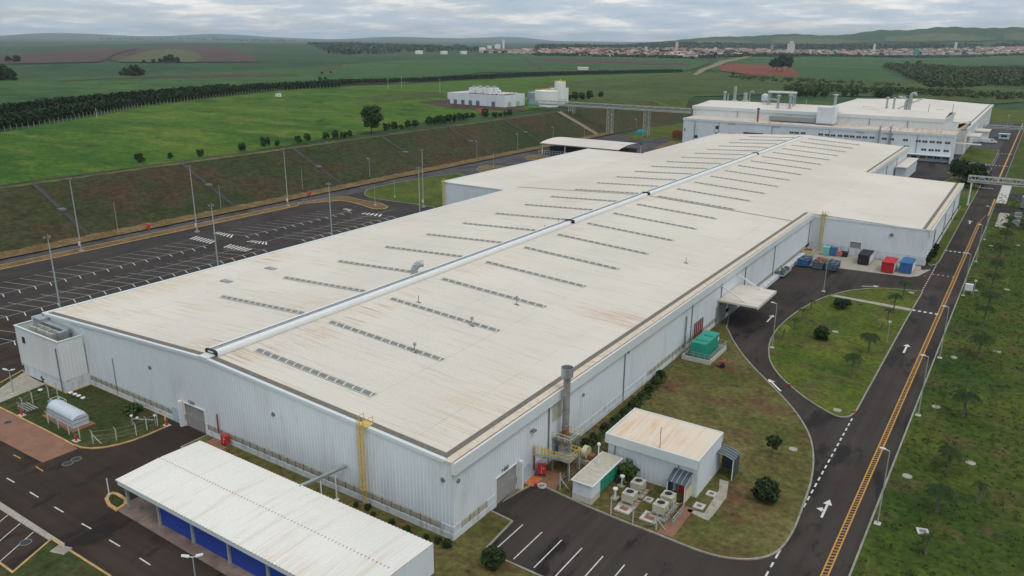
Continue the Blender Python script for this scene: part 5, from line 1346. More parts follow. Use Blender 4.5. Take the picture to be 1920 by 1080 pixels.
coverslab('pale square cover with red lid at the front of the fenced condenser yard', 1171, 954, 0.95, 0.5)
coverslab('pale square cover with red lid nearest the annex footbridge fence', 1219, 971, 0.95, 0.6)
coverslab('square concrete cover on the lawn by the annex corner, nearer one', 1311, 950, 0.6, 0.3)
coverslab('square concrete cover on the lawn by the annex wall, farther one', 1334, 927, 0.55, 0.3)
coverslab('small pale cover between the two condenser pairs', 1216, 938, 0.5, 0.26)
for px, py, lab in ((1153, 935, 'small white hooded outlet on a post in the condenser yard'), (1166, 911, 'small white vent outlet beside the dark shrub')):
    p = G(px, py, 0.13); t = thing('vent_outlet', lab, 'vent', (p.x, p.y, 0.13))
    m = MB(); m.box(-0.45, 0.45, -0.45, 0.45, 0, 0.18); m.build('slab', 'concrete', t); m = MB(); m.tube((0, 0, 0.18), (0, 0, 1.2), 0.13); m.build('pipe', 'white_paint', t); m = MB(); m.lathe((0, 0, 1.15), [(0.12, 0), (0.30, 0.1), (0.30, 0.28), (0.2, 0.3)], 14); m.build('hood', 'white_paint', t)
# post and wire fences: one thing per run, each post a part
def fence(name, label, pts, h=1.9, z=0.13, mat='concrete_light', brace=(), w=0.11):
    t = thing(name, label, 'fence', (pts[0][0], pts[0][1], z)); o = Vector((pts[0][0], pts[0][1], z))
    for i, p in enumerate(pts):
        q = Vector((p[0], p[1], z))-o; m = MB(); m.box(q.x-w/2, q.x+w/2, q.y-w/2, q.y+w/2, -0.1, h); m.bar((q.x, q.y, h), (q.x+0.1, q.y-0.22, h+0.35), w*0.8)
        if i in brace: m.bar((q.x+0.9, q.y+0.6, 0), (q.x, q.y, h*0.8), w*0.8); m.bar((q.x-0.9, q.y+0.6, 0), (q.x, q.y, h*0.8), w*0.8)
        m.build('post', mat, t)
    m = MB()
    for a, b in zip(pts[:-1], pts[1:]):
        a = Vector((a[0], a[1], z))-o; b = Vector((b[0], b[1], z))-o
        for zz in (0.5, 1.1, 1.75): m.bar(a+Vector((0, 0, zz)), b+Vector((0, 0, zz)), 0.02)
    m.build('wire', 'galvanised', t); return t
yf = [tuple(G(x, y, 0.13)[:2]) for x, y in ((1145, 967), (1186, 984), (1230, 994), (1262, 962))]
fence('wire_fence', 'pale post fence closing the condenser yard toward the asphalt', yf, 1.9, 0.13, brace=(2,))
yf = [tuple(G(x, y, 0.13)[:2]) for x, y in ((1060, 922), (1106, 950), (1108, 950), (1076, 880))]
fence('wire_fence', 'pale bent-top post fence between the chimney and the gas hut', [tuple(G(x, y, 0.13)[:2]) for x, y in ((1050, 918), (1067, 902), (1086, 880), (1100, 868))], 2.0, 0.13, brace=(0,))
t = thing('green_handrail', 'pale green handrail bridge beside the right condensers', 'handrail', tuple(G(1247, 984, 0.13)))
m = MB()
for k in range(6): m.box(0+0.0, 0.06, k*0.62, k*0.62+0.06, 0, 1.1); m.box(0.8, 0.86, k*0.62, k*0.62+0.06, 0, 1.1)
for x in (0.03, 0.83): m.bar((x, 0, 1.1), (x, 3.15, 1.1), 0.06); m.bar((x, 0, 0.6), (x, 3.15, 0.6), 0.05)
m.build('rail_frame', 'pole_paint', t)

# fire cabinets, hydrants and the like
def cabinet(label, x, y, z, rz=0):
    t = thing('fire_cabinet', label, 'fire cabinet', (x, y, z), rz, 'red fire hose cabinets')
    m = MB(); m.box(-0.55, 0.55, -0.3, 0.3, 0.35, 1.55); m.build('cabinet_body', 'red_paint', t)
    m = MB(); m.box(-0.02, 0.02, -0.32, -0.301, 0.4, 1.5); m.lathe((0.25, -0.32, 1.1), [(0.07, 0), (0.07, 0.1)], 10); m.build('door_trim', 'white_paint', t)
    for a in (-0.55, 0.55): m = MB(); m.box(a-0.05, a+0.05, -0.25, 0.25, 0, 0.35); m.build('leg', 'frame_grey', t)
p = G(430, 832, 0.14); cabinet('red fire hose cabinet against the long front wall right of the shutter', p.x, YF-0.65, 0.14)
p = G(1018, 892, 0.14); cabinet('red fire hose cabinet in front of the steel stair by the side gate', p.x-0.2, p.y, 0.14, 0.5)
p = G(278, 430, 0.1); cabinet('red fire hose cabinet beside the road below the drained bank', p.x, p.y, 0.1)
p = G(580, 368, 0.1); cabinet('red fire hose cabinet farther along the road below the bank', p.x, p.y, 0.1)
for px, py, lab in ((41, 778, 'red hydrant beside the pipe crossing on the west lawn'), (143, 826, 'red hydrant beside the kerb below the white gas tank'), (313, 797, 'red hydrant at the lawn tip near the front shutter')):
    p = G(px, py, 0.14); t = thing('fire_hydrant', lab, 'hydrant', (p.x, p.y, 0.13), 0, 'red hydrants on the west lawn')
    t.scale = (0.75, 0.75, 0.75)
    m = MB(); m.lathe((0, 0, 0), [(0.22, 0), (0.18, 0.3), (0.20, 0.8), (0.25, 0.85), (0.20, 1.1), (0.05, 1.2)], 12); m.build('barrel', 'red_paint', t)
    m = MB(); m.tube((-0.4, 0, 0.65), (0.4, 0, 0.65), 0.11); m.build('outlet', 'red_paint', t); m = MB(); m.box(-0.7, 0.7, -0.5, 0.5, 0, 0.04); m.build('slab', 'concrete_light', t)
p = G(1016, 912, 0.14); t = thing('concrete_ring', 'round concrete ring with a red cap at the asphalt edge by the stair', 'ring', (p.x, p.y-0.0, 0.13))
m = MB(); m.lathe((0, 0, 0), [(0.55, 0), (0.55, 0.2), (0.38, 0.2), (0.36, 0.05)], 20, cap=False); m.build('ring', 'concrete_light', t); m = MB(); m.tube((-0.6, -0.5, 0), (-0.6, -0.5, 0.5), 0.16); m.build('red_cap', 'red_paint', t)
p = G(997, 901, 0.15); sheet('orange_paint_mark', [(p.x-0.9, p.y-1.1), (p.x+0.9, p.y-1.1), (p.x+0.9, p.y+1.1), (p.x-0.9, p.y+1.1)], 'orange_paint', 0.16)
sheet('brick_paving', [(-45.1, 71.9), (-41.2, 71.9), (-41.8, 75.5), (-45.1, 75.5)], 'brick_paving', 0.142)
p = G(420, 832, 0.15); sheet('brick_paving', [(p.x-2.5, YF-2.6), (p.x+1.2, YF-2.6), (p.x+1.2, YF-0.2), (p.x-2.5, YF-0.2)], 'brick_paving', 0.15)

# ================================================================== caged ladders
def ladder(label, x, y, z0, z1, rz, mat='yellow_paint'):
    t = thing('caged_ladder', label, 'ladder', (x, y, z0), rz, 'yellow caged wall ladders'); H = z1-z0
    m = MB()
    for a in (-0.3, 0.3): m.bar((a, 0, 0), (a, 0, H+1.0), 0.09)
    for k in range(int(H/0.3)): m.bar((-0.3, 0, 0.3*k+0.2), (0.3, 0, 0.3*k+0.2), 0.045)
    m.build('rail_and_rungs', mat, t)
    m = MB(); n = 7
    for z in np.arange(2.3, H+0.9, 0.75):
        P = [(0.42*cos(u), -0.42*sin(u)-0.15, z) for u in np.linspace(0, pi, n)]
        for a, b in zip(P[:-1], P[1:]): m.bar(a, b, 0.05, 0.09)
    for u in np.linspace(0, pi, 5): m.bar((0.42*cos(u), -0.42*sin(u)-0.15, 2.3), (0.42*cos(u), -0.42*sin(u)-0.15, H+0.8), 0.05)
    m.build('safety_cage', mat, t)
    m = MB(); m.box(-0.7, 0.7, 0.05, 1.3, H+0.0, H+0.1)
    for a in (-0.7, 0.7): m.bar((a, 0.1, H+1.0), (a, 1.2, H+1.0), 0.06); m.bar((a, 1.2, H+0.1), (a, 1.2, H+1.0), 0.06)
    m.build('top_platform', mat, t); return t
ladder('yellow caged ladder climbing the long front wall of the hall', -57.9, YF-0.45, 0.13, zroof(-57.9)+0.1, 0)
ladder('yellow caged ladder in the corner of the container yard', -42.3, 208.5, 0.1, 9.6, 0)
ladder('yellow caged ladder at the far left corner of the hall wing', -151.0, 189.5, 0.1, 9.5, 0)

# ================================================================== generator, trolley, gas tank, shed things
p = G(1283, 668, 0.13); q = G(1325, 690, 0.13); r = G(1361, 656, 0.13)
gx0_, gy0_ = p.x, (p.y+q.y)/2; gx1_, gy1_ = q.x, r.y
t = thing('generator_bund', 'white concrete bund wall round the green generator container', 'bund wall', (gx0_, gy0_, 0.13))
L, Wd = gx1_-gx0_, gy1_-gy0_
m = MB(); m.box(0, L, 0, 0.2, 0, 0.75); m.box(0, L, Wd-0.2, Wd, 0, 0.75); m.box(0, 0.2, 0.201, Wd-0.201, 0, 0.75); m.box(L-0.2, L, 0.201, Wd-0.201, 0, 0.75); m.build('bund_wall', 'concrete_light', t)
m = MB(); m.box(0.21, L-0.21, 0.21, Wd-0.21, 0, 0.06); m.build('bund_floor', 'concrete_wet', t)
m = MB()
for k in range(6):
    for y in (0.1, Wd-0.1): m.box(L*k/5-0.03+ (0.05 if k == 0 else -0.05 if k == 5 else 0), L*k/5+0.03, y-0.03, y+0.03, 0.75, 1.7)
for k in range(7):
    for x in (0.1, L-0.1): m.box(x-0.03, x+0.03, 0.3+(Wd-0.6)*k/6, 0.36+(Wd-0.6)*k/6, 0.75, 1.7)
for z in (1.25, 1.7): m.bar((0.1, 0.1, z), (L-0.1, 0.1, z), 0.05); m.bar((0.1, 0.1, z), (0.1, Wd-0.1, z), 0.05); m.bar((L-0.1, 0.1, z), (L-0.1, Wd-0.1, z), 0.05); m.bar((0.1, Wd-0.1, z), (L-0.1, Wd-0.1, z), 0.05)
m.build('guard_rail', 'pole_paint', t)
t = thing('generator_container', 'green generator container inside the white concrete bund', 'container', (gx0_+L*0.5, gy0_+Wd*0.5, 0.2))
m = MB(); m.box(-1.3, 1.3, -3.4, 3.4, 0.15, 3.1); m.build('container_body', 'green_paint', t)
m = MB(); [m.box(1.301, 1.34, -3.3+0.4*k, -3.12+0.4*k, 0.3, 2.7) for k in range(17)]; [m.box(-1.2+0.4*k, -1.02+0.4*k, -3.44, -3.401, 0.3, 2.7) for k in range(6)]; m.build('side_ribs', 'green_paint', t)
m = MB(); m.box(-1.1, 1.1, -2.0, -1.2, 3.101, 3.2); m.box(-0.6, 0.9, 0.8, 1.5, 3.101, 3.2); m.build('roof_vent', 'green_panel', t); m = MB(); m.box(1.341, 1.36, 2.6, 3.2, 1.9, 2.5); m.build('notice_plate', 'white_paint', t)
m = MB(); m.box(-1.3, 1.3, -3.4, 3.4, 0, 0.149); m.build('skid_frame', 'frame_grey', t)
p = G(1352, 688, 0.13); t = thing('two_wheel_trolley', 'dark red wheeled trolley parked beside the concrete bund', 'trolley', (p.x, p.y, 0.13), 0.4)
m = MB(); m.box(-0.7, 0.7, -0.4, 0.4, 0.45, 0.6); m.bar((-0.7, 0, 0.55), (-1.6, 0, 0.7), 0.08); m.box(-0.4, 0.5, -0.3, 0.3, 0.6, 1.05); m.build('trolley_bed', 'red_brown', t)
for a in (-0.45, 0.45): m = MB(); m.tube((0.2, a-0.1, 0.4), (0.2, a+0.1, 0.4), 0.4, n=16); m.build('wheel', 'rubber', t)
p0 = G(137, 806, 0.13); p1 = G(172, 794, 0.13); p2 = G(92, 782, 0.13)
t = thing('gas_tank', 'white capsule gas tank with box skirt on a red plinth', 'gas tank', ((p0.x+p2.x)/2, p0.y+1.15, 0.13), atan_ := math.atan2(p0.y-p2.y, p0.x-p2.x))
m = MB(); m.box(-3.6, 3.6, -1.1, 1.1, 0.25, 1.45)
pr = [(1.1*cos(u), 1.45+0.85*sin(u)) for u in np.linspace(0, pi, 11)]
m.add([(-3.3, y, z) for y, z in pr]+[(3.1, y, z) for y, z in pr]+[(3.6, y*0.92, 1.45+(z-1.45)*0.55) for y, z in pr], [tuple(range(11))[::-1]]+[(i, i+1, 11+i+1, 11+i) for i in range(10)]+[(11+i, 12+i, 23+i, 22+i) for i in range(10)]+[tuple(range(22, 33))])
m.build('tank_shell', 'tank_white', t); m = MB(); m.box(-3.65, 3.65, -1.15, 1.15, 1.38, 1.44); m.box(-3.65, 3.65, -1.14, 1.14, 0.8, 0.84); m.build('band', 'frame_grey', t)
m = MB(); m.box(-4.2, 4.3, -1.6, 1.6, 0, 0.2); m.build('plinth_slab', 'brick_paving', t)
m = MB(); m.tube((-3.7, -0.6, 0.3), (-3.7, -0.6, 2.1), 0.06); m.tube((-3.7, 0.4, 0.3), (-3.7, 0.4, 2.1), 0.06); m.tube((-4.0, -0.6, 2.1), (-3.0, 0.6, 2.2), 0.07); m.lathe((-3.0, 0.5, 2.2), [(0.18, 0), (0.18, 0.25), (0.05, 0.35)], 10); m.build('valve_pipes', 'aqua_paint', t)
p = G(110, 758, 0.14); t = thing('yellow_frame', 'low yellow-green steel frame on the lawn behind the gas tank', 'frame', (p.x, p.y, 0.13))
m = MB(); [m.box(a-0.05, a+0.05, b-0.05, b+0.05, 0, 0.8) for a in (-1.1, 1.1) for b in (-0.6, 0.6)]; m.bar((-1.1, -0.6, 0.8), (1.1, -0.6, 0.8), 0.08); m.bar((-1.1, 0.6, 0.8), (1.1, 0.6, 0.8), 0.08); m.bar((-1.1, -0.6, 0.8), (-1.1, 0.6, 0.8), 0.08); m.bar((1.1, -0.6, 0.8), (1.1, 0.6, 0.8), 0.08); m.build('frame_bars', 'cream_paint', t)
m = MB(); m.box(-1.0, 1.0, -0.5, 0.5, 0.3, 0.4); m.build('shelf', 'leaf_yellow', t)
for i, (px, py, lab) in enumerate(((133, 738, 'pale round post cap, first in the row behind the gas tank'), (141, 741, 'pale round post cap, second in the row behind the gas tank'), (148, 744, 'pale round post cap, third in the row behind the gas tank'), (156, 748, 'pale round post cap, last in the row behind the gas tank'), (76, 733, 'white round disc marker on the west lawn near the footpath'))):
    p = G(px, py, 0.4); t = thing('capped_post', lab, 'capped post', (p.x, p.y, 0.13))
    m = MB(); m.tube((0, 0, 0), (0, 0, 0.45), 0.07); m.build('stem', 'pole_paint', t); m = MB(); m.lathe((0, 0, 0.42), [(0.34, 0), (0.34, 0.1), (0.1, 0.2)], 14); m.build('cap', 'white_paint', t)
t = thing('pipe_manifold', 'tangle of dark pipes and valves beside the west footpath', 'pipe manifold', tuple(G(52, 768, 0.13)))
m = MB()
for j in range(4): m.tube((-1.4, -0.6+0.4*j, 0.5), (1.8, -0.6+0.4*j, 0.5), 0.09); m.tube((-1.3+0.7*j, -0.6, 0), (-1.3+0.7*j, -0.6, 0.9), 0.08)
m.build('pipework', 'galv_dirty', t); m = MB(); [m.lathe((-1.3+0.7*j, -0.6, 0.9), [(0.2, 0), (0.2, 0.06)], 10) for j in range(4)]; m.build('valve_wheel', 'frame_grey', t)
fp = [tuple(G(x, y, 0.13)[:2]) for x, y in ((62, 756), (92, 745), (91, 793), (110, 803), (130, 815), (150, 822))]
fence('wire_fence', 'pale post fence along the kerb side of the gas tank', fp[2:], 1.6, 0.13)
fence('wire_fence', 'pale post fence between the plant room and the footpath', [tuple(G(x, y, 0.13)[:2]) for x, y in ((44, 770), (62, 757), (92, 746), (108, 741))], 1.8, 0.13)
fence('wire_fence', 'pale post fence round the lawn tip near the front shutter', [tuple(G(x, y, 0.13)[:2]) for x, y in ((175, 832), (219, 826), (256, 817), (276, 806), (296, 798))], 1.8, 0.13, brace=(0,))

# ================================================================== containers in the yard
def skip(label, px, py, L, Wd, H, mat, load=None, rz=0.0, lid=False, white=False):
    p = G(px, py, 0.12)
    t = thing('skip_container', label, 'waste container', (p.x, p.y, 0.11), rz, 'waste containers in the yard')
    m = MB(); a = 0.08
    m.add([(-Wd/2+0.1, 0.1, 0.15), (Wd/2-0.1, 0.1, 0.15), (Wd/2-0.1, L-0.1, 0.15), (-Wd/2+0.1, L-0.1, 0.15), (-Wd/2, 0, H), (Wd/2, 0, H), (Wd/2, L, H), (-Wd/2, L, H)], [(0, 3, 2, 1), (0, 1, 5, 4), (1, 2, 6, 5), (2, 3, 7, 6), (3, 0, 4, 7)])
    if not lid: m.add([(-Wd/2+a, a, H), (Wd/2-a, a, H), (Wd/2-a, L-a, H), (-Wd/2+a, L-a, H), (-Wd/2+a, a, H-0.45), (Wd/2-a, a, H-0.45), (Wd/2-a, L-a, H-0.45), (-Wd/2+a, L-a, H-0.45)], [(0, 1, 5, 4)[::-1], (1, 2, 6, 5)[::-1], (2, 3, 7, 6)[::-1], (3, 0, 4, 7)[::-1], (4, 5, 6, 7)])
    m.build('skip_body', mat, t)
    m = MB(); m.box(-Wd/2-0.08, Wd/2+0.08, -0.08, a, H-0.12, H+0.05); m.box(-Wd/2-0.08, -Wd/2+a, a, L+0.08, H-0.12, H+0.05); m.box(Wd/2-a, Wd/2+0.08, a, L+0.08, H-0.12, H+0.05)
    for k in range(5): y = L*(k+0.5)/5; m.box(Wd/2-0.05, Wd/2+0.07, y-0.06, y+0.06, 0.2, H-0.12); m.box(-Wd/2-0.07, -Wd/2+0.05, y-0.06, y+0.06, 0.2, H-0.12)
    for k in (-1, 0, 1): m.box(k*Wd/3-0.06, k*Wd/3+0.06, -0.07, 0.05, 0.2, H-0.12)
    m.build('rim_and_ribs', mat, t)
    if lid: m = MB(); m.box(-Wd/2+0.081, Wd/2-0.081, a+0.001, L, H-0.02, H+0.14); [m.box(-Wd/2+0.1, Wd/2-0.1, L*k/5-0.05, L*k/5+0.05, H+0.141, H+0.2) for k in range(1, 5)]; m.build('lid', mat, t)
    if white: m = MB(); m.add([(Wd/2+0.08, 0.3, 0.3), (Wd/2+0.08, L-0.1, 0.3), (Wd/2+0.10, L-0.1, H-0.2), (Wd/2+0.10, 0.3, H-0.2)], [(0, 1, 2, 3)]); m.build('side_panel', 'white_paint', t)
    if load:
        m = MB(); rr = random.Random(int(px))
        for k in range(26): m.obox((rr.uniform(-Wd/2+0.35, Wd/2-0.35), rr.uniform(0.4, L-0.4)), rr.uniform(0.3, 1.1), rr.uniform(0.2, 0.7), rr.uniform(0, 3), H-0.5, H+rr.uniform(-0.3, 0.35))
        m.build('load', load, t)
skip('black lidded waste container with pale side under the wing wall', 1617, 497, 6.2, 2.5, 2.4, 'black_metal', None, 0, True, True)
skip('bright red lidded waste container with pale side in the yard', 1662, 512, 5.8, 2.6, 2.5, 'red_paint', None, 0, True, True)
skip('bright blue lidded waste container with pale side, rightmost in the yard', 1696, 513, 5.8, 2.6, 2.5, 'blue_metal', None, 0, True, True)
skip('blue open skip beside the hall wall, leftmost of three', 1503, 500, 4.6, 2.3, 1.7, 'blue_metal', 'junk_grey', -0.05)
skip('grey open skip loaded with orange scrap, middle of three', 1531, 505, 5.0, 2.3, 1.8, 'bluegrey_metal', 'junk_orange', -0.05)
skip('grey-blue open skip with rusty tailboard, rightmost of three', 1555, 508, 4.8, 2.4, 1.7, 'bluegrey_metal', 'junk_grey', -0.05)
skip('yellow-topped low skip behind the blue one in the corner', 1512, 480, 2.6, 2.4, 1.3, 'cream_paint', 'junk_orange', 0)
for px, py, lab, mat in ((1547, 479, 'small aqua bin standing against the wing wall', 'aqua_paint'), (1561, 480, 'small blue bin next to the aqua one', 'blue_metal'), (1572, 481, 'small pink-red bin between the blue and dark bins', 'pink_paint'), (1582, 482, 'small dark bin beside the wing shutter door', 'black_metal')):
    p = G(px, py, 0.12); t = thing('waste_bin', lab, 'bin', (p.x, p.y, 0.11), 0, 'small bins along the wing wall')
    m = MB(); hh = 2.1 if 'aqua' in lab else 1.2; m.add([(-0.7, 0, 0.1), (0.7, 0, 0.1), (0.7, 1.2, 0.1), (-0.7, 1.2, 0.1), (-0.85, -0.1, hh), (0.85, -0.1, hh), (0.85, 1.3, hh), (-0.85, 1.3, hh)], [(0, 3, 2, 1), (4, 5, 6, 7), (0, 1, 5, 4), (1, 2, 6, 5), (2, 3, 7, 6), (3, 0, 4, 7)]); m.build('bin_body', mat, t)
    m = MB(); m.box(-0.9, 0.9, -0.14, 1.34, hh+0.001, hh+0.08); m.build('lid', mat, t)
p = G(1462, 522, 0.06); t = thing('scrap_trailer', 'low grey trailer loaded with scrap beside the dock wall', 'trailer', (p.x-0.2, p.y, 0.03), 0)
m = MB(); m.box(-1.0, 1.0, 0, 6.5, 0.5, 0.7); m.box(1.0, 1.06, 0, 6.5, 0.7, 1.2); m.build('trailer_bed', 'pole_paint', t)
m = MB(); rr = random.Random(3); [m.obox((rr.uniform(-0.7, 0.7), rr.uniform(0.4, 6.1)), rr.uniform(0.4, 1.0), rr.uniform(0.2, 0.7), rr.uniform(0, 3), 0.7, rr.uniform(0.9, 1.6)) for k in range(30)]; m.build('load', 'junk_grey', t)
for y in (1.4, 5.0): m = MB(); m.tube((-1.0, y, 0.3), (1.0, y, 0.3), 0.3, n=12); m.build('wheel_axle', 'rubber', t)

# ================================================================== rooftop bits on the hall
p = G(777, 520, 11.4)
t = thing('roof_gooseneck', 'fat galvanised gooseneck duct curling up beside the ridge ventilator', 'duct', (p.x, p.y, zroof(p.x)))
m = MB(); P = [(-0.1, 0, 0.4), (-0.1, 0.1, 1.2), (0.1, 0.35, 1.85), (0.55, 0.8, 2.3), (1.1, 1.3, 2.3)]; m.path(P, 0.62, 14); m.build('duct_elbow', 'galvanised', t)
m = MB(); m.tube((-0.1, 0, -0.1), (-0.1, 0, 0.45), 0.66, n=14); m.build('duct_collar', 'white_paint', t)
for i, (px, py, lab, k) in enumerate(((778, 662, 'small grey mushroom vent on the nearest right-hand skylight strip', 1), (885, 612, 'small grey mushroom vent on the second right-hand skylight strip', 1), (969, 572, 'small grey mushroom vent on the third right-hand skylight strip', 1), (785, 567, 'thin vent post alone on the roof right of the ridge', 0), (1286, 494, 'thin vent post alone near the right eave of the hall', 0), (1021, 433, 'thin vent post just left of the ridge, nearer one', 0), (1047, 421, 'thin vent post just left of the ridge, farther one', 0))):
    p = G(px, py, 10.6); p = G(px, py, zroof(p.x)); zz = zroof(p.x)
    t = thing('roof_vent_post', lab, 'roof vent', (p.x, p.y, zz), 0, 'small vents on the hall roof')
    m = MB(); m.tube((0, 0, -0.05), (0, 0, 1.25), 0.06); m.build('vent_pipe', 'frame_grey', t)
    m = MB(); m.box(-0.4, 0.4, -0.15, 0.15, 0.05, 0.12); m.build('base_flashing', 'frame_grey', t)
    if k: m = MB(); m.lathe((0, 0, 1.1), [(0.06, 0), (0.26, 0.05), (0.22, 0.4), (0.05, 0.5)], 12); m.build('vent_head', 'vent_grey', t)

# ================================================================== lamps and masts
mast = None
def place_mast(px, py, label, H=18.8, z=0.02):
    """py: top of the mast in the picture"""
    global mast
    p = G(px, py, H)
    if mast is None:
        mast = thing('lighting_mast', label, 'lighting mast', (p.x, p.y, z), 0, 'tall lighting masts along the car park')
        m = MB(); m.lathe((0, 0, 0), [(0.20, 0), (0.085, 18.3)], 10); m.build('pole', 'pole_paint', mast)
        m = MB()
        for a in range(3): m.obox((0.45*cos(a*2.09), 0.45*sin(a*2.09)), 0.5, 0.28, a*2.09, 18.25, 18.55)
        m.box(-0.06, 0.06, -0.06, 0.06, 18.3, 18.95); m.build('lamp_cluster', 'frame_grey', mast)
        m = MB(); m.box(-0.5, 0.5, -0.5, 0.5, -0.02, 0.35); m.build('footing', 'concrete', mast)
        m = MB(); m.box(-0.25, 0.25, -0.36, -0.2, 1.6, 2.6); m.build('control_box', 'white_paint', mast)
        return mast
    return dup(mast, (p.x, p.y, z), 0, label, 'tall lighting masts along the car park')
for px, py, lab in ((88.5, 441, 'tall mast rising behind the plant room corner, leftmost'), (130, 333, 'tall mast at the left below the first bank drain'), (355, 309, 'tall mast beside the second bank drain'), (531.5, 277, 'tall mast on the verge before the third bank drain'),
                    (396, 382, 'tall mast in the car park rising behind the hall roof'), (616, 342, 'tall mast at the right end of the car park bays'), (784.5, 312, 'tall mast on the lawn left of the hall wing'), (791, 279, 'mast with a white box at the foot of the bank')): place_mast(px, py, lab)
lamp1 = None
def lamp(kind, px, pyt, label, H, rz=0, z=0.05, grp='street lamps', head='arm'):
    p = G(px, pyt, z+H)
    t = thing('street_lamp', label, 'street lamp', (p.x, p.y, z), rz, grp)
    m = MB(); m.lathe((0, 0, 0), [(0.085, 0), (0.05, H)], 8); m.build('pole', 'pole_paint', t)
    if kind == 2:
        for s in (-1, 1):
            m = MB(); m.bar((0, 0, H), (s*0.35, 0, H+0.12), 0.06); m.add([(s*0.3, -0.14, H+0.05), (s*0.95, -0.12, H+0.22), (s*0.95, 0.12, H+0.22), (s*0.3, 0.14, H+0.05), (s*0.3, -0.1, H+0.22), (s*0.95, -0.08, H+0.34), (s*0.95, 0.08, H+0.34), (s*0.3, 0.1, H+0.22)], [(0, 1, 2, 3), (7, 6, 5, 4), (0, 4, 5, 1), (1, 5, 6, 2), (2, 6, 7, 3), (3, 7, 4, 0)]); m.build('lamp_head', 'white_paint', t)
    elif kind == 1:
        m = MB(); m.bar((0, 0, H), (-0.45, 0, H+0.12), 0.06); m.box(-1.05, -0.42, -0.12, 0.12, H+0.08, H+0.2); m.build('lamp_head', 'white_paint', t)
    m = MB(); m.box(-0.35, 0.35, -0.35, 0.35, -0.03, 0.12); m.build('footing', 'concrete_light', t)
    return t
HH = 9.4
for px, py, lab in ((1652, 842, 'street lamp with white head over the yellow road line, nearest the camera'), (1733, 668, 'second street lamp along the right side of the main road'), (1781, 577, 'third street lamp along the right side of the main road'), (1815, 476, 'street lamp near the crosswalk dots on the right verge'), (1836.5, 422, 'street lamp where the yellow lines end'), (1858, 388, 'street lamp beside the substation paths')):
    p = G(px, py, HH); 
    t = lamp(1, px, py, lab, HH-0.2, 0, 0.1, 'lamps along the main road'); t.location.x = -7.6
lamp(1, 1457, 570, 'street lamp with white head on the palm island, beside the loop road', 8.2, 0, 0.1, 'lamps by the loop road')
lamp(0, 1553, 480, 'plain lamp pole at the top of the palm island', 8.0, 0, 0.1, 'lamps by the loop road')
lamp(2, 361, 1045, 'twin-headed white lamp in the very foreground by the shelter', 6.5, 0.7, 0.05, 'twin-headed lamps')
lamp(2, 17, 695, 'short twin-headed white lamp beside the west footpath', 3.8, 0.5, 0.1, 'twin-headed lamps')
for px, py, h, lab in ((213, 379, 9, 'slim lamp pole on the verge below the first bank drain'), (410, 347, 8, 'slim lamp pole below the second bank drain'), (565, 319, 8, 'slim lamp pole below the third bank drain'), (692, 298, 8, 'slim white-capped lamp where the service road widens'), (894, 265, 8, 'slim white-capped lamp at the foot of the bank left of the shed'), (971, 252, 8, 'slim white-capped lamp nearest the cycle shed'), (1037.5, 239, 8, 'slim white-capped lamp behind the cycle shed'), (1096, 237, 7, 'slim lamp pole beside the orange bank stair'), (1194, 224, 6, 'short white-capped lamp between the bridge towers'), (618, 300+97, 0, '')):
    if lab: lamp(1 if 'capped' in lab else 0, px, py, lab, h, 0, 0.05, 'slim lamps along the bank road')
for px, py, lab in ((739, 337, 'slim lamp pole on the lawn left of the hall wing'), (702, 350, 'short lamp at the rounded tip of the wing lawn'), (925, 287, 'slim lamp pole on the small road island'), (345/2, 0, '')):
    if lab: lamp(0, px, py, lab, 6, 0, 0.1, 'lawn lamps by the wing')
for px, py, lab, h in ((1669, 603, 'thin signpost on the palm island near the road', 4.2), (1830, 548-22, 'thin signpost on the right verge below the cabinet', 4.0), (1892, 216, 'pale pole beside the distant east side of the process building', 10)): 
    p = G(px, py, h); t = thing('sign_post', lab, 'sign post', (p.x, p.y, 0.1)); m = MB(); m.tube((0, 0, 0), (0, 0, h), 0.05); m.build('pole', 'pole_paint', t); m = MB(); m.box(-0.25, 0.25, -0.03, 0.03, h-0.35, h+0.05); m.build('plate', 'white_paint', t)

# covers in the lawns
rc = None
def roundcover(px, py, label, r=0.62):
    global rc
    p = G(px, py, 0.14)
    if rc is None:
        rc = thing('round_cover', label, 'manhole cover', (p.x, p.y, 0.13), 0, 'pale round manhole covers in the lawns')
        m = MB(); m.lathe((0, 0, 0), [(0.60, 0), (0.58, 0.08), (0.42, 0.08)], 20, cap=False); m.build('rim', 'concrete', rc)
        m = MB(); m.tube((0, 0, 0.0), (0, 0, 0.06), 0.43, n=18); m.build('lid', 'concrete', rc); return rc
    return dup(rc, (p.x, p.y, 0.13), 0, label)
for px, py, lab in ((1701, 893, 'round cover nearest the road, left of the front palms'), (1820, 868, 'round cover right of the thin front palms'), (1870, 659, 'round cover at the far right below the palm row'), (1788, 670, 'round cover in a dark patch beside the third lamp'), (1831, 545, 'round cover right of the white cabinet'), (1888, 543, 'round cover near the right edge beyond the palm row'), (1850, 574, 'round cover at the foot of the palm row'), (1859, 461, 'round cover in the upper part of the east field'), (1909, 460, 'round cover at the right edge in the upper field'), (1487, 842, 'pale round cover beside the small lawn tree'), (1570, 769, 'pale cover at the pointed tip of the palm island'), (1566, 622, 'pale cover beside the round bush on the palm island'), (1709, 549, 'pale cover near the upper tip of the palm island'), (1755, 763, 'pale cover on the asphalt edge by the second lamp')): roundcover(px, py, lab)
coverslab('square white cover alone on the lower east lawn', 1730, 998, 0.6, 0.36, 0.14, 0.3, 'concrete_light', 'square covers on the east lawn')
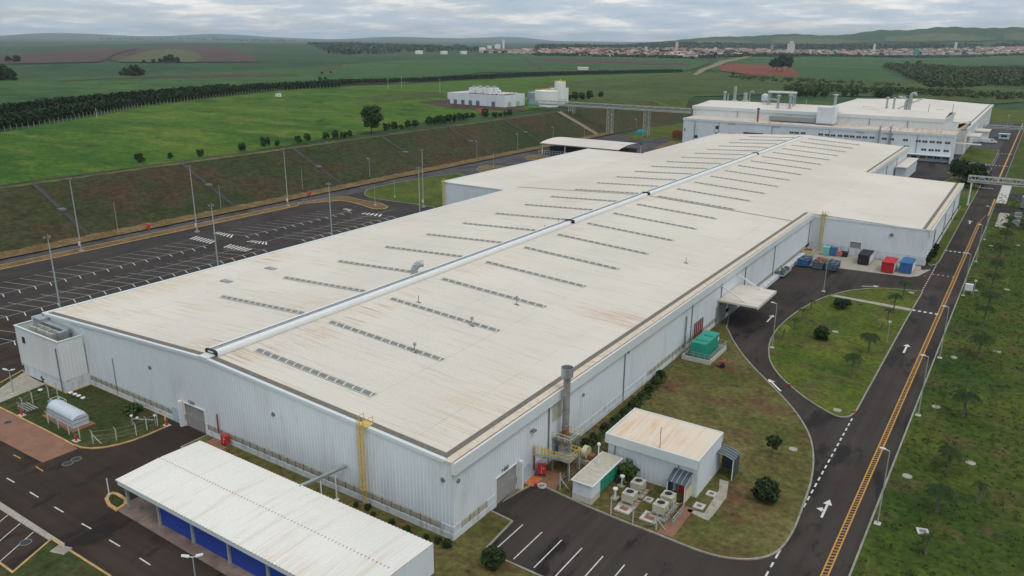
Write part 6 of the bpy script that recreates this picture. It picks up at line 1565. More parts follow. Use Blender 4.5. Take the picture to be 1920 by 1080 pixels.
for px, py, r, lab in ((15, 792, .5, 'dark round manhole in the brick paving'), (127, 869, .55, 'dark round manhole on the south road, left one'), (143, 861, .55, 'dark round manhole on the south road, right one'), (48, 1017, .5, 'pale ringed manhole between the lower parking bays')):
    p = G(px, py, 0.05); t = thing('road_manhole', lab, 'manhole cover', (p.x, p.y, 0.05)); m = MB(); m.tube((0, 0, 0), (0, 0, 0.02), r, n=20); m.build('lid', 'dark_opening', t); m = MB(); m.lathe((0, 0, 0), [(r+0.12, 0), (r+0.12, 0.03), (r+0.01, 0.03)], 20, cap=False); m.build('ring', 'frame_grey', t)
p = G(115, 1031, 0.14); t = thing('drain_grate', 'square concrete drain grate at the tip of the lower lawn', 'drain', (p.x, p.y, 0.13), 0.3); m = MB(); m.box(-0.9, 0.9, -0.6, 0.6, 0, 0.06); m.build('slab', 'concrete', t)
m = MB(); [m.box(-0.7+0.28*k, -0.6+0.28*k, -0.45, 0.45, 0.061, 0.08) for k in range(6)]; m.build('grate_bars', 'frame_grey', t)
p = G(1804, 549, 0.13); t = thing('white_cabinet', 'white electrical cabinet on legs beside the main road', 'cabinet', (-6.9, p.y, 0.13))
m = MB(); m.box(-0.8, 0.8, -0.4, 0.4, 0.8, 2.2); m.build('cabinet_body', 'white_paint', t)
for a in (-0.7, 0.7): m = MB(); m.box(a-0.08, a+0.08, -0.3, 0.3, 0, 0.8); m.build('leg', 'pole_paint', t)
for i, (px, py) in enumerate(((1601, 773), (1480, 723), (1723, 547), (1733, 520))):
    p = G(px, py, 0.15); t = thing('red_marker', ['red kerb marker at the pointed tip of the palm island', 'red kerb marker on the inner curve of the loop road', 'red kerb marker at the upper tip of the palm island', 'red kerb marker across the loop road mouth'][i], 'kerb marker', (p.x, p.y, 0.15), 0, 'red kerb markers'); m = MB(); m.box(-0.18, 0.18, -0.18, 0.18, 0, 0.3); m.build('block', 'red_paint', t); m = MB(); m.box(-0.13, 0.13, -0.13, 0.13, 0.301, 0.36); m.build('block_cap', 'orange_paint', t)
p = G(205, 928, 0.1); t = thing('white_bollard', 'white pole at the tip of the shelter island', 'bollard', (p.x, p.y, 0.1)); m = MB(); m.tube((0, 0, 0), (0, 0, 2.2), 0.07); m.build('pole', 'white_paint', t); m = MB(); m.lathe((0, 0, 0), [(0.25, 0), (0.2, 0.08)], 12); m.build('base', 'concrete', t)
p = G(338, 858, 0.1)
# lawn furniture near the front shutter
p = G(268, 797, 0.13); t = thing('white_pipe_rail', 'white pipe rail with round caps on the west lawn tip', 'rail', (p.x, p.y, 0.13), 0.5)
m = MB(); m.tube((-1.5, 0, 0.9), (1.9, 0, 0.9), 0.06); m.tube((-1.5, 0, 0), (-1.5, 0, 1.2), 0.06); m.tube((1.9, 0, 0), (1.9, 0, 1.4), 0.06); m.build('rail_pipe', 'pole_paint', t)
m = MB(); [m.lathe((a, 0, b), [(0.05, 0), (0.2, 0.1), (0.2, 0.25), (0.05, 0.35)], 10) for a, b in ((-1.5, 1.2), (1.9, 1.4), (-0.7, 0.9))]; m.build('round_cap', 'white_paint', t)

# ================================================================== substation at the right edge
t = thing('substation_building', 'grey-white flat substation block with teal base at the right edge', 'substation', (2.6, 268, 0.13))
m = MB(); m.box(0, 22, 0, 12, 0, 5.0); m.build('wall', 'wall_white', t); m = MB(); m.box(-0.2, 22.2, -0.25, 12.2, 5.001, 5.35); m.build('roof_slab', 'concrete_light', t)
m = MB(); m.box(0.6, 21.5, 0.4, 11.6, 5.36, 5.45); m.build('roof', 'roof_far', t)
m = MB(); m.box(0.5, 9.5, -0.08, -0.01, 0.1, 2.6); m.build('teal_gate', 'teal_net', t)
m = MB(); [m.box(-0.12, -0.01, 1+2.4*k, 2.6+2.4*k, 0.6, 2.6) for k in range(4)]; m.build('louvre_door', 'galvanised', t)
for i, lab in enumerate(('grey transformer on a brown plinth, nearest of three', 'grey transformer on a brown plinth, middle of three', 'grey transformer on a brown plinth, farthest of three')):
    t = thing('transformer', lab, 'transformer', (-1.2, 270.0+6.5*i, 0.13), 0, 'transformers beside the substation')
    m = MB(); m.box(-1.6, 1.8, -1.0, 1.0, 0, 0.45); m.build('plinth_block', 'stone_base', t)
    m = MB(); m.box(-0.6, 1.0, -0.7, 0.7, 0.451, 2.2); [m.box(-0.9+0.0, -0.61, -0.6+0.24*k, -0.5+0.24*k, 0.7, 2.0) for k in range(6)]; m.build('transformer_body', 'galvanised', t)
    m = MB(); [m.tube((-0.2+0.4*k, 0, 2.2), (-0.2+0.4*k, 0, 2.8), 0.08) for k in range(3)]; m.build('bushing', 'frame_grey', t)
sheet('footpath', [(-6.2, 268), (-3.4, 268), (-3.4, 292), (-6.2, 292)], 'concrete', 0.15)
sheet('footpath', [(-8.2, 310), (-5.2, 310), (-5.2, 352), (-8.2, 352)], 'concrete_light', 0.15)
sheet('car_park', [(-8.2, 292.2), (3.0, 292.2), (3.0, 306), (-8.2, 306)], 'asphalt_park', 0.15); sheet('car_park', [(-5.1, 318), (12, 318), (12, 336), (-5.1, 336)], 'asphalt_park', 0.15)
for a, b in ((0, 302), (8, 302)):
    t = thing('cooling_unit', 'grey louvred cooling unit behind the substation, ' + ('nearer the road' if a == 0 else 'farther from the road'), 'cooling unit', (a+1.0, b+2, 0.13)); m = MB(); m.box(-2, 2, -1.5, 1.5, 0.4, 4.0); m.build('casing', 'galvanised', t); m = MB(); m.lathe((0, 0, 4.0), [(1.1, 0), (1.1, 0.6), (1.0, 0.6)], 16); m.build('fan_ring', 'frame_grey', t)

# ================================================================== vehicles and sheds beyond
def van(label, x, y, rz, mat='white_paint', L=5.6):
    t = thing('parked_van', label, 'van', (x, y, 0.1), rz)
    m = MB(); prof = [(0, 0.4), (L, 0.4), (L, 1.1), (L-1.0, 1.35), (L-1.7, 2.2), (0.1, 2.25)]
    m.add([(a-L/2, -0.95, b) for a, b in prof]+[(a-L/2, 0.95, b) for a, b in prof], [tuple(range(6)), tuple(range(11, 5, -1))]+[(i, 6+i, 6+(i+1) % 6, (i+1) % 6) for i in range(6)]); m.build('body', mat, t)
    m = MB(); m.add([(L/2-1.02, -0.85, 1.38), (L/2-1.02, 0.85, 1.38), (L/2-1.67, 0.8, 2.16), (L/2-1.67, -0.8, 2.16)], [(0, 1, 2, 3)]); m.box(L/2-2.9, L/2-1.9, -0.97, -0.951, 1.4, 2.0); m.box(L/2-2.9, L/2-1.9, 0.951, 0.97, 1.4, 2.0)
    for v in range(4): m.v[v] = (m.v[v][0]+0.02, m.v[v][1], m.v[v][2]+0.02)
    m.build('window', 'window_glass', t)
    for a in (-L/2+1.0, L/2-1.0):
        for b in (-0.96, 0.76): m = MB(); m.tube((a, b, 0.36), (a, b+0.2, 0.36), 0.36, n=14); m.build('wheel', 'rubber', t)
p = G(1853, 268, 0.1); van('white van parked beyond the process building beside the side gate', p.x, p.y, 0, 'white_paint', 8.0)
p = G(1692, 184.5, 0.1); van('white van parked behind the process building roof line', p.x, p.y, 0, 'white_paint', 7.0)
p = G(1882, 260, 0.1); t = thing('guard_kiosk', 'small pale kiosk with blue roof beside the far road', 'kiosk', (p.x, p.y, 0.1)); m = MB(); m.box(-2.5, 2.5, -2, 2, 0, 2.6); m.build('wall', 'wall_white', t); m = MB(); m.box(-2.9, 2.9, -2.4, 2.4, 2.601, 2.8); m.build('roof', 'blue_door', t); m = MB(); m.box(-1.5, 1.5, -2.05, -2.01, 1.0, 2.1); m.build('window', 'window_glass', t)
p = G(1202, 254, 0.1); t = thing('netted_crate', 'teal netted heap standing between the bridge towers', 'covered heap', (p.x, p.y, 0.1))
m = MB(); m.lathe((0, 0, 0), [(3.2, 0), (3.0, 2.0), (2.0, 3.2), (0.3, 3.6)], 9); m.build('net_cover', 'teal_net', t); m = MB(); m.box(-3.4, 3.4, -3.0, 3.0, 0, 0.15); m.build('pallet', 'junk_orange', t)
t = thing('pallet_stack', 'rusty orange racks stacked at the left end of the process building', 'pallet stack', tuple(G(1272, 258, 0.1)))
m = MB(); [m.box(-3+0.9*k, -2.4+0.9*k, -2, 2, 0.1, 3.6+0.7*(k % 2)) for k in range(7)]; m.build('rack_stack', 'junk_orange', t); m = MB(); [m.bar((-3.2, -2.1, 0.9*k+0.5), (3.3, -2.1, 0.9*k+0.5), 0.15) for k in range(4)]; m.build('rack_rail', 'rusty_metal', t)

# ================================================================== bank drains, bank stair
def drain(label, px0, py0, Y=None):
    p = G(px0, py0, 0)
    t = thing('drain_channel', label, 'drain channel', (p.x, p.y, 0), 0, 'stepped concrete drains down the bank')
    x0 = -209.0-p.x
    pts = [(x0+0.6, 0.25)]
    a = Vector((-209.2-p.x, 0, 0.25)); b = Vector((-235.4-p.x, 0, 11.75))
    m = MB()
    for s in (-0.62, 0.42): m.bar(a+Vector((0, s+0.1, 0.0)), b+Vector((0, s+0.1, 0.0)), 0.11, 0.35)
    m.split('channel_wall', 'drain_stone', t)
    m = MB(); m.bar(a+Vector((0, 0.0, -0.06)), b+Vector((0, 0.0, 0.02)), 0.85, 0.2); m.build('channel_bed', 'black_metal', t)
    m = MB(); m.box(-209.2-p.x, -206.6-p.x, -1.4, 1.6, 0.05, 0.30); m.build('outfall_slab', 'concrete_light', t)
    m = MB(); d = a*0.5+b*0.5; m.box(d.x-1.1, d.x+1.1, -0.9, 0.8, d.z-0.3, d.z+0.35); m.build('step_chamber', 'frame_grey', t)
for (px, py), lab in zip(((180, 447), (443, 390), (650, 350), (803, 317), (923, 293), (1010, 272)), ('stepped bank drain nearest the camera, leftmost', 'second stepped bank drain from the left', 'third stepped bank drain behind the tall mast', 'fourth stepped bank drain above the white-boxed mast', 'fifth stepped bank drain, half overgrown', 'sixth stepped bank drain, left of the orange stair')): drain(lab, px, py)
t = thing('bank_stair', 'orange-brown concrete stair running down the bank near the pipe bridge', 'stair', (-209, 404, 0))
m = MB(); n = 26
for i in range(n): m.box(-1.0*(i+1), -1.0*i, -1.1, 1.1, 11.3*i/n-0.3, 11.3*(i+1)/n+0.25)
m.build('steps', 'junk_orange', t); m = MB(); [m.bar((0, s, 0.4), (-26, s, 11.8), 0.3, 0.35) for s in (-1.3, 1.3)]; m.build('stair_kerb', 'concrete_light', t)

# ================================================================== VEGETATION
def leafcloud(centers, radii, per, size, rng, squash=1.0, shell=0.55):
    """numpy cloud of small quads: per quads round each centre, in ellipsoids"""
    n = len(centers)*per
    C = np.repeat(np.asarray(centers, float), per, 0); R = np.repeat(np.asarray(radii, float), per, 0)
    d = rng.normal(size=(n, 3)); d /= np.linalg.norm(d, axis=1)[:, None]
    r = shell+(1-shell)*rng.random((n, 1))
    P = C+d*r*R*np.array([1, 1, squash])
    nn = d+rng.normal(size=(n, 3))*0.55; nn[:, 2] += 0.35; nn /= np.linalg.norm(nn, axis=1)[:, None]
    a = np.cross(nn, rng.normal(size=(n, 3))); a /= np.linalg.norm(a, axis=1)[:, None]; b = np.cross(nn, a)
    s = size*(0.6+0.8*rng.random((n, 1)))
    V = np.stack([P-a*s-b*s*0.7, P+a*s-b*s*0.6, P+a*s*0.8+b*s*0.7, P-a*s*0.7+b*s*0.8], 1).reshape(-1, 3)
    return V
def quadmesh(name, V, mat):
    n = len(V)//4; me = bpy.data.meshes.new(name)
    me.vertices.add(n*4); me.vertices.foreach_set('co', V.astype(np.float32).ravel())
    me.loops.add(n*4); me.loops.foreach_set('vertex_index', np.arange(n*4))
    me.polygons.add(n); me.polygons.foreach_set('loop_start', np.arange(n)*4); me.update(); me.validate()
    me.materials.append(MATS[mat]); return me
def link(name, me, parent=None):
    o = bpy.data.objects.new(name, me); COL.objects.link(o); o.parent = parent; return o
PROTO = {}
def make_proto(key, h, cr, ch, trunk_h, nclump, per, size, mat, bark='bark', seed=1, squash=1.0, bush=False):
    """tree as crown and trunk meshes shared by its copies; crown = leaf clumps of uneven size"""
    rng = np.random.default_rng(seed); cs = []; rs = []
    for i in range(nclump):
        u = rng.random(); t_ = rng.random()*2*pi; rr = cr*(rng.random()**0.55)*(0.80 if bush else 0.78)
        zz = trunk_h+(h-trunk_h)*(0.12+0.76*u); k = math.sqrt(max(0.05, 1-((zz-(trunk_h+(h-trunk_h)*0.42))/((h-trunk_h)*0.62))**2))
        cs.append((rr*k*cos(t_), rr*k*sin(t_), zz)); q = cr*(0.20+0.22*rng.random()); rs.append((q, q, q*0.8*squash))
    crown = quadmesh(key+'_crown', leafcloud(cs, rs, per, size, rng), mat)
    m = MB(); m.tube((0, 0, -0.3), (0, 0, trunk_h+0.1), max(0.05, h*0.022), max(0.04, h*0.016), 7)
    for i in range(min(7, nclump)): m.tube((0, 0, trunk_h*0.9), (cs[i][0]*0.8, cs[i][1]*0.8, cs[i][2]), max(0.03, h*0.010), 0.02, 5)
    tm = bpy.data.meshes.new(key+'_trunk'); tm.from_pydata(m.v, [], m.f); tm.materials.append(MATS[bark])
    PROTO[key] = (crown, tm)
def plant(key, name, label, cat, p, s=1.0, rz=None, group=None, sz=None):
    t = thing(name, label, cat, tuple(p), random.random()*6 if rz is None else rz, group)
    t.scale = (s, s, sz or s)
    link('crown', PROTO[key][0], t); link('trunk', PROTO[key][1], t); return t
make_proto('bigtree', 8.0, 3.7, 6, 1.6, 46, 60, 0.20, 'leaf_tree', seed=3)
make_proto('roundbush', 2.5, 1.5, 2.4, 0.12, 46, 70, 0.11, 'leaf_dark', seed=4, bush=True)
make_proto('lawntree', 3.0, 1.25, 2, 1.4, 18, 45, 0.12, 'leaf_dark', seed=5)
make_proto('shrub', 1.8, 1.3, 1.6, 0.2, 16, 40, 0.12, 'leaf_mid', seed=6, bush=True)
make_proto('edgetree', 4.0, 1.9, 3, 0.5, 30, 34, 0.20, 'leaf_tree', seed=8)
make_proto('edgetree2', 3.4, 2.3, 3, 0.4, 20, 30, 0.22, 'leaf_tree', seed=18)
make_proto('darktree', 9.5, 5.4, 8, 1.5, 60, 50, 0.32, 'leaf_dark', seed=9)
make_proto('eucalypt', 32, 12, 24, 9, 46, 40, 1.3, 'leaf_dark', seed=10, squash=0.8)
make_proto('fartree', 14, 9, 12, 1.5, 24, 26, 1.2, 'leaf_dark', seed=11)

# palms: fronds are arching ribs with hanging leaflets
def make_palm(key, H, fr, nf, mat, seed, sparse=False):
    rng = np.random.default_rng(seed); V = []
    for i in range(nf):
        az = 2*pi*i/nf+rng.random()*0.5; up = 0.15+0.9*rng.random(); L = fr*(0.8+0.4*rng.random()); k = 9
        for j in range(k):
            t0, t1 = j/k, (j+1)/k
            def pt(t): return np.array([cos(az)*L*t*(1-0.12*t), sin(az)*L*t*(1-0.12*t), H+up*L*0.55*t-L*(0.55+0.3*up)*t*t])
            a, b = pt(t0), pt(t1); sd = np.array([-sin(az), cos(az), 0]); w = 0.60*fr*0.45*math.sin(pi*min(1, 0.18+t0*0.8))
            for s in (-1, 1):
                for q in range(2):
                    c = a+(b-a)*(q*0.5); d_ = a+(b-a)*(q*0.5+0.32)
                    tip = (sd*s*w+np.array([0, 0, -w*0.65])+(b-a)*0.8)*(0.75+0.4*rng.random())
                    V += [c, d_, d_+tip, c+tip*0.9]
    crown = quadmesh(key+'_crown', np.array(V), mat)
    m = MB(); m.lathe((0, 0, -0.2), [(0.20, 0), (0.13, 0.6), (0.11, H*0.6), (0.13, H*0.85), (0.06, H+0.15)], 9)
    tm = bpy.data.meshes.new(key+'_trunk'); tm.from_pydata(m.v, [], m.f); tm.materials.append(MATS['palm_bark'])
    PROTO[key] = (crown, tm)
make_palm('palm', 2.9, 1.75, 20, 'leaf_palm', 1); make_palm('palm_b', 3.4, 1.6, 17, 'leaf_palm', 2)
make_palm('palm_y', 2.3, 1.15, 9, 'leaf_yellow', 3); make_palm('palm_s', 2.4, 1.05, 9, 'leaf_dark', 4)
def palm(key, px, py, label, s=1.0, grp='palms on the loop island'):
    p = G(px, py, 0.13); return plant(key, 'palm_tree', label, 'palm', p, s, group=grp)
palm('palm', 1628, 661, 'dark green palm in the middle of the loop island', 1.15)
palm('palm_b', 1596, 706, 'dark green palm nearest the pointed tip of the loop island', 1.1)
palm('palm_b', 1675, 584, 'dark palm just above the footpath across the loop island', 1.05)
palm('palm_y', 1652, 620, 'yellowish young palm between the dark palms and the road', 1.0)
palm('palm_s', 1664, 601, 'thin young palm beside the thin signpost on the island', 1.0)
palm('palm_y', 1468, 637, 'yellow young palm at the left edge of the island beside the lamp', 1.2)
palm('palm_s', 1489, 618, 'thin young palm above the yellow one on the island edge', 0.9)
palm('palm_s', 1504, 599, 'thin young palm below the oval bush on the island', 0.9)
palm('palm_s', 1520, 582, 'thin young palm nearest the island lamp pole', 0.9)
palm('palm_b', 1693, 557, 'dark palm at the upper end of the loop island', 1.0)
palm('palm_y', 1609, 690, 'yellowish small palm leaning beside the nearest dark palm', 0.9)
EG = 'palms on the east field'
for px, py, s, k, lab in ((1756, 960, 1.1, 'palm', 'palm with drooping crown near the square cover on the east field'), (1775, 892, 1.0, 'palm_b', 'slim palm left of the round cover on the lower east field'), (1805, 783, 1.35, 'palm', 'large dark palm beside the second road lamp'), (1735, 1040, 1.0, 'palm_s', 'thin bare-looking palm at the bottom of the east field'),
                          (1833, 943, 1.1, 'palm_s', 'thin sapling palm at the lower right of the east field'), (1777, 875, 0.9, 'palm', 'small drooping palm above the slim one on the east field'), (1801, 784+60-36, 0.0, 'palm', ''), (1834, 668, 1.3, 'palm', 'dark palm at the lower end of the palm row'), (1790, 720-25, 0.0, 'palm', ''),
                          (1843, 612, 1.2, 'palm_b', 'dark palm second from the lower end of the palm row'), (1852, 580, 1.2, 'palm', 'dark palm in the row beside the pale covers'), (1858, 545, 1.1, 'palm_b', 'dark palm in the row right of the white cabinet'), (1866, 515, 1.1, 'palm', 'dark palm in the middle of the palm row'), (1873, 488, 1.3, 'palm', 'dark palm above the middle of the palm row'), (1882, 462, 1.3, 'palm_b', 'dark palm third from the upper end of the row'), (1888, 441, 1.2, 'palm', 'dark palm second from the upper end of the row'), (1892, 424, 1.0, 'palm', 'dark palm at the upper end of the row below the substation')):
    if lab: palm(k, px, py, lab, s, EG)
plant('roundbush', 'bush', 'dark dense round bush in the middle of the loop island', 'bush', G(1538, 636, 0.13), 1.0)
plant('roundbush', 'bush', 'low oval dark bush on the loop island below the lamp pole', 'bush', G(1578, 577, 0.13), 1.25, 0.3, sz=0.8)
plant('roundbush', 'bush', 'large dark round bush alone on the dry lawn right of the annex', 'bush', G(1435, 940, 0.13), 1.12)
plant('lawntree', 'small_tree', 'small dark lawn tree beside the pale cover on the dry lawn', 'tree', G(1447, 856, 0.13), 1.0)
plant('roundbush', 'bush', 'dark bush beside the first parking bay corner', 'bush', G(925, 1062, 0.13), 0.86)
plant('shrub', 'leafy_shrub', 'bright leafy shrub between the gas hut and annex wall', 'shrub', G(1173, 902, 0.13), 1.25, sz=1.5)
plant('shrub', 'bush', 'spreading green bush against the front wall on the west lawn', 'bush', G(252, 775, 0.13), 1.3, sz=0.9)
for px, py, s, lab in ((145, 742-30, 0.0, ''), (112, 722, 0.9, 'dark weeds at the foot of the plant room wall'), (88, 714, 0.8, 'dark weeds under the left end of the plant room')):
    if lab: plant('roundbush', 'weed_clump', lab, 'weeds', G(px, py, 0.13), s*0.6)
plant('darktree', 'broad_tree', 'large dark tree beyond the hall corner, right one beside the road', 'tree', G(1826, 352, 0.13), 0.95)
plant('darktree', 'broad_tree', 'large dark tree beyond the hall corner, left one by the yard', 'tree', G(1797, 338, 0.13), 0.85)
plant('shrub', 'leafy_shrub', 'light green shrub in front of the two big trees', 'shrub', G(1806, 352, 0.13), 2.2)
# shrubs along the foot of the side wall and beside the front strip
rr = random.Random(5)
for i, (px, py, s) in enumerate(((1112, 822, .8), (1132, 806, 1.0), (1150, 792, 0.8), (1168, 778, 0.9), (1183, 765, 1.1), (1200, 748, 0.9), (1216, 735, 1.2), (1228, 722, 0.9), (1238, 708, 1.2), (1098, 835, 1.0))):
    plant('roundbush', 'wall_shrub', 'low dark shrub in the row along the side wall foot', 'shrub', G(px, py, 0.13), s*0.42, group='low shrubs along the side wall')
for i, (px, py) in enumerate(((700, 968), (735, 985), (762, 1000), (800, 1010), (822, 1018), (838, 1026), (668, 950), (690, 955))):
    plant('roundbush', 'wall_shrub', 'low dark shrub on the dry strip before the long front wall', 'shrub', G(px, py, 0.13), 0.22+0.08*(i % 3), group='low shrubs before the front wall')
for i, (px, py) in enumerate(((1735, 515-22), (1741, 488), (1747, 482), (1752, 470))):
    plant('roundbush', 'wall_shrub', 'low dark shrub beside the yard corner of the wing', 'shrub', G(px, py, 0.13), 0.8, group='low shrubs at the wing corner')

# plateau edge: one big tree and a row of bushy trees
def pt(px, py): p = gt(px, py); return (p.x, p.y, p.z)
plant('bigtree', 'round_tree', 'tall full-crowned green tree standing alone on the plateau edge', 'tree', pt(697, 250), 1.55)
TE = ((263, 305, 1.1), (320, 298, .7), (376, 294, .9), (454, 284, 1.0), (497, 275, 1.3), (520, 274, .7), (560, 268, 1.0), (577, 265, 1.0), (611, 261, 1.0), (628, 260, 1.1), (645, 260, 1.0), (655, 257, .9), (725, 246, 1.3), (740, 244, 1.2), (753, 243, .8), (765, 241, 1.2), (778, 239, 1.2), (803, 235, 1.3), (813, 234, 1.3), (823, 233, 1.4), (832, 231, 1.3), (842, 230, 1.3), (850, 229, 1.4), (860, 226, 1.2), (868, 225, 1.1), (876, 224, 1.1), (886, 222, 1.0), (910, 221, 1.5), (928, 221, 1.1), (938, 220, .8), (948, 218, 1.0), (956, 217, 1.1))
for i, (px, py, s) in enumerate(TE):
    plant('edgetree' if i % 2 else 'edgetree2', 'bushy_tree', 'small bushy tree in the row along the top of the bank', 'tree', pt(px, py), s*0.85, group='bushy trees along the bank top')
for i, (px, py, s) in enumerate(((1078, 188, 1.3), (1091, 188, 1.2), (1105, 187, 1.4), (1067, 188, .8), (1126, 183, 1.0))):
    plant('edgetree', 'bushy_tree', 'small bushy tree behind the pipe bridge on the plateau', 'tree', pt(px, py), s*1.2, group='bushy trees behind the pipe bridge')
for i, (px, py, s) in enumerate(((1498, 182, 1.3), (1510, 182, 1.0), (1525, 183, 1.4), (1545, 184, 1.2), (1650, 186, 1.6), (1662, 186, 1.3), (1600, 182, 1.2), (1583, 181, 1.0))):
    plant('edgetree2', 'bushy_tree', 'dark bushy tree in the group behind the process building', 'tree', pt(px, py), s*2.0, group='bushy trees behind the process building')
for i, (px, py, s) in enumerate(((1456, 134, .85), (1466, 136, 1.0), (1477, 135, .9), (1448, 133, .7))):
    plant('eucalypt', 'eucalyptus_tree', 'tall dark eucalyptus in the clump standing over the red field', 'tree', pt(px, py), s, group='eucalyptus clump over the red field')
for i, (px, py, s) in enumerate(((240, 143, 1.5), (252, 144, 2.0), (265, 143, 1.3), (228, 142, .8), (2, 152, 2.2), (12, 152, 1.8), (24, 152, 1.2), (15, 116, 1.6), (32, 117, 1.9), (300, 118, 1.2), (312, 117, 1.7), (322, 117, 2.1), (334, 118, 1.5), (288, 118, 1.0), (270, 118, .8), (620, 138, .5), (604, 139, .45), (610, 150, .5), (600, 151, .55), (1375, 141, .7), (1722, 123, 1.5), (1700, 121, 1.0))):
    plant('fartree', 'field_tree', 'dark tree standing in a clump out in the far fields', 'tree', pt(px, py), s*0.56, group='tree clumps in the far fields')

def mass(name, label, poly, n, h, r, per, size, mat, seed, cat='woodland', keep=None):
    """woodland as one mass: crowns scattered in a ground polygon"""
    rng = np.random.default_rng(seed)
    P = [gt(*p) if not isinstance(p, Vector) else p for p in poly]
    X = np.array([p.x for p in P]); Y = np.array([p.y for p in P])
    out = []
    while len(out) < n:
        x = X.min()+(X.max()-X.min())*rng.random(400); y = Y.min()+(Y.max()-Y.min())*rng.random(400)
        ins = np.zeros(400, bool); j = len(X)-1
        for i in range(len(X)):
            c = ((Y[i] > y) != (Y[j] > y)) & (x < (X[j]-X[i])*(y-Y[i])/(Y[j]-Y[i]+1e-12)+X[i]); ins ^= c; j = i
        for a, b in zip(x[ins], y[ins]): out.append((a, b))
    out = out[:n]; cs = []; rs = []
    for a, b in out:
        z = th(a, b)+(0.13 if name == 'grass_tufts' else 0); k = 0.6+0.7*rng.random(); cs.append((a, b, z+h*k*0.55)); rs.append((r*k, r*k, h*k*0.5))
    V = leafcloud(cs, rs, per, size, rng, shell=0.6)
    o = link(name, quadmesh(name, V, mat)); tag(o, label, cat, None, 'stuff'); return o
lowE = [(-30, 256), (0, 249), (87, 235), (173, 219), (260, 202), (383, 186), (533, 169), (640, 164), (760, 156), (900, 149), (1050, 142), (1200, 138), (1290, 136)]
lo = [gt(*p) for p in lowE]
def offset(pts, d0, d1):
    out = []
    for i, p in enumerate(pts):
        a = pts[max(0, i-1)]; b = pts[min(len(pts)-1, i+1)]; t = (b-a); t.z = 0; t.normalize(); n = Vector((-t.y, t.x, 0))
        out.append(p+n*(d0+(d1-d0)*i/(len(pts)-1)))
    return out
near_e = offset(lo, 6, 8); far_e = offset(lo, 27, 32)
belt = mass('tree_belt', 'long dark dense belt of trees along the plateau fence', near_e+far_e[::-1], 6500, 4.4, 1.8, 20, 0.55, 'leaf_belt', 21, 'tree belt')
n2 = offset(lo[:7], 60, 46); f2 = offset(lo[:7], 74, 50)
mass('tree_belt', 'second thinner dark tree belt behind the first at the left', n2+f2[::-1], 1500, 3.8, 1.9, 18, 0.6, 'leaf_belt', 22, 'tree belt')
mass('woodland', 'dark scrubby woodland at the right beyond the process building', [(1655, 124), (1700, 123), (1800, 129), (1925, 132), (1925, 162), (1850, 160), (1800, 168), (1740, 164), (1712, 152), (1690, 138)], 1700, 7, 5.0, 18, 1.5, 'leaf_scrub', 23)
mass('scrubland', 'patchy dark scrub between the process building and the fields', [(1480, 160), (1600, 164), (1700, 168), (1925, 178), (1925, 190), (1750, 181), (1600, 176), (1470, 170)], 520, 3.4, 3.2, 16, 0.9, 'leaf_scrub', 24, 'scrub')
mass('scrubland', 'thin scrub line above the process building roof', [(1360, 143), (1500, 150), (1690, 160), (1690, 164), (1500, 158), (1380, 150)], 130, 3.4, 3.0, 14, 0.9, 'leaf_scrub', 25, 'scrub')
mass('woodland', 'distant dark woodland at the left beyond the cane fields', [(578, 84), (640, 82), (700, 84), (900, 90), (905, 96), (760, 98), (640, 103), (610, 95)], 330, 11, 22, 12, 7, 'leaf_dark', 26)
mass('woodland', 'distant dark tree line standing behind the town', [(1010, 91), (1200, 86), (1420, 88), (1920, 86), (1920, 88.5), (1420, 92), (1200, 91), (1010, 94)], 900, 16, 24, 14, 9, 'leaf_dark', 27)
mass('hedge', 'dark hedge line along the distant left field edge', [(185, 73), (320, 72), (500, 75), (560, 77), (500, 77.5), (320, 74.5), (185, 75)], 130, 16, 30, 12, 10, 'leaf_dark', 28, 'hedge')
mass('hedge', 'dark hedge under the town roofs by the green field', [(1000, 103.5), (1280, 109), (1420, 105), (1920, 102.5), (1920, 104.5), (1420, 107), (1280, 111), (1000, 105.5)], 420, 7, 11, 10, 4.5, 'leaf_dark', 29, 'hedge')
# rough weeds along walls and verges read as grass tufts
mass('weeds', 'rough dark weeds along the foot of the side wall', [(1075, 862), (1240, 700), (1252, 708), (1200, 765), (1100, 850), (1085, 868)], 330, 0.6, 0.45, 14, 0.10, 'leaf_scrub', 31, 'weeds')

mass('grass_tufts', 'darker grass tufts dotted over the east field', [Vector((-7.8, 60, 0)), Vector((-7.8, 330, 0)), Vector((22, 330, 0)), Vector((22, 60, 0))], 5200, 0.28, 0.34, 7, 0.085, 'leaf_scrub', 51, 'grass')
# ------------------------------------------------------------------ perimeter fence: posts up to a hundred as parts, the rest one part
fl = offset(lo, 0.5, 0.5); L = 0; pos = []
for a, b in zip(fl[:-1], fl[1:]):
    d = (b-a).length; k = int(d/3.6)
    for i in range(k): q = a+(b-a)*(i/k); pos.append(Vector((q.x, q.y, th(q.x, q.y))))
pf = thing('perimeter_fence', 'long fence of pale concrete posts in front of the dark tree belt', 'fence', tuple(pos[0]))
pm = MB(); pm.box(-0.07, 0.07, -0.07, 0.07, -0.3, 2.3); pm.bar((0, 0, 2.3), (0.22, -0.28, 2.7), 0.11)
pme = bpy.data.meshes.new('fence_post'); pme.from_pydata(pm.v, [], pm.f); pme.materials.append(MATS['concrete'])
pos.sort(key=lambda p: p.length)
for p in pos[:100]: o = link('post', pme, pf); o.location = p-pf.location
m = MB()
for p in pos[100:]: m.add([(v[0]+p.x, v[1]+p.y, v[2]+p.z) for v in pm.v], pm.f)
o = m.build('far_posts', 'concrete', pf, True); o['kind'] = 'stuff'
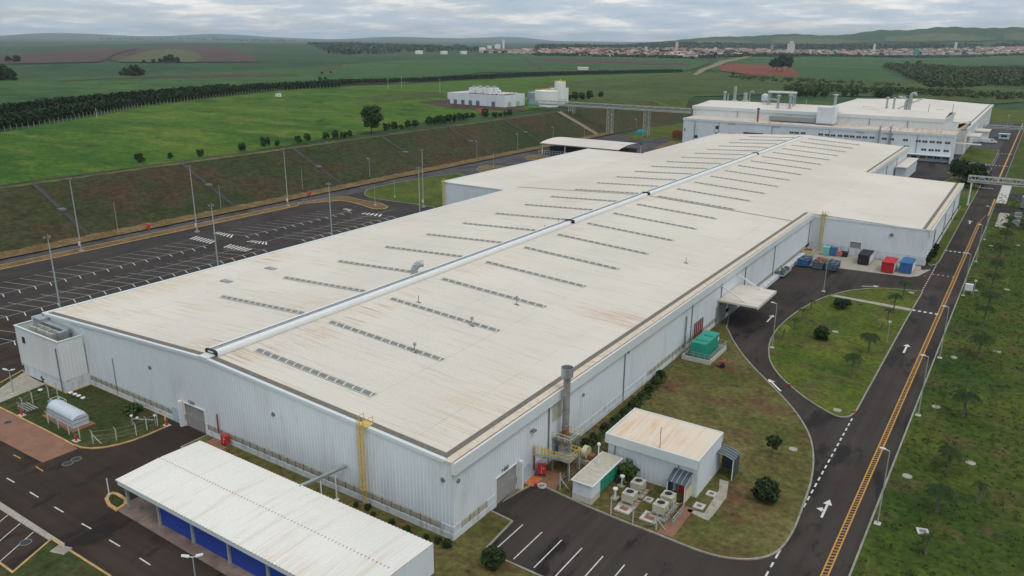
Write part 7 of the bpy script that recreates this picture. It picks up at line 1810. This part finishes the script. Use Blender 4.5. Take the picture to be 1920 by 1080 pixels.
for px, py, h, lab in ((182, 222, 5, 'white post standing before the belt at the left'), (825, 176, 11, 'pale utility pole left of the utility building'), (753, 165, 10, 'pale utility pole left of the bare strip'), (728, 168, 9, 'thin utility pole nearer the bare strip'), (823, 176, 0, '')):
    if lab: p = gt(px, py); t = thing('utility_pole', lab, 'pole', tuple(p)); m = MB(); m.tube((0, 0, -0.5), (0, 0, h), 0.16, 0.10); m.build('pole', 'concrete_light', t); m = MB(); m.box(-0.8, 0.8, -0.06, 0.06, h-0.7, h-0.55); m.build('crossarm', 'frame_grey', t)
p = gt(522, 182); t = thing('white_meter_box', 'pair of small white boxes standing before the tree belt', 'box', tuple(p)); m = MB(); m.box(-2.2, -0.8, -0.6, 0.6, -0.3, 2.2); m.build('left_box', 'white_paint', t); m = MB(); m.box(0.4, 2.4, -0.7, 0.7, -0.3, 2.6); m.build('right_box', 'white_paint', t)

# ================================================================== THE TOWN AND THE FAR WORKS
def house_mesh(w, d, h, rh, seed):
    m = MB(); m.box(-w/2, w/2, -d/2, d/2, -2, h, 0); wv = m
    r = MB(); o = 0.6; r.add([(-w/2-o, -d/2-o, h), (w/2+o, -d/2-o, h), (w/2+o, d/2+o, h), (-w/2-o, d/2+o, h), (-w/2-o, 0, h+rh), (w/2+o, 0, h+rh)], [(0, 1, 5, 4), (2, 3, 4, 5), (0, 4, 3), (1, 2, 5), (0, 3, 2, 1)])
    return wv, r
hp = {}
for wn_, wm_ in (('white', 'town_white'), ('cream', 'town_cream')):
    for rn, rm in (('red', 'tile_red'), ('brown', 'tile_brown'), ('pale', 'tile_pale')):
        a, b = house_mesh(15, 11, 5.5, 3.0, 0)
        me1 = bpy.data.meshes.new('house_wall'); me1.from_pydata(a.v, [], a.f); me1.materials.append(MATS[wm_])
        me2 = bpy.data.meshes.new('house_roof'); me2.from_pydata(b.v, [], b.f); me2.materials.append(MATS[rm]); hp[(wn_, rn)] = (me1, me2)
TP = [(905, 97), (1000, 94), (1100, 92), (1200, 92), (1280, 92), (1420, 93), (1500, 97), (1700, 94), (1920, 90), (1920, 101.5), (1700, 103), (1500, 104), (1400, 104), (1280, 107), (1100, 107), (1010, 101), (905, 99.5)]
def inpoly(x, y, P):
    ins = False; j = len(P)-1
    for i in range(len(P)):
        if (P[i][1] > y) != (P[j][1] > y) and x < (P[j][0]-P[i][0])*(y-P[i][1])/(P[j][1]-P[i][1])+P[i][0]: ins = not ins
        j = i
    return ins
TG = [(gt(*p).x, gt(*p).y) for p in TP]
rt = random.Random(11); spots = []
while len(spots) < 1800:
    px, py = rt.uniform(905, 1920), rt.uniform(89, 107.5)
    if inpoly(px, py, TP):
        p = gt(px, py); spots.append(p)
spots.sort(key=lambda p: p.length)
for i, p in enumerate(spots[:285]):
    wn_ = rt.choice(('white', 'white', 'cream')); rn = rt.choice(('red', 'red', 'brown', 'pale'))
    t = thing('town_house', '%s house with a %s roof among the nearer houses of the distant town' % (wn_, {'red': 'red tiled', 'brown': 'brown tiled', 'pale': 'pale'}[rn]), 'house', tuple(p), rt.uniform(0, pi), '%s houses with %s roofs in the distant town' % (wn_, rn))
    s = rt.uniform(0.75, 1.35); t.scale = (s, s, 1)
    link('wall', hp[(wn_, rn)][0], t); link('roof', hp[(wn_, rn)][1], t)
m = MB(); mats5 = ['town_white', 'town_cream', 'tile_red', 'tile_brown', 'tile_pale']
for p in spots[285:]:
    s = rt.uniform(0.8, 1.5); a, b = house_mesh(17*s, 12*s, rt.choice((5, 5.5, 7, 9)), 3.0, 0); an_ = rt.uniform(0, pi); ca, sa = cos(an_), sin(an_)
    f = lambda vs: [(v[0]*ca-v[1]*sa+p.x, v[0]*sa+v[1]*ca+p.y, v[2]+p.z) for v in vs]
    m.add(f(a.v), a.f, rt.choice((0, 0, 1))); m.add(f(b.v), b.f, rt.choice((2, 2, 3, 4)))
o = m.build('far_town_houses', mats5); tag(o, 'crowd of tiny houses filling the rest of the distant town', 'houses', None, 'stuff')
mass('town_trees', 'dark tree crowns scattered between the town houses', [tuple(p) for p in TP], 650, 9, 13, 10, 5, 'leaf_dark', 41, 'trees')
for px, py, w, h, lab in ((1482, 101, 20, 62, 'pale grain silo block, tallest thing in the distant town'), (1447, 97, 9, 42, 'slim dark tower left of the pale silo block'), (1268, 100, 11, 40, 'slim cream church tower in the middle of the town'), (1638, 99, 9, 40, 'slim white tower in the right half of the town'), (1790, 98, 10, 44, 'slim white tower at the far right of the town'), (1211, 99, 10, 22, 'low white water tower among the left town houses'), (1341, 95, 18, 16, 'round white tank among trees behind the town'), (1717, 103.5, 16, 24, 'green wrapped tower block in the right half of the town')):
    p = gt(px, py); t = thing('town_tower', lab, 'tower', tuple(p), 0.6)
    mt = 'green_panel' if 'green' in lab else ('vent_grey' if 'dark' in lab else 'town_cream' if 'cream' in lab else 'town_white')
    m = MB()
    if 'silo' in lab:
        for k in range(4): m.tube((-w*0.7+w*0.45*k, 0, -3), (-w*0.7+w*0.45*k, 0, h*0.82), w*0.26, n=12)
    elif 'tank' in lab or 'water' in lab: m.tube((0, 0, -3), (0, 0, h), w*0.5, n=16)
    else: m.box(-w/2, w/2, -w/2, w/2, -3, h)
    m.build('shaft', mt, t); m = MB(); m.box(-w*0.35, w*0.35, -w*0.3, w*0.3, h*0.82 if 'silo' in lab else h, h*1.0 if 'silo' in lab else h*1.12); m.build('top', mt, t)
for px, py, r, h, lab in ((785.5, 101.5, 16, 13, 'white far storage tank, leftmost of the row'), (832.5, 101.5, 15, 12, 'white far storage tank, second of the row'), (869.5, 101.5, 14, 11, 'white far storage tank, third of the row'), (904.5, 96.5, 16, 17, 'white far storage tank, larger one at the right on higher ground')):
    p = gt(px, py); t = thing('far_tank', lab, 'storage tank', tuple(p), 0, 'white storage tanks in the far fields'); m = MB(); m.tube((0, 0, -6), (0, 0, h), r, n=28); m.build('shell', 'storage_white', t); m = MB(); m.lathe((0, 0, h), [(r, 0), (0.2, r*0.08)], 28); m.build('tank_roof', 'storage_white', t)
for px, py, w, h, lab in ((918, 91, 24, 14, 'low white works block in the distance left of the town'), (933, 91, 30, 20, 'grey works block with a silver dome in the distance'), (944, 91.5, 10, 46, 'slim pale works chimney in the distance left of the town'), (1093, 132, 18, 5, 'long white roofed shed alone in the field behind the tanks'), (722, 85, 22, 9, 'small white farm shed far in the left fields')):
    p = gt(px, py); t = thing('far_works', lab, 'works building', tuple(p), 0.6); m = MB(); m.box(-w/2, w/2, -w/4, w/4, -4, h); m.build('wall', 'storage_white', t); m = MB(); m.add([(-w/2-1, -w/4-1, h+.01), (w/2+1, -w/4-1, h+.01), (w/2+1, w/4+1, h+.01), (-w/2-1, w/4+1, h+.01), (-w/2-1, 0, h+w*.06), (w/2+1, 0, h+w*.06)], [(0, 1, 5, 4), (2, 3, 4, 5), (0, 4, 3), (1, 2, 5)]); m.build('roof', 'town_white', t)

# ================================================================== AIR
hz = bpy.data.materials.new('haze_air'); hz.use_nodes = True; nt = hz.node_tree; nt.nodes.clear()
om = nt.nodes.new('ShaderNodeOutputMaterial'); pv = nt.nodes.new('ShaderNodeVolumePrincipled')
pv.inputs['Color'].default_value = (0.78, 0.90, 1.0, 1); pv.inputs['Density'].default_value = 0.000048; pv.inputs['Anisotropy'].default_value = 0.1
nt.links.new(pv.outputs[0], om.inputs['Volume']); MATS['haze_air'] = hz
m = MB(); zlo = float(min(TZ.min(), -8))-1.0; m.box(-26000, 26000, -26000, 26000, zlo-3, 200)
haze = m.build('haze', 'haze_air', kind='stuff'); haze['label'] = 'thin bluish haze lying over the far fields and hills'; haze['category'] = 'haze'
